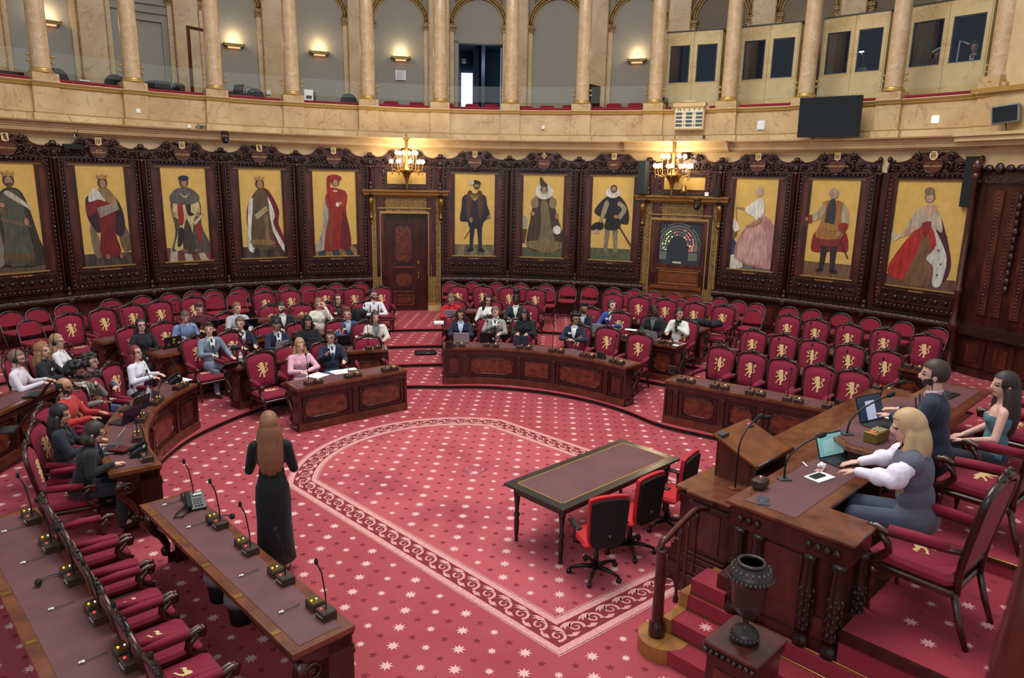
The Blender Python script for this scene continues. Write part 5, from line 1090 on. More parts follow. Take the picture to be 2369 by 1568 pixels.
# ================================================================ folding chairs
def make_folding():
    T = thing('folding_chair', 'folding chair', 'folding chair'); b = math.radians(12)
    p = MB(mat('dull_tube', (92, 90, 96), .3, .9))
    arch = [(-.21, .17, 0), (-.215, -.08, .45), (-.215, -.17, .66)]+[(-.215*math.cos(PI*k/10), -.18-.05*math.sin(PI*k/10), .66+.17*math.sin(PI*k/10)) for k in range(1, 10)]+[(.215, -.17, .66), (.215, -.08, .45), (.21, .17, 0)]
    p.tube(arch, .012, 7); p.build('back_frame', T)
    for sx in (-1, 1): p = MB(darkw); p.tube([(sx*.19, .16, .44), (sx*.19, -.28, 0)], .011, 6); p.build('leg', T)
    p = MB(vinyl); P = cat([(-.19, .56), (-.2, .66), (-.14, .76), (0, .80), (.14, .76), (.2, .66), (.19, .56), (0, .55)], 3); p.prism(P, -.015, .015, Matrix.Translation((0, -.19, 0)) @ Matrix.Translation((0, 0, .0))); p.build('backrest', T)
    p = MB(blackm); p.bbox(-.06, .06, -.025, .025, .79, .825, .008, Matrix.Translation((0, -.215, 0))); p.build('hand_grip', T)
    p = MB(vinyl); p.slab(cat([(-.2, -.16), (-.21, .12), (-.12, .22), (.12, .22), (.21, .12), (.2, -.16), (0, -.19)], 3), .435, .465); p.build('seat', T)
    return T
FC = None
fold = [(20, 716), (84, 716-3), (65, 738), (150, 701), (180, 723), (255, 690), (262, 706), (328, 682), (335, 702), (391, 676), (405, 690), (444, 671), (495, 680), (489, 667), (545, 676), (548, 662), (607, 660), (640, 672), (662, 657), (712, 655), (720, 669), (776, 652), (790, 666), (831, 650),
 (1043, 648), (1094, 649), (1150, 650), (1167, 663), (1206, 652), (1212, 665), (1264, 655), (1266, 667), (1316, 657), (1368, 659), (1421, 663), (1447, 676), (1468, 667), (1495, 680), (1512, 672), (1520, 687), (1561, 677), (1575, 692), (1608, 682), (1637, 699), (1666, 687), (1690, 704), (1709, 694), (1752, 714-14), (1745, 715), (1828, 708), (1881, 714), (1949, 723), (2017, 732), (2096, 742), (2178, 755)]
fold = [(a, b) for a, b in fold if not (a in (20, 84))]+[(22, 718), (83, 711)]
def nearest_seat_word(x): return x
for n_, (x, y) in enumerate(sorted(fold)):
    q = at(x, y, LV[4]+.965); r = face_to(q.x, q.y); R_ = math.hypot(q.x, q.y)
    if R_ > 12.02: s_2 = 12.02/R_; q = Vector((q.x*s_2, q.y*s_2, 0)); 
    z = LV[4] if R_ > 10.45 else LV[4]
    loc = (q.x-math.sin(r)*.22, q.y+math.cos(r)*.22, z)
    pl = 'against the left panelling' if x < 860 else 'between the two doorways' if x < 1480 else 'in front of the vote board' if x < 1650 else 'against the right panelling'
    rw = 'back-row' if R_ > 11.2 else 'forward'
    grp = [f for f in sorted(fold) if (f[0] < 860) == (x < 860) and (860 <= f[0] < 1480) == (860 <= x < 1480) and (1480 <= f[0] < 1650) == (1480 <= x < 1650) and f[0] >= 0]
    idx = grp.index((x, y)); W_ = ORD+['eleventh', 'twelfth', 'thirteenth', 'fourteenth', 'fifteenth', 'sixteenth', 'seventeenth', 'eighteenth', 'nineteenth', 'twentieth', 'twenty-first', 'twenty-second', 'twenty-third', 'twenty-fourth', 'twenty-fifth']
    lab = 'red folding chair %s, %s counted from the left' % (pl, W_[idx])
    if FC is None: FC = make_folding(); FC.location = loc; FC.rotation_euler = (0, 0, r); FC['label'] = lab; FC['group'] = 'folding chairs along the panelling'; FC.scale = (1.14,)*3
    else: dup(FC, loc, r, lab)
# ================================================================ benches (curved desks)
plinthw = mat('plinth_mahogany', (104, 52, 32), .35, noise=(5, (70, 32, 22), .35, .7), coat=.2)
class Path:
    def __init__(s, P, n=40): s.R = resample([tuple(q) for q in P], 200, False); s.L = sum(math.hypot(s.R[i+1][0]-s.R[i][0], s.R[i+1][1]-s.R[i][1]) for i in range(199))
    def __call__(s, t, d):
        """t metres along, d metres towards the sitter"""
        f = max(0, min(.99999, t/s.L))*199; i = int(f); k = f-i; a, b = s.R[i], s.R[min(i+1, 199)]
        x, y = a[0]+(b[0]-a[0])*k, a[1]+(b[1]-a[1])*k; tx, ty = a[2]+(b[2]-a[2])*k, a[3]+(b[3]-a[3])*k; l = math.hypot(tx, ty); tx, ty = tx/l, ty/l
        e = t-max(0, min(s.L, t)); return (x+tx*e-ty*d, y+ty*e+tx*d)
def desk(lab, P, z0, h=.79, dp=.52, panels=None, scrolls=(1, 1), grp='curved benches of the chamber', skirt=True, leather_inset=.07, pat=None):
    """P: outer (front) line from left to right as seen by the sitters' side being +d"""
    path = Path(P); L = path.L; T = thing('bench_desk', lab, 'desk', (*path(L/2, dp/2), z0), 0, grp); inv = Matrix.Translation((-T.location.x, -T.location.y, 0))
    def mp(v): q = path(v.x, v.y); return (q[0]-T.location.x, q[1]-T.location.y, v.z)
    def nb(m): b = MB(m); b.map = mp; return b
    ns = max(2, int(L/.18))
    p = nb(wood); p.box(0.02, L-.02, .0, .05, .1, h-.05, nx=ns); p.use(plinthw); p.box(.0, L, -.045, .06, 0, .125, nx=ns); p.box(.0, L, -.035, .06, .125, .14, nx=ns); p.use(wood); p.box(0, L, -.02, .05, h-.16, h-.05, nx=ns); p.build('front', T)
    p = nb(topw); p.box(0, L, -.05, dp, h-.045, h, nx=ns); p.use(wood); p.box(.0, L, -.035, dp-.02, h-.065, h-.045, nx=ns); p.build('worktop', T)
    p = nb(leather); p.box(leather_inset, L-leather_inset, .035, dp-.09, h, h+.004, nx=ns); p.build('writing_leather', T)
    nP = panels or max(1, round(L/1.0)); pat = pat or [(1, 'o')]*nP; tot = sum(q[0] for q in pat); acc = 0
    for k, (fr, kind) in enumerate(pat):
        a, b = acc/tot*L, (acc+fr)/tot*L; acc += fr; p = nb(wood); p.box(a-.035 if k else 0.0, a+.04, -.03, 0, .12, h-.16); p.use(wood2); p.box(a-.04 if k else 0, a+.045, -.038, 0, h-.18, h-.155); p.box(a-.04 if k else 0, a+.045, -.038, 0, .14, .17); p.use(wood)
        if k == len(pat)-1: p.box(b-.05, b, -.03, 0, .12, h-.16)
        if fr > .5: p.use(carved); p.ell((a+.01, -.035, h-.22), (.02, .015, .03), 6, 4)
        p.build('pilaster', T)
        p = nb(wood); m_ = .10 if kind == 'o' else .075; x0, x1, zz0, zz1 = a+m_, b-m_, .18, h-.19; ns_ = 4 if x1-x0 > .4 else 1
        for (u0, u1, v0, v1) in ((x0, x1, zz1-.022, zz1), (x0, x1, zz0, zz0+.022), (x0, x0+.022, zz0, zz1), (x1-.022, x1, zz0, zz1)): p.box(u0, u1, -.026, .005, v0, v1, nx=ns_ if u1-u0 > .1 else 1)
        if kind != 'o':
            p.use(flame if kind == 's' else wood2); p.box(x0+.05, x1-.05, -.014, .005, zz0+.05, zz1-.05, nx=ns_); p.use(wood)
            for (u0, u1, v0, v1) in ((x0+.035, x1-.035, zz1-.05, zz1-.037), (x0+.035, x1-.035, zz0+.037, zz0+.05)): p.box(u0, u1, -.02, .005, v0, v1, nx=ns_)
            p.build('panel', T); continue
        c = .085; x0 += .045; x1 -= .045; zz0 += .045; zz1 -= .045
        for (u0, u1, v0, v1) in ((x0-.012, x1+.012, zz1+.006, zz1+.014), (x0-.012, x1+.012, zz0-.014, zz0-.006)): p.box(u0, u1, -.02, .005, v0, v1, nx=ns_)
        Pt = [(x0+c, zz0), (x1-c, zz0), (x1, zz0+c), (x1, zz1-c), (x1-c, zz1), (x0+c, zz1), (x0, zz1-c), (x0, zz0+c)]
        p.use(wood2)
        for q in range(8):
            (ax, az), (bx, bz) = Pt[q], Pt[(q+1) % 8]; p.tube([(ax+(bx-ax)*j/4, -.012, az+(bz-az)*j/4) for j in range(5)], .012, 5)
        p.use(flame); xs = [x0+.015, x0+c, *[x0+c+(x1-x0-2*c)*j/4 for j in (1, 2, 3)], x1-c, x1-.015]; vs = []
        for j, x in enumerate(xs):
            dd = c*.9 if j in (0, len(xs)-1) else .012; vs += [(x, -.010, zz0+dd), (x, -.010, zz1-dd)]
        p.add(vs, [(2*j, 2*j+1, 2*j+3, 2*j+2) for j in range(len(xs)-1)]); p.build('panel', T)
    for e, on in ((0, scrolls[0]), (1, scrolls[1])):
        x = .0 if e == 0 else L; sg = 1 if e == 0 else -1
        p = nb(wood); x0, x1 = sorted((x, x+sg*.07)); p.box(x0, x1, 0, .2, 0, h-.06); p.box(x0, x1, 0, dp-.08, h-.16, h-.06); p.box(min(x-sg*.015, x1), max(x-sg*.015, x1) , -.02, .26, 0, .12)
        if on:                                                                # carved console end
            xm = x-sg*.0; p.use(wood)
            for xx in (xm+sg*.035,):
                p.tube([(xx, .40, h-.12), (xx, .44, h-.22), (xx, .40, h-.33), (xx, .32, h-.42), (xx, .27, h-.54), (xx, .29, .14)], [.06, .055, .05, .045, .04, .045], 8)
                p.ell((xx, .36, h-.22), (.05, .09, .09)); p.ell((xx, .29, .17), (.045, .05, .055))
            p.use(carved); p.tube([(x-sg*.012, .34+a, h-.22+b) for a, b in spiral(0, 0, .085, .02, 0, 1.4, 14)], .012, 5); p.tube([(x-sg*.012, .28+a, .17+b) for a, b in spiral(0, 0, .045, .01, 0, 1.3, 10)], .009, 5)
        p.build('end_bracket', T)
    return T, path
DK = {}
def arcP(R, a0, a1, n=24): return [(R*math.sin(a0+(a1-a0)*i/n), R*math.cos(a0+(a1-a0)*i/n)) for i in range(n+1)]
def thp(px, py, z): q = at(px, py, z); return math.atan2(q.x, q.y), math.hypot(q.x, q.y)
D = lambda key, lab, P, lv, **k: DK.__setitem__(key, desk(lab, P, LV[lv] if isinstance(lv, int) else lv, **k)+(LV[lv] if isinstance(lv, int) else lv,))
def PT(z, *pp): return spline([tuple(at(*p, z)[:2]) for p in pp], 8)
D('A0', 'short two-panel bench standing on the floor in front of the left block', PT(0, (690, 1000), (800, 976), (940, 946)), 0, panels=2, dp=.5)
D('AC', 'long curved front bench of the centre block', PT(.094, (1026, 888), (1130, 887), (1245, 897), (1350, 915), (1446, 941)), 1, pat=[(.45, 'n'), (1.25, 'o'), (.8, 's'), (1.3, 'o'), (.5, 'n')])
D('AR', 'long front bench of the right block with empty lion armchairs behind', PT(.094, (1534, 975), (1670, 1005), (1810, 1036), (1958, 1068)), 1, pat=[(.25, 'n'), (.95, 'o'), (.75, 'o'), (1.2, 'o'), (.35, 'n')])
D('AW', 'far-left curved bench with phones, laptops and five people', [(-4.28, 2.78), (-4.40, 2.1), (-4.41, 1.4), (-4.25, .65), (-3.95, -.1), (-3.52, -.78)][::-1], 1, pat=[(.9, 'o'), (.9, 'o'), (1, 'o'), (.55, 'n')])
def flip(P): return P[::-1]
# second-tier benches: they stand on tier 2, R just beyond its nosing
D('L1', 'bench of the left block, front tier, beside the man in a grey suit', arcP(5.40, -.80, -.235), 1, panels=3, dp=.46)
D('B1', 'bench behind the front row of the left block', arcP(6.95, -.90, -.215), 2, panels=6, dp=.46)
D('B2', 'bench in front of the back row of the left block', arcP(8.45, -.93, -.20), 3, panels=6, dp=.46)
D('CB', 'second bench of the centre block, behind the front row', arcP(6.95, -.02, .245), 2, panels=3, dp=.46)
D('CB2', 'second bench right of the small aisle, where the white-blazer person sits', arcP(6.92, .385, .76), 2, panels=4, dp=.46)
D('CC', 'third bench of the centre block with empty lion armchairs behind', arcP(8.5, -.02, .245), 3, panels=4, dp=.46)
D('CC2', 'third bench right of the small aisle', arcP(8.42, .41, .745), 3, panels=4, dp=.46)
D('RB', 'second bench of the right block', PT(.188+.8, (1693, 830), (1880, 868), (2080, 915)), 2, panels=5, dp=.46)
D('RC', 'third bench of the right block', PT(.283+.8, (1770, 790), (1950, 822), (2150, 862)), 3, panels=5, dp=.46)
D('WB', 'second bench of the far-left block, with a tablet on it', [(-6.0, -1.5), (-6.25, -.4), (-6.4, .8), (-6.32, 2.0), (-6.1, 3.2)], 2, panels=5, dp=.5)
D('E1', 'near-left straight bench with wooden rim and microphones', [(-.80, -4.02), (-1.9, -2.69), (-2.99, -1.36)], 0, panels=4, dp=.50)
D('E2', 'nearest bench at the lower left corner behind the empty armchairs', [(-1.55, -5.3), (-2.95, -3.6), (-4.37, -1.9)], 1, panels=5, dp=.56)
# ================================================================ desk equipment
mic_box = mat('walnut_box', (62, 42, 32), .4)
def make_mic():
    T = thing('conference_microphone', 'wooden microphone box with a gooseneck', 'microphone'); p = MB(mic_box); p.bbox(-.055, .055, -.05, .05, 0, .06, .006); p.build('base', T)
    p = MB(blackm); p.tube([(0, .0, .06), (0, .0, .16), (.0, .02, .32), (0, .05, .4)], .005, 6); p.ell((0, .055, .415), (.014, .014, .024), 8, 6); p.build('gooseneck', T)
    p = MB(lamp_red); p.tube([(.02, .025, .06), (.02, .025, .064)], .008, 8); p.build('red_button', T)
    p = MB(white)
    for k in range(4): p.ell((-.03+.02*k, .05, .03), (.005, .004, .005), 6, 4)
    p.build('push_button', T); return T
def make_vote():
    T = thing('voting_box', 'wooden voting box with brass lid', 'voting box'); p = MB(mic_box); p.bbox(-.055, .055, -.045, .045, 0, .055, .006); p.build('box', T)
    p = MB(brassd); p.box(-.05, .05, -.04, .04, .055, .06); p.build('lid', T); p = MB(lamp_amb); p.ell((.0, .025, .062), (.007, .007, .005), 6, 4); p.build('amber_lamp', T); p = MB(lamp_w); p.ell((0, -.01, .062), (.006, .006, .005), 6, 4); p.build('white_lamp', T); return T
MC = VB = None
def equip(key, n, lab, s0=.3, s1=None, d=.07):
    global MC, VB
    T, path, z0 = DK[key]; L = path.L; s1 = L-.3 if s1 is None else s1; z = z0+.79
    for k in range(n):
        t = s0+(s1-s0)*(k/(n-1) if n > 1 else 0)
        for kind, dt in (('m', -.09), ('v', .09)):
            x, y = path(t+dt, d); x2, y2 = path(t+dt, d+.1); r = math.atan2(-(x2-x), (y2-y))
            nm = ORD[k] if n > 1 else ''
            if kind == 'm':
                l = 'gooseneck microphone on %s, %s from its left end as the sitters\' front shows it' % (lab, nm)
                l = '%s gooseneck microphone box along the %s' % (nm, lab)
                if MC is None: MC = make_mic(); MC.scale = (1.28,)*3; MC.location = (x, y, z); MC.rotation_euler = (0, 0, r); MC['label'] = l; MC['group'] = 'microphones of the benches'
                else: dup(MC, (x, y, z), r, l)
            else:
                l = '%s small brass-lidded voting box along the %s' % (nm, lab)
                if VB is None: VB = make_vote(); VB.scale = (1.28,)*3; VB.location = (x, y, z); VB.rotation_euler = (0, 0, r); VB['label'] = l; VB['group'] = 'voting boxes of the benches'
                else: dup(VB, (x, y, z), r, l)
equip('AC', 6, 'centre front bench'); equip('AR', 5, 'right front bench', .35); equip('A0', 3, 'short floor bench', .35); equip('AW', 5, 'far-left curved bench')
equip('E1', 5, 'near-left straight bench', .35, None, .06); equip('E2', 6, 'nearest lower-left bench', .4, None, .06); equip('L1', 3, 'left block front tier bench'); equip('B1', 6, 'left block second bench', .6); equip('B2', 6, 'left block back bench', .6)
equip('CB', 2, 'centre second bench', .6); equip('CB2', 3, 'second bench right of the small aisle'); equip('CC', 3, 'centre third bench'); equip('CC2', 4, 'third bench right of the small aisle'); equip('RB', 5, 'right second bench'); equip('RC', 5, 'right third bench')
# ================================================================ central table, task chairs, rostrum
def rod(mb, a, b, r, n=8): mb.tube([a, b], r, n)
ta, tb, tc = at(1172, 1114, .76), at(1303, 1180, .76), at(1574, 1060, .76)
u = Vector((tc.x-tb.x, tc.y-tb.y, 0)); Lx = u.length; u.normalize(); Ly = (Vector((ta.x-tb.x, ta.y-tb.y, 0))).length
T = thing('table', 'long dark table with burgundy leather top on turned legs in the middle of the carpet', 'table', M=Matrix.Translation((tb.x, tb.y, 0)) @ Matrix.Rotation(math.atan2(u.y, u.x), 4, 'Z'))
blackw = mat('ebonised_wood', (40, 34, 30), .35, coat=.2)
p = MB(blackw); p.bbox(0, Lx, 0, Ly, .725, .76, .006); p.build('tabletop', T); p = MB(leather); p.box(.12, Lx-.12, .12, Ly-.12, .76, .763); p.build('leather_inlay', T)
p = MB(gilt); 
for x0, x1, y0, y1 in ((.11, Lx-.11, .11, .125), (.11, Lx-.11, Ly-.125, Ly-.11), (.11, .125, .11, Ly-.11), (Lx-.125, Lx-.11, .11, Ly-.11)): p.box(x0, x1, y0, y1, .76, .7635)
p.build('gold_tooling', T)
p = MB(darkw); p.box(.09, Lx-.09, .09, Ly-.09, .63, .725); p.build('apron', T)
for x in (.12, Lx-.12):
    for y in (.12, Ly-.12): p = MB(darkw); p.lathe([(.02, 0), (.028, .03), (.02, .06), (.026, .1), (.034, .26), (.024, .32), (.036, .34), (.036, .37), (.022, .39), (.03, .5), (.036, .56), (.04, .6), (.045, .61), (.045, .7)], 10, Matrix.Translation((x, y, 0))); p.build('leg', T)
redcl = mat('bright_red_cloth', (186, 20, 32), .75, sheen=.05)
def make_task():
    T = thing('office_chair', 'office chair', 'office chair')
    p = MB(redcl); P = cat([(-.2, .5), (-.23, .75), (-.235, 1.0), (-.2, 1.06), (0, 1.075), (.2, 1.06), (.235, 1.0), (.23, .75), (.2, .5), (0, .47)], 3); M = Matrix.Translation((0, -.2, 0)) @ Matrix.Rotation(.08, 4, 'X'); p.prism(P, 0, .045, M); p.build('backrest', T)
    p = MB(blackm); P = [(x*.9, .5+(z-.5)*.94+.0) for x, z in P]; p.prism(P, -.03, 0, M); p.tube([(0, -.24, .62), (0, -.25, .52), (0, -.12, .42), (0, 0, .4)], .03); p.build('back_shell', T); p = MB(steel); p.tube([(.02, -.27, .6), (.02, -.285, .6)], .018, 8); p.build('adjustment_knob', T)
    p = MB(redcl); p.bbox(-.24, .24, -.2, .26, .43, .5, .03); p.build('seat', T)
    for sx in (-1, 1): p = MB(black); p.tube([(sx*.2, .0, .42), (sx*.28, 0, .44), (sx*.28, 0, .64)], .018); p.bbox(sx*.28-.035, sx*.28+.035, -.14, .13, .64, .67, .01); p.build('armrest', T)
    p = MB(black); p.lathe([(.03, .1), (.03, .25), (.02, .26), (.02, .42)], 10)
    for k in range(5): a = 2*PI*k/5+.3; p.tube([(0, 0, .1), (.16*math.cos(a), .16*math.sin(a), .1), (.3*math.cos(a), .3*math.sin(a), .07)], [.03, .022, .016], 6)
    p.build('star_base', T)
    for k in range(5): a = 2*PI*k/5+.3; p = MB(black); p.tube([(.3*math.cos(a)-.02*math.sin(a), .3*math.sin(a)+.02*math.cos(a), .028), (.3*math.cos(a)+.02*math.sin(a), .3*math.sin(a)-.02*math.cos(a), .028)], .028, 10); p.build('caster', T)
    return T
TC = make_task()
for k, (x, y, r, lab) in enumerate(((1378, 1312, .22, 'red and black office chair nearest the viewer at the long table'), (1456, 1258, .62, 'red and black office chair in the middle of the three at the table'), (1541, 1204, .85, 'red and black office chair at the far right end of the table'))):
    q = at(x, y, .08); 
    if k == 0: TC.location = (q.x, q.y, 0); TC.rotation_euler = (0, 0, r); TC['label'] = lab; TC['group'] = 'office chairs at the central table'
    else: dup(TC, (q.x, q.y, 0), r, lab)
# ---- rostrum: a = along the front, b = towards the seats
O_ = Vector((2.55, -3.41, 0)); ANG = math.atan2(.631, .776); MP = Matrix.Translation(O_) @ Matrix.Rotation(ANG, 4, 'Z')
def W_(a, b, z): return MP @ Vector((a, -b, z))
def RBx(mb, a0, a1, b0, b1, z0, z1, ch=0):
    if ch: mb.bbox(a0, a1, -b1, -b0, z0, z1, ch, MP)
    else: mb.box(a0, a1, -b1, -b0, z0, z1, MP)
ZP, ZT = .75, 1.55
p = MB(wood2)                                                        # platform body and steps
RBx(p, .05, 7.5, -.1, 1.1, 0, ZP-.01); p.use(carpet_k); RBx(p, .0, 7.5, 1.06, 6, 0, ZP); RBx(p, 2.0, 7.5, .3, 6, ZP, .9)
for k, (a, z) in enumerate(((-.55, .15), (-.30, .30), (-.05, .45))): RBx(p, a, .3, -.34, 2.6, 0, z)
RBx(p, .0, .3, -.34, .02, .45, .6)
def pins(x, y, r):
    v = MP.inverted() @ Vector((x, y, 0)); a, b = v.x, -v.y
    return .12+r < a < 2.0-r and 1.2+r < b < 5.8 or 2.1+r < a < 7 and .4 < b < 5.8
stars(p, 1, 9, -9, 2, 0, pins, (3.89+.0, -4.15), band, stard); 
n0 = len(p.v)
# lift the inlaid stars onto the two carpet levels
for k in range(len(p.v)):
    x, y, z = p.v[k]
    if z == 0 and k > 60: a = (MP.inverted() @ Vector((x, y, 0))).x; p.v[k] = (x, y, (.902 if a > 2.05 else ZP+.002))
for (a, b, z) in ((-.42, .35, .152), (-.44, .95, .152), (-.18, -.05, .302), (-.17, .5, .302), (.08, -.15, .452), (-.4, 1.6, .152), (-.17, 1.2, .302)):
    q = W_(a, b, z); p.use(band); p.add([(x, y, z) for x, y in star_poly(q.x, q.y, .075, .036, 8, .2)], [tuple(range(16))])
struct(p.build('floor'))
p = MB(brass)
for a, z in ((-.30, .155), (-.05, .305), (.0, .455)): p.tube([W_(a-.012, b, z) for b in (-.34, 2.6)], .008, 6)
p.tube([W_(2.0, .3, .905), W_(2.0, 6, .905)], .012, 6); p.use(wood); RBx(p, 1.985, 2.0, .3, 6, .86, .905); p.use(wood); RBx(p, -.02, .02, 1.06, 6, .66, ZP+.004); struct(p.build('trim_14'))
# lectern ledge in front
T = thing('rostrum_front', 'polished wooden ledge with stepped base running along the front of the rostrum', 'rostrum')
p = MB(topw); RBx(p, .63, 6.5, -.85, -.34, 1.12, 1.155, .008); RBx(p, .78, 6.5, -1.08, -.85, 1.06, 1.1, .008); p.build('top', T)
p = MB(wood); RBx(p, .70, 6.5, -.80, -.1, .2, 1.12); RBx(p, .82, 6.5, -1.02, -.8, .2, 1.06)
for k, (e, z0, z1) in enumerate(((.10, 0, .22), (.07, .22, .36), (.05, .36, .42), (.03, .42, .46), (.03, 1.0, 1.04))): RBx(p, .70-e, 1.5, -.80-e, -.36+e*.3, z0, z1, .006); RBx(p, .82-e, 6.5, -1.02-e, -.8, z0, z1)
p.use(wood2); RBx(p, .69, .70, -.72, -.46, .52, .96); p.build('body', T)
p = MB(flame)
for k in range(5): RBx(p, 1.0+k*.95, 1.75+k*.95, -1.03, -1.02, .45, .95)
p.build('panel', T)
# lectern
T = thing('lectern', 'slanted wooden lectern standing on the ledge in front of the rostrum', 'lectern', M=MP)
sd = [(.38, 1.155), (.86, 1.155), (.86, 1.60), (.38, 1.40)]          # (-b as y, z)
p = MB(wood2)
for a in (1.22, 1.90): p.prism([(y, z) for y, z in sd], 0, .03, Matrix.Translation((a+.03, 0, 0)) @ Matrix.Rotation(PI/2, 4, 'Z'))
p.box(1.22, 1.93, .84, .86, 1.155, 1.6); p.build('body', T); p = MB(oak); 
p.add([(1.18, .34, 1.385), (1.97, .34, 1.385), (1.97, .90, 1.62), (1.18, .90, 1.62), (1.18, .34, 1.41), (1.97, .34, 1.41), (1.97, .90, 1.645), (1.18, .90, 1.645)], [(0, 3, 2, 1), (4, 5, 6, 7), (0, 1, 5, 4), (2, 3, 7, 6), (1, 2, 6, 5), (0, 4, 7, 3)]); p.build('slope', T)
p = MB(wood); p.tube([(1.17, .335, 1.425), (1.98, .335, 1.425)], .02, 8); p.build('lip', T)
p = MB(mat('display_magenta', (210, 40, 110), .5, emis=(230, 50, 120), es=.8)); p.box(1.82, 1.87, .80, .84, 1.615, 1.63); p.use(sage); p.box(1.80, 1.89, .78, .86, 1.60, 1.618); p.build('timer_display', T); p = MB(greyp); p.box(1.22, 1.36, .80, .88, 1.61, 1.642); p.build('control_plate', T)
def goose(lab, pts, base=None, loc=None):
    T = thing('gooseneck_microphone', lab, 'microphone', M=Matrix.Translation(pts[0])); o = pts[0]; q = [Vector(v)-Vector(o) for v in pts]
    p = MB(black); n = len(q); p.tube(spline([tuple(v) for v in q], 4), .010, 8); p.build('gooseneck', T); d = (q[-1]-q[-2]).normalized(); p = MB(blackm); p.tube([q[-1]-d*.05, q[-1]-d*.03, q[-1]+d*.02, q[-1]+d*.045], [.014, .026, .028, .012], 10); p.build('capsule', T)
    p = MB(base or greyp); p.bbox(-.06, .06, -.045, .045, 0, .012, .004); p.ell((.035, .02, .014), (.008, .008, .006), 6, 4); p.build('base_plate', T); return T
g = W_(1.06, -.52, 1.157); goose('tall chrome-stemmed microphone standing on the ledge and reaching over the lectern', [g, g+Vector((0, 0, .35)), g+Vector((.02, .02, .52)), g+Vector((.14, .12, .66)), g+Vector((.32, .24, .73))], oak)
p = MB(redp); p.ell(tuple(g+Vector((-.05, .02, .015))), (.012, .012, .01)); g = W_(2.0, -.82, 1.157); goose('dark gooseneck microphone standing behind the lectern', [g, g+Vector((0, 0, .3)), g+Vector((.03, .02, .42)), g+Vector((.12, .08, .48)), g+Vector((.2, .12, .47))])
# near secretary desk with columned side
T = thing('secretary_desk', 'big dark carved desk with fluted corner columns nearest the viewer on the rostrum', 'desk')
p = MB(topw); RBx(p, -.04, .50, -.04, 1.10, ZT-.04, ZT, .01); RBx(p, .50, 1.75, -.04, .68, ZT-.04, ZT, .01); RBx(p, 0, .48, 0, 1.06, ZT-.07, ZT-.04); p.build('worktop', T)
p = MB(leather); RBx(p, .07, 1.7, .09, .56, ZT, ZT+.004); p.build('writing_leather', T)
p = MB(wood); RBx(p, .07, .44, .06, 1.0, .45, ZT-.05); RBx(p, .0, .47, .0, 1.06, ZT-.24, ZT-.06); RBx(p, .02, .46, .02, 1.04, .45, .54); RBx(p, .4, 6, .05, .12, .45, ZT-.06); p.use(wood2); RBx(p, .055, .07, .3, .66, .7, 1.25); p.build('body', T)
p = MB(carved)
for b in (.1, .18, .26, .72, .8, .88, .96): p.ell(tuple(W_(-.005, b, ZT-.15)), (.03, .04, .045), 8, 5)
p.build('frieze_carving', T)
for a, b in ((.035, .09), (.035, .27), (.035, .74), (.035, .98), (.40, 1.03)):
    p = MB(wood2); m = Matrix.Translation(W_(a, b, 0)); p.use(darkw); p.lathe([(.075, .45), (.08, .5), (.07, .53), (.06, .55), (.062, .6)]+[(.064+.006*math.sin(k*2.2), .6+.035*k) for k in range(11)]+[(.058, 1.0), (.052, 1.24), (.06, 1.26), (.07, 1.31)], 12, m); p.use(carved)
    for k in range(9):
        for j in range(6): an = 2*PI*(j+.5*(k % 2))/6; p.ell((.06*math.cos(an), .06*math.sin(an), .62+.045*k), (.016, .016, .024), 5, 3, m)
    p.build('fluted_column', T)
# president's desk
T = thing('president_desk', 'raised middle desk of the rostrum, with an open laptop and long microphone on it', 'desk')
p = MB(topw); P = [(1.85, .1), (2.1, .0), (3.7, .0), (3.95, .1), (3.95, .72), (1.6, .78), (1.6, .35)]; p.slab([tuple(W_(a, b, 0)[:2]) for a, b in P][::-1], 1.71, 1.75); p.build('worktop', T)
p = MB(leather); P = [(1.9, .13), (2.1, .07), (3.7, .07), (3.88, .13), (3.88, .62), (1.7, .66), (1.7, .38)]; p.slab([tuple(W_(a, b, 0)[:2]) for a, b in P][::-1], 1.75, 1.755); p.build('writing_leather', T)
p = MB(wood); RBx(p, 1.95, 3.85, .1, .18, .9, 1.71); RBx(p, 1.7, 1.78, .35, .7, .9, 1.71); RBx(p, 3.8, 3.88, .15, .66, .9, 1.71); p.build('body', T)
T = thing('secretary_desk', 'right-hand desk of the rostrum where the person in a strapless top sits', 'desk')
p = MB(topw); RBx(p, 3.95, 6.0, -.04, .68, ZT-.04, ZT, .01); p.build('worktop', T); p = MB(leather); RBx(p, 4.0, 5.9, .05, .56, ZT, ZT+.004); p.build('writing_leather', T); p = MB(wood); RBx(p, 3.95, 6, .05, .12, .75, ZT-.04); RBx(p, 4.0, 4.08, .05, .6, .75, ZT-.04); p.build('body', T)
# rostrum chairs
RZ = math.atan2(.58, .815)
def rchair(a, b, z, lab, sc=1.12, rz=None):
    q = W_(a, b, z); return armchair((q.x, q.y), z, RZ if rz is None else rz, lab, 'armchairs of the rostrum', sc)
rchair(.80, 1.42, ZP, 'large red velvet armchair nearest the viewer, a blond person sits on it', 1.22); rchair(2.55, 1.42, .9, 'red velvet armchair behind the standing man on the rostrum', 1.2); rchair(4.75, 1.25, .9, 'red velvet armchair at the right edge, under the person in strapless top', 1.18)
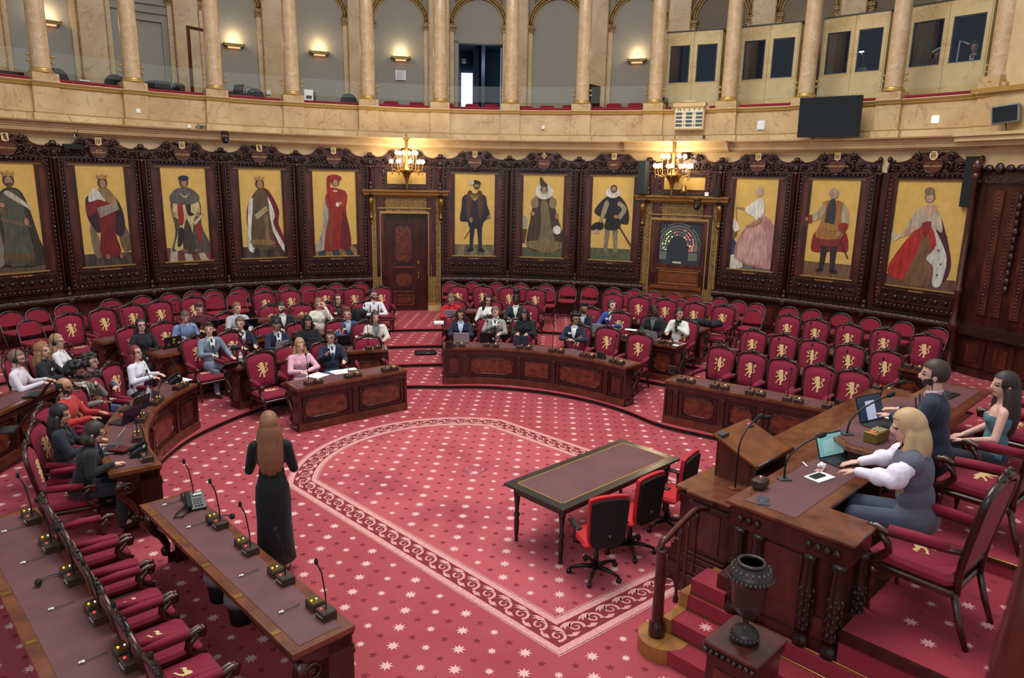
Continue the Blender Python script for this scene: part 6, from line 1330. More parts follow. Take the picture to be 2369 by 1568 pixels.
# newel, handrail, urn on its pedestal
q = at(1518, 1468, .15); T = thing('handrail', 'curved wooden stair handrail with carved end and turned balusters beside the rostrum steps', 'handrail')
top = Vector((q.x, q.y, 1.05)); e_ = W_(.62, -.58, 1.02)
p = MB(wood2); pts = [top+Vector((-.02, -.01, .02)), top+Vector((0, 0, .07)), top+Vector((.05, .03, .09)), top.lerp(e_, .35)+Vector((0, 0, .10)), top.lerp(e_, .7)+Vector((0, 0, .12)), e_+Vector((0, 0, .02))]
e2_ = W_(.64, -.58, 1.3)
p.tube(spline([tuple(v) for v in pts], 5), .032, 10); p.build('rail', T); p = MB(wood); m = Matrix.Translation((q.x, q.y, 0)); p.lathe([(.075, .15), (.08, .2), (.075, .28), (.05, .31), (.058, .36), (.05, .7), (.056, .72), (.05, .74), (.045, 1.0), (.062, 1.02), (.062, 1.05)], 12, m); p.build('newel_post', T)
for f, zb in ((.38, .30), (.55, .30), (.75, .45)):
    c = Vector((q.x, q.y, 0)).lerp(Vector((e_.x, e_.y, 0)), f); p = MB(wood2); p.lathe([(.03, zb), (.03, zb+.04), (.016, zb+.07), (.02, zb+.3), (.016, .95), (.025, 1.0), (.025, 1.08+.06*f)], 8, Matrix.Translation(c)); p.build('baluster', T)
p = MB(oak2); c = at(1535, 1468, .15); P = [(c.x+.24*math.cos(a), c.y+.24*math.sin(a)) for a in [2*PI*k/20 for k in range(20)]]; p.slab(P, .0, .152); a_ = W_(-.56, -.34, 0); b_ = W_(-.32, -.34, 0); c_ = W_(-.32, -.05, 0); d_ = W_(-.56, -.05, 0); RBx(p, -.6, -.3, -.4, -.3, 0, .155); RBx(p, -.34, -.03, -.42, -.33, 0, .305); RBx(p, -.06, .6, -.42, -.33, 0, .455); tag(p.build('step_end'), 'pale rounded wooden end of the lowest rostrum step under the newel post', 'step')
T = thing('pedestal', 'square carved wooden pedestal carrying the dark urn beside the rostrum steps', 'pedestal'); p = MB(wood); RBx(p, -1.24, -.82, .55, .93, 0, .9); p.use(wood2); RBx(p, -1.27, -.79, .52, .96, .96, 1.0, .01); p.use(carved); RBx(p, -1.26, -.80, .53, .95, .9, .96); 
for k in range(9):
    for bb, aa in ((.525, None), (None, -1.265)):
        p.ell(tuple(W_(-1.24+.052*k if aa is None else aa, bb if bb else .55+.047*k, .93)), (.025, .025, .025), 6, 4)
p.build('cap', T); p = MB(flame); RBx(p, -1.25, -1.24, .62, .86, .3, .8); RBx(p, -1.16, -.9, .54, .55, .3, .8); p.build('panel', T)
p = MB(mat('bronzed_urn', (52, 44, 42), .35, .25)); c = W_(-1.03, .73, 1.0); m = Matrix.Translation(c)
T = thing('urn', 'dark turned urn with beaded shoulder and open ring mouth on the carved pedestal', 'urn', M=m)
p.lathe([(.105, 0), (.11, .03), (.10, .06), (.085, .08), (.04, .10), (.022, .13), (.022, .15), (.03, .16), (.022, .17), (.05, .20), (.1, .25), (.115, .30), (.12, .31), (.115, .32), (.12, .34), (.13, .45), (.14, .50), (.165, .52), (.168, .545), (.15, .57), (.11, .605), (.1, .62)], 24); p.build('body', T)
p = MB(mat('bronzed_urn', (52, 44, 42), .35, .25)); p.tube([(.095*math.cos(2*PI*k/20), .095*math.sin(2*PI*k/20), .63) for k in range(20)], .015, 8, closed=True); p.build('mouth_ring', T); p = MB(mat('urn_inside', (70, 56, 62), .6)); p.lathe([(.085, .615), (.085, .62)], 20); p.build('well', T)
p = MB(mat('bronzed_beads', (96, 90, 88), .3, .4))
for k in range(32): a = 2*PI*k/32; p.ell((.165*math.cos(a), .165*math.sin(a), .53), (.011, .011, .014), 5, 3)
for k in range(20): a = 2*PI*k/20; p.ell((.103*math.cos(a), .103*math.sin(a), .035), (.012, .012, .01), 5, 3); p.ell((.135*math.cos(a), .135*math.sin(a), .585), (.014, .014, .02), 5, 3)
p.build('beading', T)
# things on the rostrum desks
def laptop(lab, M, screen=(60, 66, 70), lid=(40, 40, 44), w_=.33, d_=.22, tilt=.35, glow=.8, keys=True, nm='laptop'):
    """hinge at origin, base towards -y, screen seen from -y"""
    T = thing(nm, lab, 'laptop', M=M); li = mat('lid_%d_%d_%d' % lid, lid, .35, .2); p = MB(li); p.bbox(-w_/2, w_/2, -d_, 0, 0, .016, .004)
    if keys: p.use(mat('keyboard', (34, 34, 38), .6)); p.box(-w_/2+.02, w_/2-.02, -d_+.08, -.02, .016, .018)
    p.build('base', T); R_ = Matrix.Rotation(-tilt, 4, 'X'); p = MB(li); p.bbox(-w_/2, w_/2, 0, .01, .01, d_+.01, .003, R_); s = p.build('lid', T); p = MB(mat('screen_%d_%d_%d' % screen, screen, .2, emis=screen, es=glow)); p.box(-w_/2+.012, w_/2-.012, -.002, .0, .025, d_-.005, R_); p.build('screen', s); return T, R_
def onp(a, b, z, rz=0): return Matrix.Translation(W_(a, b, z)) @ Matrix.Rotation(ANG+rz, 4, 'Z')
T, R_ = laptop('open laptop with a pale green screen in front of the blond person', onp(1.72, .20, 1.556, -.30), (120, 168, 166), w_=.38, d_=.25, glow=.55); p = MB(mat('screen_text', (150, 196, 196), .5, emis=(150, 190, 190), es=.4)); p.box(-.11, .1, -.004, -.002, .06, .19, R_); p.build('page', T)
T, R_ = laptop('larger black laptop on the president\'s desk showing a document', onp(2.62, .26, 1.757, -.25), (40, 52, 70), (30, 30, 34), .44, .30, glow=.5); p = MB(mat('screen_page', (180, 184, 206), .5, emis=(176, 180, 205), es=.55)); p.box(-.08, .08, -.004, -.002, .03, .24, R_); p.build('page', T)
T, R_ = laptop('laptop with a blue screen on the right-hand desk, beyond the standing man', onp(5.25, .18, 1.556, -.1), (110, 140, 200), (30, 30, 34), .38, .24, glow=.8); p = MB(mat('screen_pale', (150, 176, 226), .5, emis=(150, 176, 226), es=.8)); p.box(-.17, .17, -.004, -.002, .05, .11, R_); p.box(-.17, .17, -.004, -.002, .13, .2, R_); p.build('page', T)
M = onp(1.08, .34, 1.556, -.2); T = thing('notebook', 'white spiral notebook with a black phone lying on it', 'notebook', M=M); p = MB(paper); p.bbox(-.13, .13, -.08, .09, 0, .012, .002); p.build('pages', T); T = tag(MB(black).build('x') if False else (lambda p: (p.bbox(-.1, .07, -.02, .06, .0135, .022, .003, M), p.build('phone'))[1])(MB(black)), 'black phone lying on the white notebook', 'phone')
M = onp(1.32, .26, 1.556); p = MB(paper); rn = random.Random(2)
for k in range(7): p.ell((rn.uniform(-.04, .04), rn.uniform(-.03, .03), .025+rn.uniform(0, .02)), (.028, .02, .022), 6, 4, M)
tag(p.build('crumpled_tissue'), 'crumpled white tissue on the near rostrum desk', 'tissue'); p = MB(white); p.tube([M @ Vector((-.08, .12, .01)), M @ Vector((.0, .2, .012))], .008, 8); tag(p.build('marker_pen'), 'white marker pen beside the tissue on the near desk', 'pen'); p = MB(mat('rose_pouch', (190, 140, 142), .5)); p.bbox(-.13, -.01, -.035, .03, 0, .012, .004, M); tag(p.build('cosmetic_case'), 'small rose-coloured case beside the notebook', 'case')
M = onp(.42, .05, 1.556); T = thing('voting_box', 'brown voting box on the front edge of the near rostrum desk', 'voting box', M=M); p = MB(mic_box); p.bbox(-.08, .08, -.06, .06, 0, .10, .02); p.build('box', T); p = MB(lamp_red); p.ell((0, 0, .1), (.008, .008, .006)); p.use(lamp_w); p.ell((.03, .01, .1), (.006, .006, .005)); p.build('lamp', T)
p = MB(greyp); p.bbox(-.09, .09, -.05, .05, 0, .006, .002, onp(.17, .22, 1.556, .5)); p.ell(tuple(onp(.17, .22, 1.562).translation), (.05, .03, .008)); tag(p.build('socket_plate'), 'dark metal socket plate let into the near desk leather', 'plate')
g = W_(.78, .12, 1.556); goose('thick black gooseneck microphone in front of the blond person', [g, g+Vector((.0, .0, .15)), g+Vector((.05, .0, .27)), g+Vector((.2, .04, .36)), g+Vector((.38, .08, .42))])
g = W_(1.98, .22, 1.757); goose('long gooseneck microphone on the president\'s desk pointing at the standing man', [g, g+Vector((.02, .0, .14)), g+Vector((.12, .02, .25)), g+Vector((.3, .04, .35)), g+Vector((.48, .06, .42))])
g = W_(3.2, .12, 1.757); goose('small microphone seen behind the standing man\'s shoulder', [g, g+Vector((0, 0, .2)), g+Vector((.1, .0, .3)), g+Vector((.24, -.02, .33))])
M = onp(2.02, .50, 1.757, -.1); T = thing('control_box', 'brass-coloured keypad box between the two rostrum laptops', 'keypad', M=M); p = MB(mat('keypad_brass', (128, 108, 52), .4, .5)); p.bbox(-.14, .14, -.07, .07, 0, .11, .006); p.build('case', T); p = MB(mat('pale_key', (206, 200, 170), .5))
for r in range(3):
    for c in range(4): p.ell((-.02+.035*c, -.04+.035*r, .113), (.010, .010, .008), 6, 4)
p.build('key', T); p = MB(lamp_red); p.box(-.11, -.06, -.02, .03, .11, .113); p.build('display', T)
M = onp(2.75, .3, 1.757); p = MB(paper); p.box(.05, .3, -.12, .1, 0, .006, M); tag(p.build('papers'), 'white sheets lying on the president\'s desk beside the standing man', 'paper'); p = MB(paper); p.box(-.12, .1, -.12, .15, 0, .006, onp(4.45, .35, 1.556, .3)); tag(p.build('papers'), 'white sheets and a pen near the blue-screened laptop', 'paper')
M = onp(2.75, 1.5, 1.47, .4); p = MB(paper); p.box(-.15, .12, -.14, .14, 0, .008, M); tag(p.build('papers'), 'crumpled white papers lying on the armchair behind the standing man', 'paper')
M = onp(3.6, 3.2, .9, .3); p = MB(mat('pale_cloth_bag', (206, 204, 196), .8)); p.prism(cat([(-.25, 0), (.25, 0), (.22, .4), (.1, .55), (-.15, .5)], 3), -.1, .1, Matrix.Translation(W_(2.62, 2.2, .9)) @ Matrix.Rotation(-.6, 4, 'Z')); tag(p.build('cloth_bag'), 'pale cloth bag hanging at the right edge behind the rostrum chairs', 'bag')
# blurred rail of the viewer's own balcony
p = MB(wood2); a = CAM_POS+(_f*.662+_r2*.655-_u2*.53)*1.3; b = CAM_POS+(_f+_r2*.79-_u2*.16)*1.3; a = CAM_POS+(_f+_r2*.70-_u2*.52)*1.3; p.tube([a, a.lerp(b, .5)+Vector((.01, 0, 0)), b], .05, 14); tag(p.build('balcony_rail'), 'out-of-focus polished wooden rail at the lower right corner close to the viewer', 'rail')
# equipment on the benches: phones, laptops, papers
def onz(px, py, z, rz=0): q = at(px, py, z); return Matrix.Translation((q.x, q.y, z)) @ Matrix.Rotation(rz, 4, 'Z')
def phone(lab, M):
    T = thing('desk_phone', lab, 'telephone', M=M); p = MB(black); p.add([(-.1, -.1, 0), (.1, -.1, 0), (.1, .1, 0), (-.1, .1, 0), (-.1, -.1, .02), (.1, -.1, .02), (.1, .1, .13), (-.1, .1, .13)], [(0, 3, 2, 1), (4, 5, 6, 7), (0, 1, 5, 4), (2, 3, 7, 6), (1, 2, 6, 5), (0, 4, 7, 3)]); p.build('body', T)
    R_ = Matrix.Translation((0, 0, .075)) @ Matrix.Rotation(.5, 4, 'X'); p = MB(blackm); p.bbox(-.095, -.04, -.11, .11, .01, .05, .012, R_); p.build('handset', T); p = MB(greyp)
    for r in range(4):
        for c in range(3): p.box(-.01+.03*c, .012+.03*c, -.08+.03*r, -.06+.03*r, .004, .012, R_)
    p.build('key', T); p = MB(mat('lcd', (150, 160, 150), .3)); p.box(-.01, .08, .06, .09, .004, .01, R_); p.build('display', T); p = MB(blackm); p.tube([(-.08, -.1, .03), (-.16, -.2, .01), (-.24, -.18, .01), (-.2, -.08, .01), (-.1, -.02, .03)], .008, 6); p.build('cord', T); return T
phone('black desk telephone near the far end of the near-left straight bench', onz(452, 1172, .80, .5)); phone('black desk telephone on the near end of the far-left curved bench', onz(322, 1052, .89, -1.2)); phone('black desk telephone at the far end of the far-left curved bench, under papers', onz(405, 885, .89, -1.0))
for px, py, lv, lab in ((1040, 800, 1, 'small black device stand at the left end of the centre front bench'), (1390, 825, 1, 'small black device stand near the right end of the centre front bench'), (1556, 858, 1, 'small black device stand at the left end of the right front bench'), (1940, 938, 1, 'small black device stand at the right end of the right front bench')):
    z = LV[lv]+.79; q = at(px, py, z+.05); T = thing('device_stand', lab, 'telephone', M=Matrix.Translation((q.x, q.y, z)) @ Matrix.Rotation(face_to(q.x, q.y), 4, 'Z')); p = MB(greyp); rectframe(p, -.075, .075, 0, .15, .025, 0, .02); p.build('frame', T); p = MB(black); p.add([(-.08, .02, .0), (.08, .02, 0), (.08, -.12, 0), (-.08, -.12, 0), (-.08, .02, .14), (.08, .02, .14)], [(0, 1, 2, 3), (0, 4, 5, 1), (4, 3, 2, 5), (0, 3, 4), (1, 5, 2)]); p.build('body', T)
# ================================================================ people
V3 = lambda *a: Vector(a)
def cap(mb, a, b, ra, rb, n=10, flat=None):
    a, b = Vector(a), Vector(b); d = b-a; L = d.length; R = d.to_track_quat('Z', 'Y').to_matrix() if L > 1e-6 else Matrix.Identity(3)
    prof = [(ra*math.sin(PI*k/8), -ra*math.cos(PI*k/8)) for k in range(1, 5)]+[(rb*math.cos(PI*k/8), L+rb*math.sin(PI*k/8)) for k in range(0, 4)]
    M = Matrix.Translation(a) @ R.to_4x4(); mb.lathe(prof, n, M)
skins = {'fair': (226, 176, 156), 'tan': (190, 138, 108), 'brown': (134, 90, 66), 'dark': (84, 54, 42), 'olive': (206, 156, 128)}
def hand(mb, w, d, nrm, side, curl=.5, s=1.0):
    """w wrist, d pointing along the palm, nrm out of the back of the hand"""
    d = d.normalized(); nrm = (nrm-d*nrm.dot(d)).normalized(); l = d.cross(nrm)*side
    R = Matrix((l, d, nrm)).transposed(); mb.ell(w+d*.045*s, (.038*s, .05*s, .016*s), 10, 6, R=R)
    for k, (o, ln) in enumerate(((-.028, .062), (-.010, .072), (.009, .068), (.027, .052))):
        a = w+(d*.085+l*o)*s; m = a+(d*ln*.55-nrm*ln*.25*curl)*s; e = m+(d*ln*.45*(1-curl*.8)-nrm*ln*.55*curl)*s
        cap(mb, a-d*.02*s, m, .0095*s, .009*s, 7); cap(mb, m, e, .009*s, .0075*s, 7)
    a = w+(d*.02-l*.025)*s; m = a+(d*.03-l*.03-nrm*.008)*s; cap(mb, a, m, .013*s, .011*s, 7); cap(mb, m, m+(d*.03-l*.004-nrm*.01)*s, .0105*s, .008*s, 7)
def remesh(mb, name, vox, smooth=2):
    me = mb.mesh(name); r = evaluated(me, [('REMESH', dict(mode='VOXEL', voxel_size=vox)), ('SMOOTH', dict(factor=.5, iterations=smooth))])
    r.name = name
    for p in r.polygons: p.use_smooth = True
    return r
def cut(me, test):
    bm = bmesh.new(); bm.from_mesh(me); bmesh.ops.delete(bm, geom=[f for f in bm.faces if test(f.calc_center_median())], context='FACES'); bm.to_mesh(me); bm.free()
def setmat(me, mats):
    me.materials.clear()
    for m in mats: me.materials.append(m)
def child(name, me, T):
    o = bpy.data.objects.new(name, me); COL.objects.link(o); o.parent = T; return o
ARMS = {   # (elbow, wrist, finger direction) for the right side; x mirrored for the left
 'desk': (V3(.25, .12, .80), V3(.13, .36, .84), V3(-.3, 1, -.05)), 'type': (V3(.24, .10, .80), V3(.10, .36, .87), V3(-.2, 1, -.2)), 'lap': (V3(.26, .04, .78), V3(.10, .26, .68), V3(-.6, .8, -.1)),
 'fold': (V3(.27, .14, .82), V3(.03, .34, .85), V3(-1, .3, 0)), 'chin': (V3(.2, .24, .86), V3(.06, .19, 1.08), V3(-.3, -.1, 1)), 'chest': (V3(.25, .12, .84), V3(.0, .19, .99), V3(-1, .1, .2)), 'ear': (V3(.24, .2, .9), V3(.12, .12, 1.17), V3(-.3, -.1, 1)), 'hang': (V3(.27, -.05, .78), V3(.27, .03, .56), V3(0, .2, -1)), 'rest': (V3(.30, .05, .80), V3(.27, .30, .72), V3(0, 1, -.1)), 'gest': (V3(.26, .14, .86), V3(.2, .36, 1.0), V3(-.2, .6, .6))}
def person(label, loc, rz, head=(0, 0), skin='fair', hair=('short', (60, 42, 32)), top=('jacket', (30, 36, 58)), shirt=(225, 225, 228), tie=None, legs=(34, 36, 44), arms=('desk', 'desk'), lean=0.0, sc=1.0, glasses=False, headset=False, badge=False, beard=None, vox=.010, standing=False, group=None, z0=0, twist=0, extra=None, HL=.36):
    T_M = Matrix.Translation((loc[0], loc[1], z0)) @ Matrix.Rotation(rz, 4, 'Z') @ Matrix.Scale(sc*1.01, 4)
    sk = mat('skin_'+skin, skins[skin], .5, noise=(12, tuple(int(c*.93) for c in skins[skin]), .3, .7)); dkm = mat('dark_feature', (46, 34, 32), .6); lip = mat('lip_'+skin, tuple(int(c*.78) if i else int(c*.85) for i, c in enumerate(skins[skin])), .5)
    H = .42 if standing else 0.0                                   # standing lifts the trunk
    piv = V3(0, 0, .54+H)
    LM = Matrix.Translation(piv) @ Matrix.Rotation(-lean, 4, 'X') @ Matrix.Rotation(twist, 4, 'Z') @ Matrix.Translation(-piv)
    up = lambda x, y, z: LM @ V3(x, y, z+H)
    nk = up(0, .005, 1.14); HM = Matrix.Translation(nk) @ Matrix.Rotation(head[0], 4, 'Z') @ Matrix.Rotation(head[1], 4, 'X') @ Matrix.Scale(1.12, 4)
    hv = lambda x, y, z: HM @ V3(x, y, z)
    RT = LM.to_3x3(); RH = HM.to_3x3()
    sc *= 1.02
    fem = top[0] in ('blouse', 'dress', 'strapless', 'vest') or hair[0] in ('long', 'wavy', 'bun')
    cw = .93 if fem else 1.0
    def trunk(mb, g, z_lo=True):
        if z_lo: mb.ell(up(0, 0, .56), (.165+g, .125+g, .12+g), 14, 10, R=RT)
        mb.ell(up(0, 0, .72), ((.142*cw if not fem else .125)+g, .10+g, .15+g), 14, 10, R=RT); mb.ell(up(0, 0, .92), (.165*cw+g, .112+g, .17+g), 14, 10, R=RT)
        for s in (-1, 1): cap(mb, up(s*.05, 0, 1.045), up(s*.165*cw, -.005, 1.02), .05+g, .055+g); 
        if fem:
            for s in (-1, 1): mb.ell(up(s*.065, .075, .92), (.055+g*.6, .05+g*.6, .055+g*.6), 10, 8, R=RT)
    J = []
    for s, nm in ((1, arms[0]), (-1, arms[1])):
        if isinstance(nm, str): e, w, d = ARMS[nm]; e = V3(e.x*s, e.y, e.z+H); w = V3(w.x*s, w.y, w.z+H); d = V3(d.x*s, d.y, d.z)
        else: e, w, d = nm
        sh = up(s*.178*cw, -.005, 1.015); J.append((s, sh, e, w, d))
    def armc(mb, g, upto=1.0, sleeves=1.0):
        for s, sh, e, w, d in J: cap(mb, sh, e, .048+g*1.2, .040+g); cap(mb, e, e.lerp(w, upto), .040+g, .028+g*.8)
    if standing: K = [(s, V3(s*.09, 0, .92), V3(s*.10, .03, .50), V3(s*.10, -.02, .09)) for s in (1, -1)]
    else: K = [(s, V3(s*.09, .02, .53), V3(s*.12, .42, .52), V3(s*.12, .40, .09)) for s in (1, -1)]
    def legc(mb, g, full=True):
        for s, h, k, a in K:
            cap(mb, h, k, .082+g, .058+g); 
            if full: cap(mb, k, a, .056+g, .040+g)
    b = MB(sk)
    b.ell(hv(0, -.005, .128), (.073, .092, .092), 16, 12, R=RH); b.ell(hv(0, .022, .075), (.058, .066, .078), 14, 10, R=RH); b.ell(hv(0, .038, .025), (.036, .042, .03), 10, 8, R=RH)
    b.ell(hv(0, .092, .082), (.013, .02, .026), 8, 6, R=RH); b.ell(hv(0, .098, .072), (.016, .014, .012), 8, 6, R=RH); b.ell(hv(0, .075, .115), (.05, .02, .012), 8, 6, R=RH)
    for s in (-1, 1): b.ell(hv(s*.073, -.005, .088), (.012, .02, .03), 8, 6, R=RH)
    cap(b, up(0, -.01, 1.02), hv(0, -.01, .06), .055, .052); trunk(b, -.012)
    armc(b, -.004); legc(b, -.01)
    for s, h, k, a in K: cap(b, a, a+V3(0, .12, -.045), .04, .032)
    for s, sh, e, w, d in J: hand(b, w, d, V3(0, 0, 1) if abs(d.normalized().z) < .8 else V3(0, 1, 0), -s, .45, .95)
    me = remesh(b, 'person', vox); HI = HM.inverted(); setmat(me, [sk, dkm, lip, mat('hair_%d_%d_%d' % hair[1], hair[1], .55, sheen=0)])
    for p in me.polygons:
        c = HI @ p.center
        if c.y > .045 and 0 < c.z < .2:
            if abs(abs(c.x)-.031) < .014 and abs(c.z-.100) < .0062: p.material_index = 1
            elif abs(abs(c.x)-.031) < .018 and abs(c.z-.124) < .005: p.material_index = 3
            elif abs(c.x) < .024 and abs(c.z-.038) < .0065: p.material_index = 2
            elif beard and c.z < .055+.6*max(0, .075-c.y) and not (abs(c.x) < .014 and c.z > .03 and False): p.material_index = 3
        if beard and -.02 < c.z < .075 and c.y > .0 and abs(c.x) > .04: p.material_index = 3
    T = bpy.data.objects.new('person', me); COL.objects.link(T); T.matrix_world = T_M; tag(T, label, 'person', group)
    # ---- hair
    hs, hc = hair; hm = mat('hair_%d_%d_%d' % hc, hc, .5, noise=(26, tuple(int(c*.62) for c in hc), .35, .7, (1, 1, .12)))
    if hs != 'none':
        h = MB(hm); g = .012; h.ell(hv(0, -.008, .128), (.073+g, .092+g, .092+g), 16, 12, R=RH); rn = random.Random(int(loc[0]*97))
        if hs in ('long', 'wavy', 'bob', 'lob'):
            ln = {'long': HL, 'wavy': .30, 'bob': .10, 'lob': .22}[hs]; gz = V3(0, 0, -1)
            h.ell(hv(0, -.05, .06), (.083, .062, .11), 12, 9, R=RH)
            root = [hv(x, y, .06) for x, y in ((-.07, -.005), (-.06, -.06), (-.02, -.085), (.02, -.085), (.06, -.06), (.07, -.005))]
            for q, rt in enumerate(root):
                off = (rt-hv(0, 0, .06)); off.z = 0; l2 = ln*(1 if 0 < q < 5 else .85)
                pts = [rt+V3(0, 0, -l2*k/5)+off*(.28*math.sin(k*.7))+(V3(rn.uniform(-.012, .012), rn.uniform(-.01, .01), 0) if hs == 'wavy' else V3(0, 0, 0)) for k in range(6)]
                r_ = ([.036, .042, .046, .050, .046, .02] if HL > .45 else [.034, .038, .04, .04, .034, .018]) if hs != 'bob' else [.034, .036, .036, .036, .034, .03]
                for k in range(5): cap(h, pts[k], pts[k+1], r_[k], r_[k+1], 8)
        if HL > .45: h.ell(hv(0, -.045, .11), (.085, .075, .10), 14, 10, R=RH); h.ell(hv(0, -.075, .0), (.095, .06, .14), 14, 10, R=RH)
        if hs in ('curly', 'afro', 'wavy'):
            R1 = {'curly': .022, 'afro': .045, 'wavy': .012}[hs]
            for k in range(46 if hs != 'wavy' else 24):
                a = rn.uniform(0, 2*PI); ph = rn.uniform(0, 1.75); c = hv(.085*math.sin(ph)*math.cos(a), -.01+.105*math.sin(ph)*math.sin(a), .135+.1*math.cos(ph)); 
                if (HI @ c).y > .06 and (HI @ c).z < .17: continue
                h.ell(c+(c-hv(0, 0, .12)).normalized()*R1*.5, (R1, R1, R1), 8, 6)
        if hs == 'bun': h.ell(hv(0, -.03, .27), (.075, .075, .065), 12, 8, R=RH)
        if hs == 'tied': h.ell(hv(0, -.11, .10), (.04, .035, .04), 10, 7, R=RH); cap(h, hv(0, -.12, .08), hv(.02, -.12, -.06), .03, .02)
        if hs == 'quiff': h.ell(hv(0, .045, .215), (.06, .045, .03), 10, 7, R=RH)
        hme = remesh(h, 'hair', .009, 7 if HL > .45 else 1)
        def ct(c):
            q = HI @ c
            if hs in ('short', 'quiff', 'tied', 'bun', 'curly', 'afro'):
                if q.z < .055 and hs not in ('curly', 'afro'): return True
                if q.z < .04: return True
                if q.y > .02 and q.z < (.165 if hs != 'afro' else .16) and abs(q.x) < .2 and q.z < .165-.35*max(0, .05-q.y): return True
            elif hs == 'bald': return q.z > .165 or q.z < .05 or q.y > .03
            else: return q.y > .035 and q.z < .17 and q.z > -.06 and abs(q.x) < .062
            return False
        cut(hme, ct); setmat(hme, [hm]); child('hair', hme, T)
    # ---- clothes
    kind, tc = top; tm = cloth(tc); sm = cloth(shirt)
    def garment(nm, g, m, arm=1.0, zlo=True, v=None, vx=.012, armsonly=False, test=None):
        c = MB(m); trunk(c, g, zlo)
        if arm: armc(c, g, arm)
        me = remesh(c, nm, vx, 2); LI = LM.inverted()
        def t2(p):
            q = LI @ p; q.z -= H
            if q.z > 1.085 and abs(q.x) < .07 and v is None: return True
            if v and q.y > .02 and q.z > v[0] and abs(q.x) < v[1]*(q.z-v[0])/(1.08-v[0])+.004: return True
            return test(q) if test else False
        cut(me, t2); setmat(me, [m]); return child(nm, me, T)
    if kind in ('jacket', 'cardigan'):
        garment('shirt', .002, sm, 0); c = MB(sm); c.tube([up(.056*math.cos(a), -.006+.058*math.sin(a), 1.095+.015*abs(math.cos(a/2+.8))) for a in [2*PI*k/14 for k in range(14)]], .014, 6, closed=True)
        for s in (-1, 1): c.prism([(s*.004, 1.095), (s*.055, 1.10), (s*.05, 1.06)], .058, .066, LM @ Matrix.Translation((0, 0, H)))
        c.build('collar', T); garment('jacket', .016, tm, .93, True, (.80, .075))
        for s, sh, e, w, d in J: c = MB(sm); cap(c, e.lerp(w, .9), e.lerp(w, .98), .031, .03, 10); c.build('cuff', T)
        c = MB(cloth(tuple(max(0, int(v*.8)) for v in tc)))          # lapels
        for s in (-1, 1): c.ribbon([(s*.078, 1.06), (s*.07, .98), (s*.045, .9), (s*.012, .82)], .035, .006, LM @ Matrix.Translation((0, .122, H)) @ Matrix.Rotation(0, 4, 'X'))
        c.build('lapel', T)
    elif kind in ('shirt', 'sweater', 'blouse'):
        garment(kind if kind != 'blouse' else 'blouse', .008 if kind == 'shirt' else .013, tm, .95); c = MB(sm if kind == 'sweater' else tm); c.tube([up(.056*math.cos(a), -.006+.056*math.sin(a), 1.09) for a in [2*PI*k/14 for k in range(14)]], .014, 6, closed=True); c.build('collar', T)
    elif kind == 'vest':
        garment('blouse', .012, sm, .93, vx=.009); garment('waistcoat', .034, tm, 0, vx=.009)
        c = MB(sm)
        for s, sh, e, w, d in J: c.ell(sh.lerp(e, .75), (.085, .085, .10)); c.ell(e.lerp(w, .35), (.075, .08, .07)); cap(c, sh, e, .065, .07); cap(c, e, e.lerp(w, .85), .065, .036); 
        me = remesh(c, 'puffed_sleeve', .009, 3); setmat(me, [sm]); child('puffed_sleeve', me, T)
    elif kind == 'strapless': garment('top', .006, tm, 0, test=lambda q: q.z > .965)
    elif kind == 'dress': garment('dress', .008, tm, .95)
    if kind == 'dress' and standing:
        c = MB(tm); c.lathe([(.205, .16), (.19, .35), (.178, .6), (.182, .85), (.17, .98), (.13, 1.12)], 20, Matrix.Scale(.85, 4, V3(0, 1, 0)), sm=True); c.build('skirt', T)
    if tie and kind != 'strapless':
        c = MB(cloth(tie)); ys = .124 if kind == 'jacket' else .128; c.ribbon([(0, 1.07), (0, 1.04)], .035, .014, LM @ Matrix.Translation((0, .064, H)), taper=False)
        for j in range(6):
            z1, z2 = 1.05-.05*j, 1.0-.05*j; y1 = .078+.045*min(1, j*.3+.1); y2 = .078+.045*min(1, (j+1)*.3+.1); w1 = .018+.004*j; w2 = w1+.004
            c.add([up(-w1, y1, z1), up(w1, y1, z1), up(w2, y2, z2), up(-w2, y2, z2), up(-w1, y1-.012, z1), up(w1, y1-.012, z1), up(w2, y2-.012, z2), up(-w2, y2-.012, z2)], [(0, 1, 2, 3), (7, 6, 5, 4), (0, 3, 7, 4), (1, 5, 6, 2)])
        c.build('tie', T)
    if not (kind == 'dress' and standing):
        c = MB(cloth(legs)); legc(c, .012); c.ell((0, 0, .56 if not standing else .95), (.172, .14, .12), 12, 8); me = remesh(c, 'trousers', .016, 2); setmat(me, [cloth(legs)]); child('trousers', me, T)
    for s, h, k, a in K: c = MB(cloth((30, 26, 26), 'shoe_leather', .4)); c.ell(a+V3(0, .06, -.045), (.045, .12, .045)); c.build('shoe', T)
    if glasses:
        c = MB(blackm)
        for s in (-1, 1): c.tube([hv(s*.033+.024*math.cos(a), .104, .100+.018*math.sin(a)) for a in [2*PI*k/10 for k in range(10)]], .003, 5, closed=True); c.tube([hv(s*.056, .103, .102), hv(s*.078, .0, .100)], .003, 5)
        c.tube([hv(-.01, .105, .103), hv(.01, .105, .103)], .003, 5); c.build('glasses', T)
    if headset:
        c = MB(blackm); c.tube([hv(.088*math.cos(PI*k/10), 0, .09+.145*math.sin(PI*k/10)) for k in range(11)], .008, 6)
        for s in (-1, 1): c.ell(hv(s*.09, 0, .085), (.018, .034, .038), 10, 7, R=RH)
        c.build('headset', T)
    if badge:
        c = MB(paper); c.box(.05, .12, .135, .140, .93, .97, LM @ Matrix.Translation((0, 0, H))); c.build('name_badge', T)
    if extra: extra(T, up, hv, J)
    return T
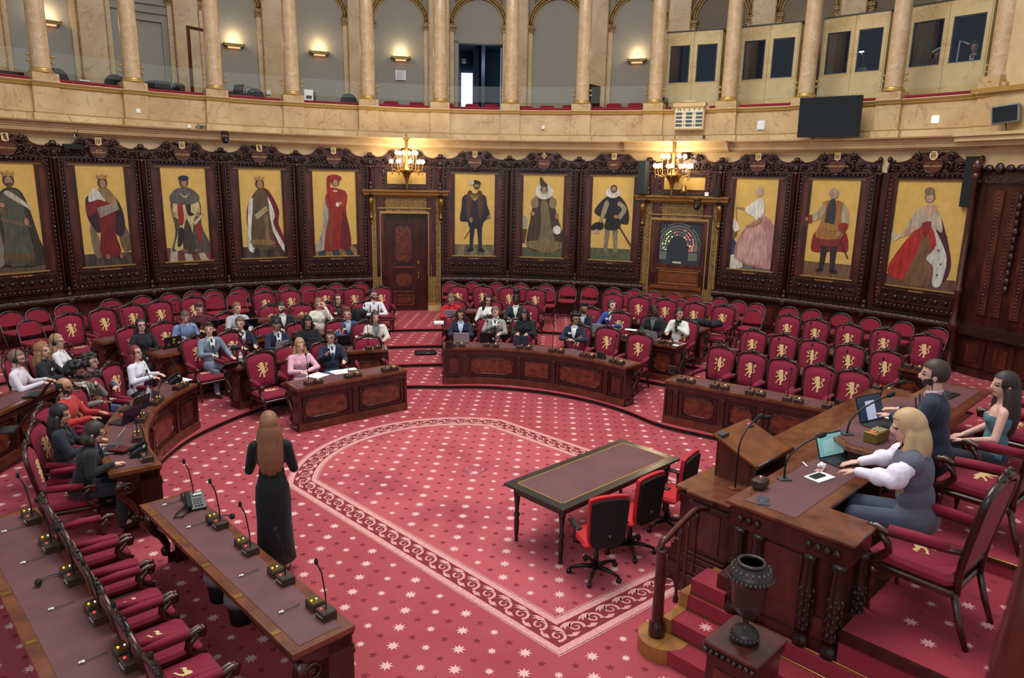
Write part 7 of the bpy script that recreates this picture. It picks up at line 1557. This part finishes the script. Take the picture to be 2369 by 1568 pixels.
def seat_person(px, py, lvl, label, rz=None, hh=1.36, fwd=.03, **k):
    z = LV[lvl] if isinstance(lvl, int) else lvl; s = k.get('sc', 1.0); q = at(px, py, z+hh*s); r = face_to(q.x, q.y) if rz is None else rz
    k.setdefault('group', 'people sitting in the chamber')
    ln = .6*math.sin(k.get('lean', 0))+fwd
    return person(label, (q.x+math.sin(r)*ln, q.y-math.cos(r)*ln), r, z0=z, **k)
NAVY = (30, 36, 60); BLK = (22, 22, 26); BR = (72, 48, 34); DB = (42, 30, 26); BLOND = (176, 140, 96)
SP = seat_person
# left block
SP(484, 752, 1, 'man in a light grey suit looking up right, left front tier', head=(-.5, .1), hair=('quiff', BR), top=('jacket', (122, 134, 150)), tie=(40, 44, 60), legs=(110, 120, 136), arms=('desk', 'rest'))
SP(556, 738, 1, 'man in a navy suit with red and yellow striped tie, left front tier', head=(-.6, 0), hair=('short', (96, 72, 54)), tie=(150, 60, 50))
SP(640, 741, 1, 'man with glasses in a dark navy suit looking down at a silver laptop', head=(-.35, -.25), skin='olive', hair=('short', (24, 22, 22)), tie=(30, 32, 44), glasses=True, arms=('desk', 'desk'))
SP(712, 734, 1, 'person with curly black shoulder hair in a black coat, head tilted down', head=(-.2, -.25), skin='olive', hair=('bob', (22, 20, 22)), top=('sweater', (18, 20, 26)), shirt=(18, 20, 26), arms=('fold', 'desk'))
SP(803, 717, 1, 'young man in a bright blue blazer and pale grey shirt, left block', head=(-.2, .05), hair=('quiff', (110, 76, 50)), top=('jacket', (50, 70, 122)), shirt=(176, 184, 196), badge=True)
SP(868, 724, 1, 'person with brown hair smiling behind a sticker-covered laptop', head=(.1, -.05), hair=('lob', BR), top=('cardigan', (214, 206, 192)), shirt=(110, 116, 116))
SP(327, 742, 2, 'woman with very long dark hair and glasses, all in black, left second tier', head=(-.2, .15), hair=('long', (40, 30, 28)), top=('sweater', (24, 24, 28)), shirt=(24, 24, 28), glasses=True, arms=('lap', 'lap'))
SP(428, 720, 2, 'boy in a light blue jumper leaning forward beside the boy in maroon', head=(-.3, -.3), hair=('short', (92, 74, 56)), top=('sweater', (120, 142, 182)), shirt=(224, 228, 234), lean=.25)
SP(460, 704, 2, 'boy in a dark maroon jumper at the left second tier', head=(-.1, -.2), hair=('quiff', (88, 66, 48)), top=('sweater', (78, 22, 38)), shirt=(78, 22, 38))
SP(548, 703, 2, 'smiling man in a pale grey suit, left second tier', head=(.35, 0), hair=('short', (122, 84, 58)), top=('jacket', (178, 180, 188)), shirt=(214, 216, 222))
SP(652, 702, 2, 'bearded man in a black suit with open cream collar looking right', head=(-.7, -.05), hair=('short', (48, 38, 32)), top=('jacket', (32, 34, 44)), shirt=(222, 212, 198), beard=True, arms=('desk', 'rest'))
SP(737, 693, 2, 'woman in a cream woolly jumper resting her cheek on her hand', head=(-.1, -.1), hair=('tied', (140, 104, 74)), top=('blouse', (226, 220, 204)), shirt=(226, 220, 204), arms=('desk', 'ear'))
SP(782, 684, 2, 'woman in a dark red velvet jacket with glasses, head raised', head=(.3, .25), hair=('lob', (62, 44, 36)), top=('jacket', (120, 16, 30)), shirt=(46, 34, 38), glasses=True, badge=True, arms=('fold', 'desk'))
SP(864, 673, 2, 'large man in a white shirt with braces and dark tie', head=(.5, .05), hair=('short', (50, 36, 28)), top=('shirt', (222, 220, 226)), tie=(70, 30, 60), glasses=True, beard=True, sc=1.05, arms=('fold', 'fold'), extra=lambda T, up, hv, J: [((lambda c: (c.tube([up(s*.085, .11, z) if False else up(s*(.09+.01*math.sin(z*3)), .118, z) for z in (.66, .8, .95, 1.04)], .011, 5), c.build('brace', T)))(MB(blackm))) for s in (-1, 1)])
SP(694, 787, 0, 'woman in a pink striped shirt with long fair hair at the short floor bench', head=(-.15, -.05), hair=('long', (168, 132, 96)), top=('blouse', (224, 172, 188)), shirt=(224, 172, 188), arms=('desk', 'fold'), badge=False)
SP(765, 769, 0, 'man in a dark suit with tie, glasses and headset at the short floor bench', head=(-.5, .0), hair=('quiff', (92, 62, 42)), tie=(46, 56, 84), glasses=True, headset=True, arms=('gest', 'desk'), legs=(92, 104, 130))
# centre block
SP(1066, 718, 1, 'woman with long wavy dark hair in a navy blazer behind a silver laptop', head=(-.1, -.1), skin='olive', hair=('wavy', (40, 28, 26)), shirt=(196, 208, 232), arms=('type', 'type'))
SP(1146, 713, 1, 'man in a beige-grey suit with dark tie, turned to the left', head=(.5, .0), hair=('short', (120, 88, 62)), top=('jacket', (154, 146, 138)), tie=(26, 28, 38), arms=('chest', 'desk'))
SP(1214, 716, 1, 'woman in a black top looking down at a dark laptop', head=(0, -.35), hair=('bob', (34, 28, 28)), top=('blouse', (20, 20, 24)), shirt=(20, 20, 24), arms=('type', 'type'), skin='olive')
SP(1331, 728, 1, 'man with curly dark hair and glasses in a navy suit, hands folded', head=(.9, .05), skin='tan', hair=('curly', (30, 24, 24)), glasses=True, headset=True, badge=True, arms=('fold', 'fold'))
SP(1045, 682, 2, 'woman in a bright red jacket with glasses looking down', head=(-.35, -.3), hair=('tied', (112, 84, 66)), top=('jacket', (196, 18, 34)), shirt=(196, 18, 34), glasses=True, arms=('type', 'type'))
SP(1128, 686, 2, 'woman in a white top with very long straight dark hair and glasses', head=(.5, .05), skin='olive', hair=('long', (36, 26, 26)), top=('blouse', (232, 230, 226)), shirt=(232, 230, 226), glasses=True, arms=('lap', 'desk'))
SP(1194, 680, 2, 'woman with a high afro bun in a dark blazer', head=(.1, 0), skin='dark', hair=('bun', (18, 16, 18)), top=('jacket', (36, 42, 54)), shirt=(224, 220, 214), arms=('desk', 'fold'), hh=1.40)
SP(1350, 704, 2, 'man with black hair and moustache resting his chin on his hand', head=(.7, -.1), skin='tan', hair=('quiff', (22, 20, 22)), top=('jacket', (26, 26, 30)), shirt=(190, 196, 210), beard=True, glasses=True, arms=('chin', 'desk'))
SP(1417, 698, 2, 'man in a bright blue suit gazing up to the left behind a silver laptop', head=(.9, .2), hair=('short', (70, 50, 40)), top=('jacket', (58, 84, 158)), shirt=(220, 224, 230), headset=True, badge=True, arms=('rest', 'desk'))
SP(1515, 710, 2, 'woman in a black blazer and grey top, hair pulled back', head=(.9, .15), skin='dark', hair=('tied', (20, 18, 20)), top=('jacket', (22, 24, 28)), shirt=(96, 98, 100), arms=('desk', 'lap'))
SP(1572, 716, 2, 'woman in a white blazer with dark hair and a hand on her chest', head=(1.0, .05), skin='olive', hair=('tied', (34, 26, 26)), top=('jacket', (228, 224, 218)), shirt=(26, 40, 36), arms=('type', 'chest'))
# far-left block
SP(318, 803, 1, 'person with dark red shoulder-length hair in a loose white shirt', rz=-1.7, head=(-.15, .25), hair=('lob', (112, 24, 38)), top=('blouse', (226, 226, 236)), shirt=(226, 226, 236), glasses=True, badge=True, arms=('type', 'type'), lean=.12)
SP(213, 824, 1, 'man with dark curls and headset in a blue denim jacket', rz=-1.65, head=(.15, .1), hair=('curly', (56, 44, 38)), top=('jacket', (52, 72, 112)), shirt=(60, 62, 64), glasses=True, headset=True, legs=(96, 116, 150), arms=('lap', 'fold'))
SP(184, 848, 1, 'man with a large dark afro in a grey tweed jacket, hand at his chin', rz=-1.6, head=(.1, .15), skin='brown', hair=('afro', (22, 18, 18)), top=('jacket', (126, 118, 108)), shirt=(214, 210, 206), beard=True, arms=('desk', 'chin'))
SP(153, 880, 1, 'balding man with glasses in a red jumper over a pale collar', rz=-1.55, head=(-.15, .05), skin='tan', hair=('bald', (40, 32, 30)), top=('sweater', (186, 50, 52)), shirt=(206, 204, 214), glasses=True, beard=True, arms=('desk', 'desk'))
SP(140, 941, 1, 'person with long black hair in a dark navy jacket seen from behind', rz=-1.25, head=(-.2, -.1), skin='olive', hair=('long', (24, 20, 22)), top=('jacket', (28, 32, 44)), shirt=(40, 40, 48), arms=('desk', 'desk'))
SP(215, 976, 1, 'person with brown chin-length hair in black suit leaning on one hand', rz=-1.1, head=(-.25, -.25), hair=('bob', (52, 38, 32)), top=('jacket', (20, 22, 26)), shirt=(130, 132, 190), glasses=True, arms=('desk', 'chin'), lean=.3, vox=.008)
SP(39, 815, 2, 'man with headset and glasses in a pale pinkish shirt at the left edge', rz=-1.35, head=(.1, -.1), hair=('short', (120, 92, 70)), top=('shirt', (222, 214, 222)), shirt=(222, 214, 222), glasses=True, headset=True, beard=True, arms=('type', 'type'), legs=(30, 30, 34))
SP(101, 797, 2, 'woman with wavy golden-brown hair in a black jacket', rz=-1.4, head=(-.3, .05), hair=('wavy', (150, 110, 70)), top=('jacket', (22, 22, 26)), shirt=(30, 30, 36), badge=True, arms=('desk', 'fold'))
SP(136, 777, 2, 'woman with fair hair, glasses and headset in a white shirt with green tie', rz=-1.4, head=(-.2, .1), hair=('long', (164, 128, 92)), top=('shirt', (228, 226, 230)), shirt=(228, 226, 230), tie=(96, 160, 126), glasses=True, headset=True, arms=('type', 'type'))
# standing woman taking a picture
q = at(642, 1322, 0); f_ = math.atan2(-(.3), 1.0)
def phone_up(T, up, hv, J):
    p = MB(blackm); s, sh, e, w, d = J[1]; c = w+V3(.02, .06, .09); p.bbox(c.x-.038, c.x+.038, c.y-.005, c.y+.005, c.z-.075, c.z+.075, .004); p.use(mat('phone_screen', (120, 140, 160), .2, emis=(130, 150, 175), es=.5)); p.box(c.x-.034, c.x+.034, c.y-.007, c.y-.005, c.z-.068, c.z+.068)
    o = p.build('held_phone', None); o.matrix_world = T.matrix_world; tag(o, 'phone held up by the standing person in black', 'phone')
person('standing person with very long auburn-blond hair in tight black dress', (q.x, q.y), .12, head=(.12, -.05), hair=('long', (134, 88, 60)), top=('dress', (10, 10, 12)), arms=((V3(.22, .04, 1.16), V3(.10, .26, 1.25), V3(-.6, .4, .4)), (V3(-.23, .05, 1.16), V3(-.13, .27, 1.34), V3(.2, .3, .9))), standing=True, sc=1.03, vox=.008, extra=phone_up, HL=.50,
 z0=0, group=None)
# rostrum: blond person typing, man in navy suit, woman in strapless teal top
def rperson(px, py, z, lab, sc=1.18, rz=0, lean=0, hh=1.36, **k):
    q = at(px, py, z+hh*sc); r = ANG+rz; ln = .62*math.sin(lean)*sc+.03
    return person(lab, (q.x+math.sin(r)*ln, q.y-math.cos(r)*ln), r, z0=z, vox=.0065, sc=sc, lean=lean, **k)
rperson(2105, 958, ZP, 'blond long-haired person in grey waistcoat and white puffed sleeves typing on a laptop', rz=.28, hh=1.345, head=(.1, -.2), hair=('long', (196, 162, 118)), HL=.58, top=('vest', (92, 94, 108)), shirt=(238, 228, 244), legs=(78, 84, 104), arms=((V3(.27, .20, .90), V3(.10, .44, .86), V3(-.3, 1, -.25)), (V3(-.27, .20, .90), V3(-.12, .44, .86), V3(.3, 1, -.25))), lean=.2, sc=1.2)
rperson(2160, 840, .9, 'man with short dark hair in a navy suit at the middle of the rostrum', rz=.08, lean=.15, head=(.2, -.02), hair=('short', (58, 44, 36)), top=('jacket', (34, 42, 64)), shirt=(224, 200, 212), tie=(30, 30, 44), beard=True, sc=1.2, arms=('desk', 'desk'))
rperson(2322, 868, ZP, 'woman with long dark brown hair in a strapless teal top at right edge', rz=.3, head=(.35, .0), hair=('long', (50, 36, 32)), HL=.48, top=('strapless', (78, 122, 134)), legs=(40, 44, 56), arms=('lap', 'lap'), sc=1.16)
# people in the interpreters' booths
for k, (x, lab, hr, tp, gl) in enumerate(((.62, 'listener with dark hair in the second interpreters\' booth', ('lob', (50, 38, 34)), ('blouse', (206, 196, 200)), True), (.95, 'interpreter with glasses behind a laptop in the third booth', ('tied', (84, 60, 44)), ('blouse', (196, 206, 210)), True), (.85, 'long-haired interpreter in the rightmost booth under a desk lamp', ('long', (150, 120, 90)), ('blouse', (80, 96, 120)), False), (1.85, 'man in a dark suit and headset in the rightmost booth', ('short', (70, 52, 42)), ('jacket', (30, 32, 40)), False))):
    bi = (1, 2, 3, 3)[k]; M, L_ = BOOTHM[bi]; px_, py_ = ((1771, 160), (1966, 140), (2172, 116), (2258, 95))[k]; t_, zt_ = wp(px_, py_, 14.15); p = Vector((14.15*math.sin(t_), 14.15*math.cos(t_), 0)); r = math.atan2(M[1][0], M[0][0])+PI
    person(lab, (p.x, p.y), r, z0=zt_-1.40, head=(.1, -.1), hair=hr, top=tp, glasses=gl, headset=True, vox=.012, arms=('desk', 'desk'), tie=(40, 40, 50) if k == 3 else None, group='people in the interpreters\' booths')
M, L_ = BOOTHM[2]; T = thing('desk_lamp', 'lit slim desk lamp in the third interpreters\' booth', 'lamp', M=M @ Matrix.Translation((.95, .25, 1.24))); p = MB(steel); p.tube([(0, 0, 0), (0, 0, .45), (-.1, 0, .62)], .01); p.build('stem', T); p = MB(mat('lamp_head_lit', (255, 240, 220), .4, emis=(255, 236, 210), es=9)); p.bbox(-.22, -.02, -.03, .03, .60, .625, .008); p.build('lamp_head', T)
M, L_ = BOOTHM[3]; T = thing('desk_lamp', 'bright chrome reading lamp arm in the rightmost booth', 'lamp', M=M @ Matrix.Translation((L_-1.0, .2, 1.24))); p = MB(mat('bright_steel', (220, 226, 235), .3, .3, emis=(200, 210, 225), es=.4)); p.tube([(.2, 0, .05), (-.1, 0, .5), (-.25, 0, .42)], .018); p.build('arm', T); T = thing('desk_lamp', 'slim silver lamp stem beside the long-haired interpreter', 'lamp', M=M @ Matrix.Translation((1.05, .2, 1.24))); p = MB(mat('bright_steel', (220, 226, 235), .3)); p.tube([(0, 0, 0), (.02, 0, .6), (.22, 0, .5)], .014); p.build('arm', T)
M, L_ = BOOTHM[2]; laptop('grey laptop on the ledge of the third booth, in front of the interpreter', M @ Matrix.Translation((.92, .22, 1.24)) @ Matrix.Rotation(PI, 4, 'Z'), (150, 150, 150), (170, 172, 176)); laptop('pale laptop in the right-hand window of the third booth', M @ Matrix.Translation((L_-.62, .22, 1.24)) @ Matrix.Rotation(PI, 4, 'Z'), (150, 150, 150), (190, 184, 170)); p = MB(mat('blue_bottle', (90, 150, 200), .2)); p.lathe([(.03, 0), (.035, .02), (.035, .14), (.015, .19), (.015, .22)], 10, M @ Matrix.Translation((.2, .2, 1.24))); tag(p.build('bottle'), 'blue plastic bottle on the ledge of the third booth', 'bottle')
# ================================================================ laptops, papers and bottles on the benches
def desk_laptop(px, py, lvl, lab, lid=(40, 40, 44), rot=0, w=.34, stickers=None, tilt=.25, dz=.80, nm='laptop'):
    z = LV[lvl]+dz; q = at(px, py, z+.12); r = face_to(q.x, q.y) if not isinstance(rot, tuple) else rot[0]; r += rot if not isinstance(rot, tuple) else 0
    T, R_ = laptop(lab, Matrix.Translation((q.x, q.y, z)) @ Matrix.Rotation(r, 4, 'Z'), (90, 110, 130), lid, w, .23, tilt, .4, nm=nm)
    if stickers:
        p = MB(white); rn = random.Random(len(lab))
        for k, c in enumerate(stickers):
            p.use(mat('sticker_%d_%d_%d' % c, c, .5)); x = -w/2+.045+(w-.09)*((k*2) % len(stickers))/max(1, len(stickers)-1); zz = .06+.12*rn.random(); p.prism(el(x, zz, .026, .024, 8), .0102, .0118, R_)
        p.build('sticker', T)
    return T
ST1 = [(190, 60, 50), (230, 200, 60), (220, 120, 60), (220, 220, 220), (120, 190, 90), (200, 60, 60)]; ST2 = [(210, 190, 170), (240, 240, 240), (200, 100, 200), (140, 190, 220), (200, 30, 40), (190, 200, 210), (120, 170, 190)]
desk_laptop(1067, 780, 1, 'silver laptop in front of the woman with wavy dark hair', (176, 160, 162)); desk_laptop(1128, 780, 1, 'dark laptop with a round emblem in front of the man in beige-grey', (34, 22, 26), stickers=[(210, 200, 210)]); desk_laptop(1206, 786, 1, 'slim dark blue-grey laptop in front of the woman in black', (70, 76, 92))
desk_laptop(1040, 726, 2, 'small grey laptop in front of the woman in the red jacket', (150, 150, 158), w=.3); desk_laptop(1388, 760, 2, 'silver laptop in front of the man in bright blue', (176, 176, 180)); desk_laptop(1508, 776, 2, 'silver laptop in front of the woman in black blazer', (160, 162, 170), rot=-.3)
desk_laptop(884, 766, 1, 'black laptop covered in round stickers at the left block', (34, 20, 26), stickers=ST2, w=.36); desk_laptop(649, 800, 1, 'light grey laptop in front of the man looking down', (168, 170, 178), rot=.3, w=.3); desk_laptop(527, 838, 1, 'black tablet with keyboard in front of the grey-suited man', (30, 32, 38), tilt=.9, w=.32); desk_laptop(440, 757, 2, 'wide black laptop lid beside the boy in blue', (20, 20, 24), w=.4); desk_laptop(500, 750, 2, 'black laptop in front of the boy in maroon', (18, 18, 22), w=.36); desk_laptop(577, 748, 2, 'black laptop in front of the man in pale grey', (18, 18, 22), w=.36); desk_laptop(397, 790, 2, 'dark laptop with colourful square stickers by the long-haired woman in black', (44, 34, 34), stickers=ST1)
desk_laptop(795, 786, 1, 'black tablet standing before the man in the blue blazer', (22, 24, 30), w=.26); desk_laptop(665, 742, 2, 'grey laptop in front of the bearded man', (130, 134, 140), w=.26); desk_laptop(726, 792, 1, 'slim dark laptop before the person in the black coat', (60, 66, 76), w=.26)
for px, py, r, c, lab, st in ((362, 905, -1.2, (24, 22, 24), 'black laptop with red stickers in front of the red-haired person', ST1[:1]*3), (300, 968, -1.9, (60, 40, 60), 'open dark laptop with keyboard facing the man in tweed', None), (270, 1030, -1.4, (170, 172, 176), 'open light-grey laptop by the person in the black suit', None), (322, 940, -1.9, (40, 40, 44), 'open dark laptop in front of the man in the denim jacket', None)):
    z = LV[1]+.80; q = at(px, py, z+.05); T, R_ = laptop(lab, Matrix.Translation((q.x, q.y, z)) @ Matrix.Rotation(r, 4, 'Z'), (60, 60, 70), c, .34, .23, .3, .3)
    if st: p = MB(redp); [p.prism(el(-.1+.1*k, .1+.03*(k % 2), .028, .03, 10), .0102, .012, R_) for k in range(3)]; p.build('sticker', T)
for px, py, lab in ((95, 905, 'dark tablet keyboard before the man in the pale shirt'), (150, 850, 'dark laptop before the woman with the green tie'), (40, 985, 'black tablet in a folding case at the left edge')):
    z = LV[2]+.80; q = at(px, py, z+.05); laptop(lab, Matrix.Translation((q.x, q.y, z)) @ Matrix.Rotation(-1.4, 4, 'Z'), (60, 60, 70), (26, 28, 32), .3, .22, .6, .3)
def sheet(px, py, lvl, lab, w=.21, d=.3, h=.004, nm='papers', cat_='paper', m=None, rz=0, dz=.796):
    z = LV[lvl]+dz; q = at(px, py, z); p = MB(m or paper); M = Matrix.Translation((q.x, q.y, z)) @ Matrix.Rotation(face_to(q.x, q.y)+rz, 4, 'Z'); p.box(-w/2, w/2, -d/2, d/2, 0, h, M)
    if h < .01: p.box(-w/2+.03, w/2+.04, -d/2+.02, d/2, h, h*1.8, M @ Matrix.Rotation(.15, 4, 'Z'))
    return tag(p.build(nm), lab, cat_)
sheet(736, 868, 0, 'white sheet before the person in the pink shirt', rz=.4, w=.3); sheet(787, 860, 0, 'white papers before the man with tie and headset', .26); sheet(812, 854, 0, 'small white booklet right of the headset man\'s papers', .2, .16)
sheet(1021, 748, 2, 'pile of newspapers at the left end of the centre second bench', .34, .25, .04); sheet(1190, 742, 2, 'open magazine beside the woman with the afro bun', .3, .22); sheet(415, 880, 1, 'white papers at the far end of the far-left bench', .3, .3); sheet(345, 934, 1, 'bright red notebook on the far-left bench', .2, .12, .01, 'notebook', 'notebook', redp, -.4); sheet(290, 960, 1, 'small red notepad on the far-left bench', .14, .1, .01, 'notebook', 'notebook', redp, -.4); sheet(278, 1040, 1, 'dark red folder held near the black-suited person', .16, .22, .02, 'folder', 'folder', mat('maroon_card', (92, 20, 30), .6), -.3, dz=.83)
sheet(1462, 763, 2, 'white and red papers before the man in bright blue', .24, .18); sheet(1560, 798, 2, 'white phone and papers before the woman in the white blazer', .2, .12); sheet(780, 752, 2, 'yellow-green papers before the woman in cream', .2, .2, m=mat('lime_paper', (206, 220, 130), .7))
def bottle(px, py, lvl, lab, cap_=(60, 70, 160)):
    z = LV[lvl]+.796; q = at(px, py, z); T = thing('water_bottle', lab, 'bottle', (q.x, q.y, z)); p = MB(mat('bottle_plastic', (214, 224, 234), .08, alpha=.45)); p.lathe([(.03, 0), (.033, .02), (.033, .15), (.02, .19), (.013, .2), (.013, .22)], 12); p.build('body', T); p = MB(white); p.lathe([(.034, .07), (.034, .12)], 12); p.build('label_band', T); p = MB(cloth(cap_)); p.lathe([(.015, .215), (.015, .235)], 10); p.build('cap', T)
bottle(557, 838, 1, 'clear water bottle with a white band beside the striped-tie man'); bottle(345, 925, 1, 'clear water bottle on the far-left bench before the red-haired person')
# bags, coats, baskets
q = at(985, 818, LV[2]); T = thing('laptop_bag', 'black laptop bag lying on the aisle step', 'bag', (q.x+.0, q.y, LV[2]), .15); p = MB(blackm); p.bbox(-.27, .25, -.16, .14, 0, .07, .03); p.build('body', T); p = MB(steel); p.tube([(-.1, -.17, .05), (.2, -.17, .05)], .012); p.build('zip_edge', T)
q = at(630, 885, .5); p = MB(sage); p.ell((q.x, q.y, .60), (.2, .09, .06)); p.tube([(q.x-.15, q.y, .62), (q.x-.1, q.y+.02, .78), (q.x+.05, q.y, .8), (q.x+.1, q.y, .64)], .018, 6); tag(p.build('shoulder_bag'), 'dark green soft bag on the arm of the empty floor armchair', 'bag')
q = at(1632, 752, LV[3]+.75); p = MB(mat('dark_blue_coat', (28, 30, 38), .9)); 
for k in range(7): p.ell((q.x-.3+.1*k, q.y+.03*math.sin(k*2), LV[3]+.80+.03*math.sin(k)), (.12, .14, .09), 10, 7)
tag(p.build('coat'), 'crumpled dark coat lying on the bench right of the white-blazer person', 'coat')
q = at(855, 735, LV[2]+1.0); p = MB(blackm); p.ell((q.x-.28, q.y+.02, LV[2]+.95), (.13, .1, .3)); p.ell((q.x-.2, q.y+.03, LV[2]+1.1), (.14, .08, .12)); tag(p.build('coat'), 'black coat hung over the chair of the man with braces', 'coat')
for k, (a, lab) in enumerate(((.42, 'waste basket with clear liner under the straight bench, farther one'), (.30, 'waste basket with clear liner under the straight bench, nearer one'))):
    x, y = ((-2.38, -2.28), (-2.06, -2.68))[k]; T = thing('waste_basket', lab, 'waste basket', (x, y, 0)); p = MB(blackm); p.lathe([(.11, 0), (.14, .3), (.135, .3), (.1, .01)], 16); p.build('basket', T); p = MB(mat('bin_liner', (190, 180, 190), .4, alpha=.4)); p.lathe([(.142, .2), (.16, .26), (.15, .33), (.12, .31)], 16); p.build('liner', T)
for px, py, key, lab in ((512, 1206, 'E1', 'black headset lying on the near-left straight bench'), (125, 1345, 'E2', 'black headset lying on the nearest lower-left bench')):
    z = DK[key][2]+.80; q = at(px, py, z); T = thing('headset', lab, 'headset', (q.x, q.y, z), .5); p = MB(greyp); p.tube([(.11*math.cos(PI*k/10), .1*math.sin(PI*k/10), .02) for k in range(11)], .008); p.build('band', T)
    for s in (-1, 1): p = MB(blackm); p.ell((s*.11, 0, .03), (.03, .04, .03)); p.build('ear_cup', T)
T, path, z0 = DK['E1']                                                # brass inlets and dangling ear-hooks
for k in range(5): x, y = path(path.L*(.1+.2*k), .462); p = MB(brass); p.box(-.035, .035, -.025, .025, 0, .004, Matrix.Translation((x, y, .791)) @ Matrix.Rotation(.68, 4, 'Z')); o = p.build('brass_inlet'); tag(o, '%s brass plate let into the rim of the near-left straight bench' % ORD[4-k], 'brass plate', 'brass plates of the near-left bench')
T, path, z0 = DK['E2']
for k in range(4): x, y = path(path.L*(.22+.2*k), .515); p = MB(brass); p.box(-.035, .035, -.025, .025, 0, .004, Matrix.Translation((x, y, z0+.791)) @ Matrix.Rotation(.68, 4, 'Z')); o = p.build('brass_inlet'); tag(o, '%s brass plate let into the rim of the lower-left corner bench' % ORD[3-k], 'brass plate', 'brass plates of the corner bench')
for key, ts in (('E1', (.94, .74, .38, .16)), ('E2', (.9, .72, .5, .3))):
    T, path, z0 = DK[key]
    for k, t in enumerate(ts):
        x, y = path(path.L*t, .14); x2, y2 = path(path.L*t, .3); z = z0+.797; T2 = thing('earphone', '%s single earphone lying with its cable on the %s' % (ORD[k], 'near-left straight bench' if key == 'E1' else 'lower-left corner bench'), 'earphone', (x2, y2, z), 0, 'earphones on the benches'); p = MB(greyp); p.tube([(x-x2, y-y2, .01), ((x-x2)*.5, (y-y2)*.5, .01), (0, 0, .01)], .004, 5); p.build('cable', T2); p = MB(white); p.ell((0, 0, .01), (.016, .012, .01), 8, 5); p.ell((-.018, -.01, .01), (.008, .016, .008), 6, 4); p.build('ear_hook', T2)
bpy.data.scenes.remove(_tmp)
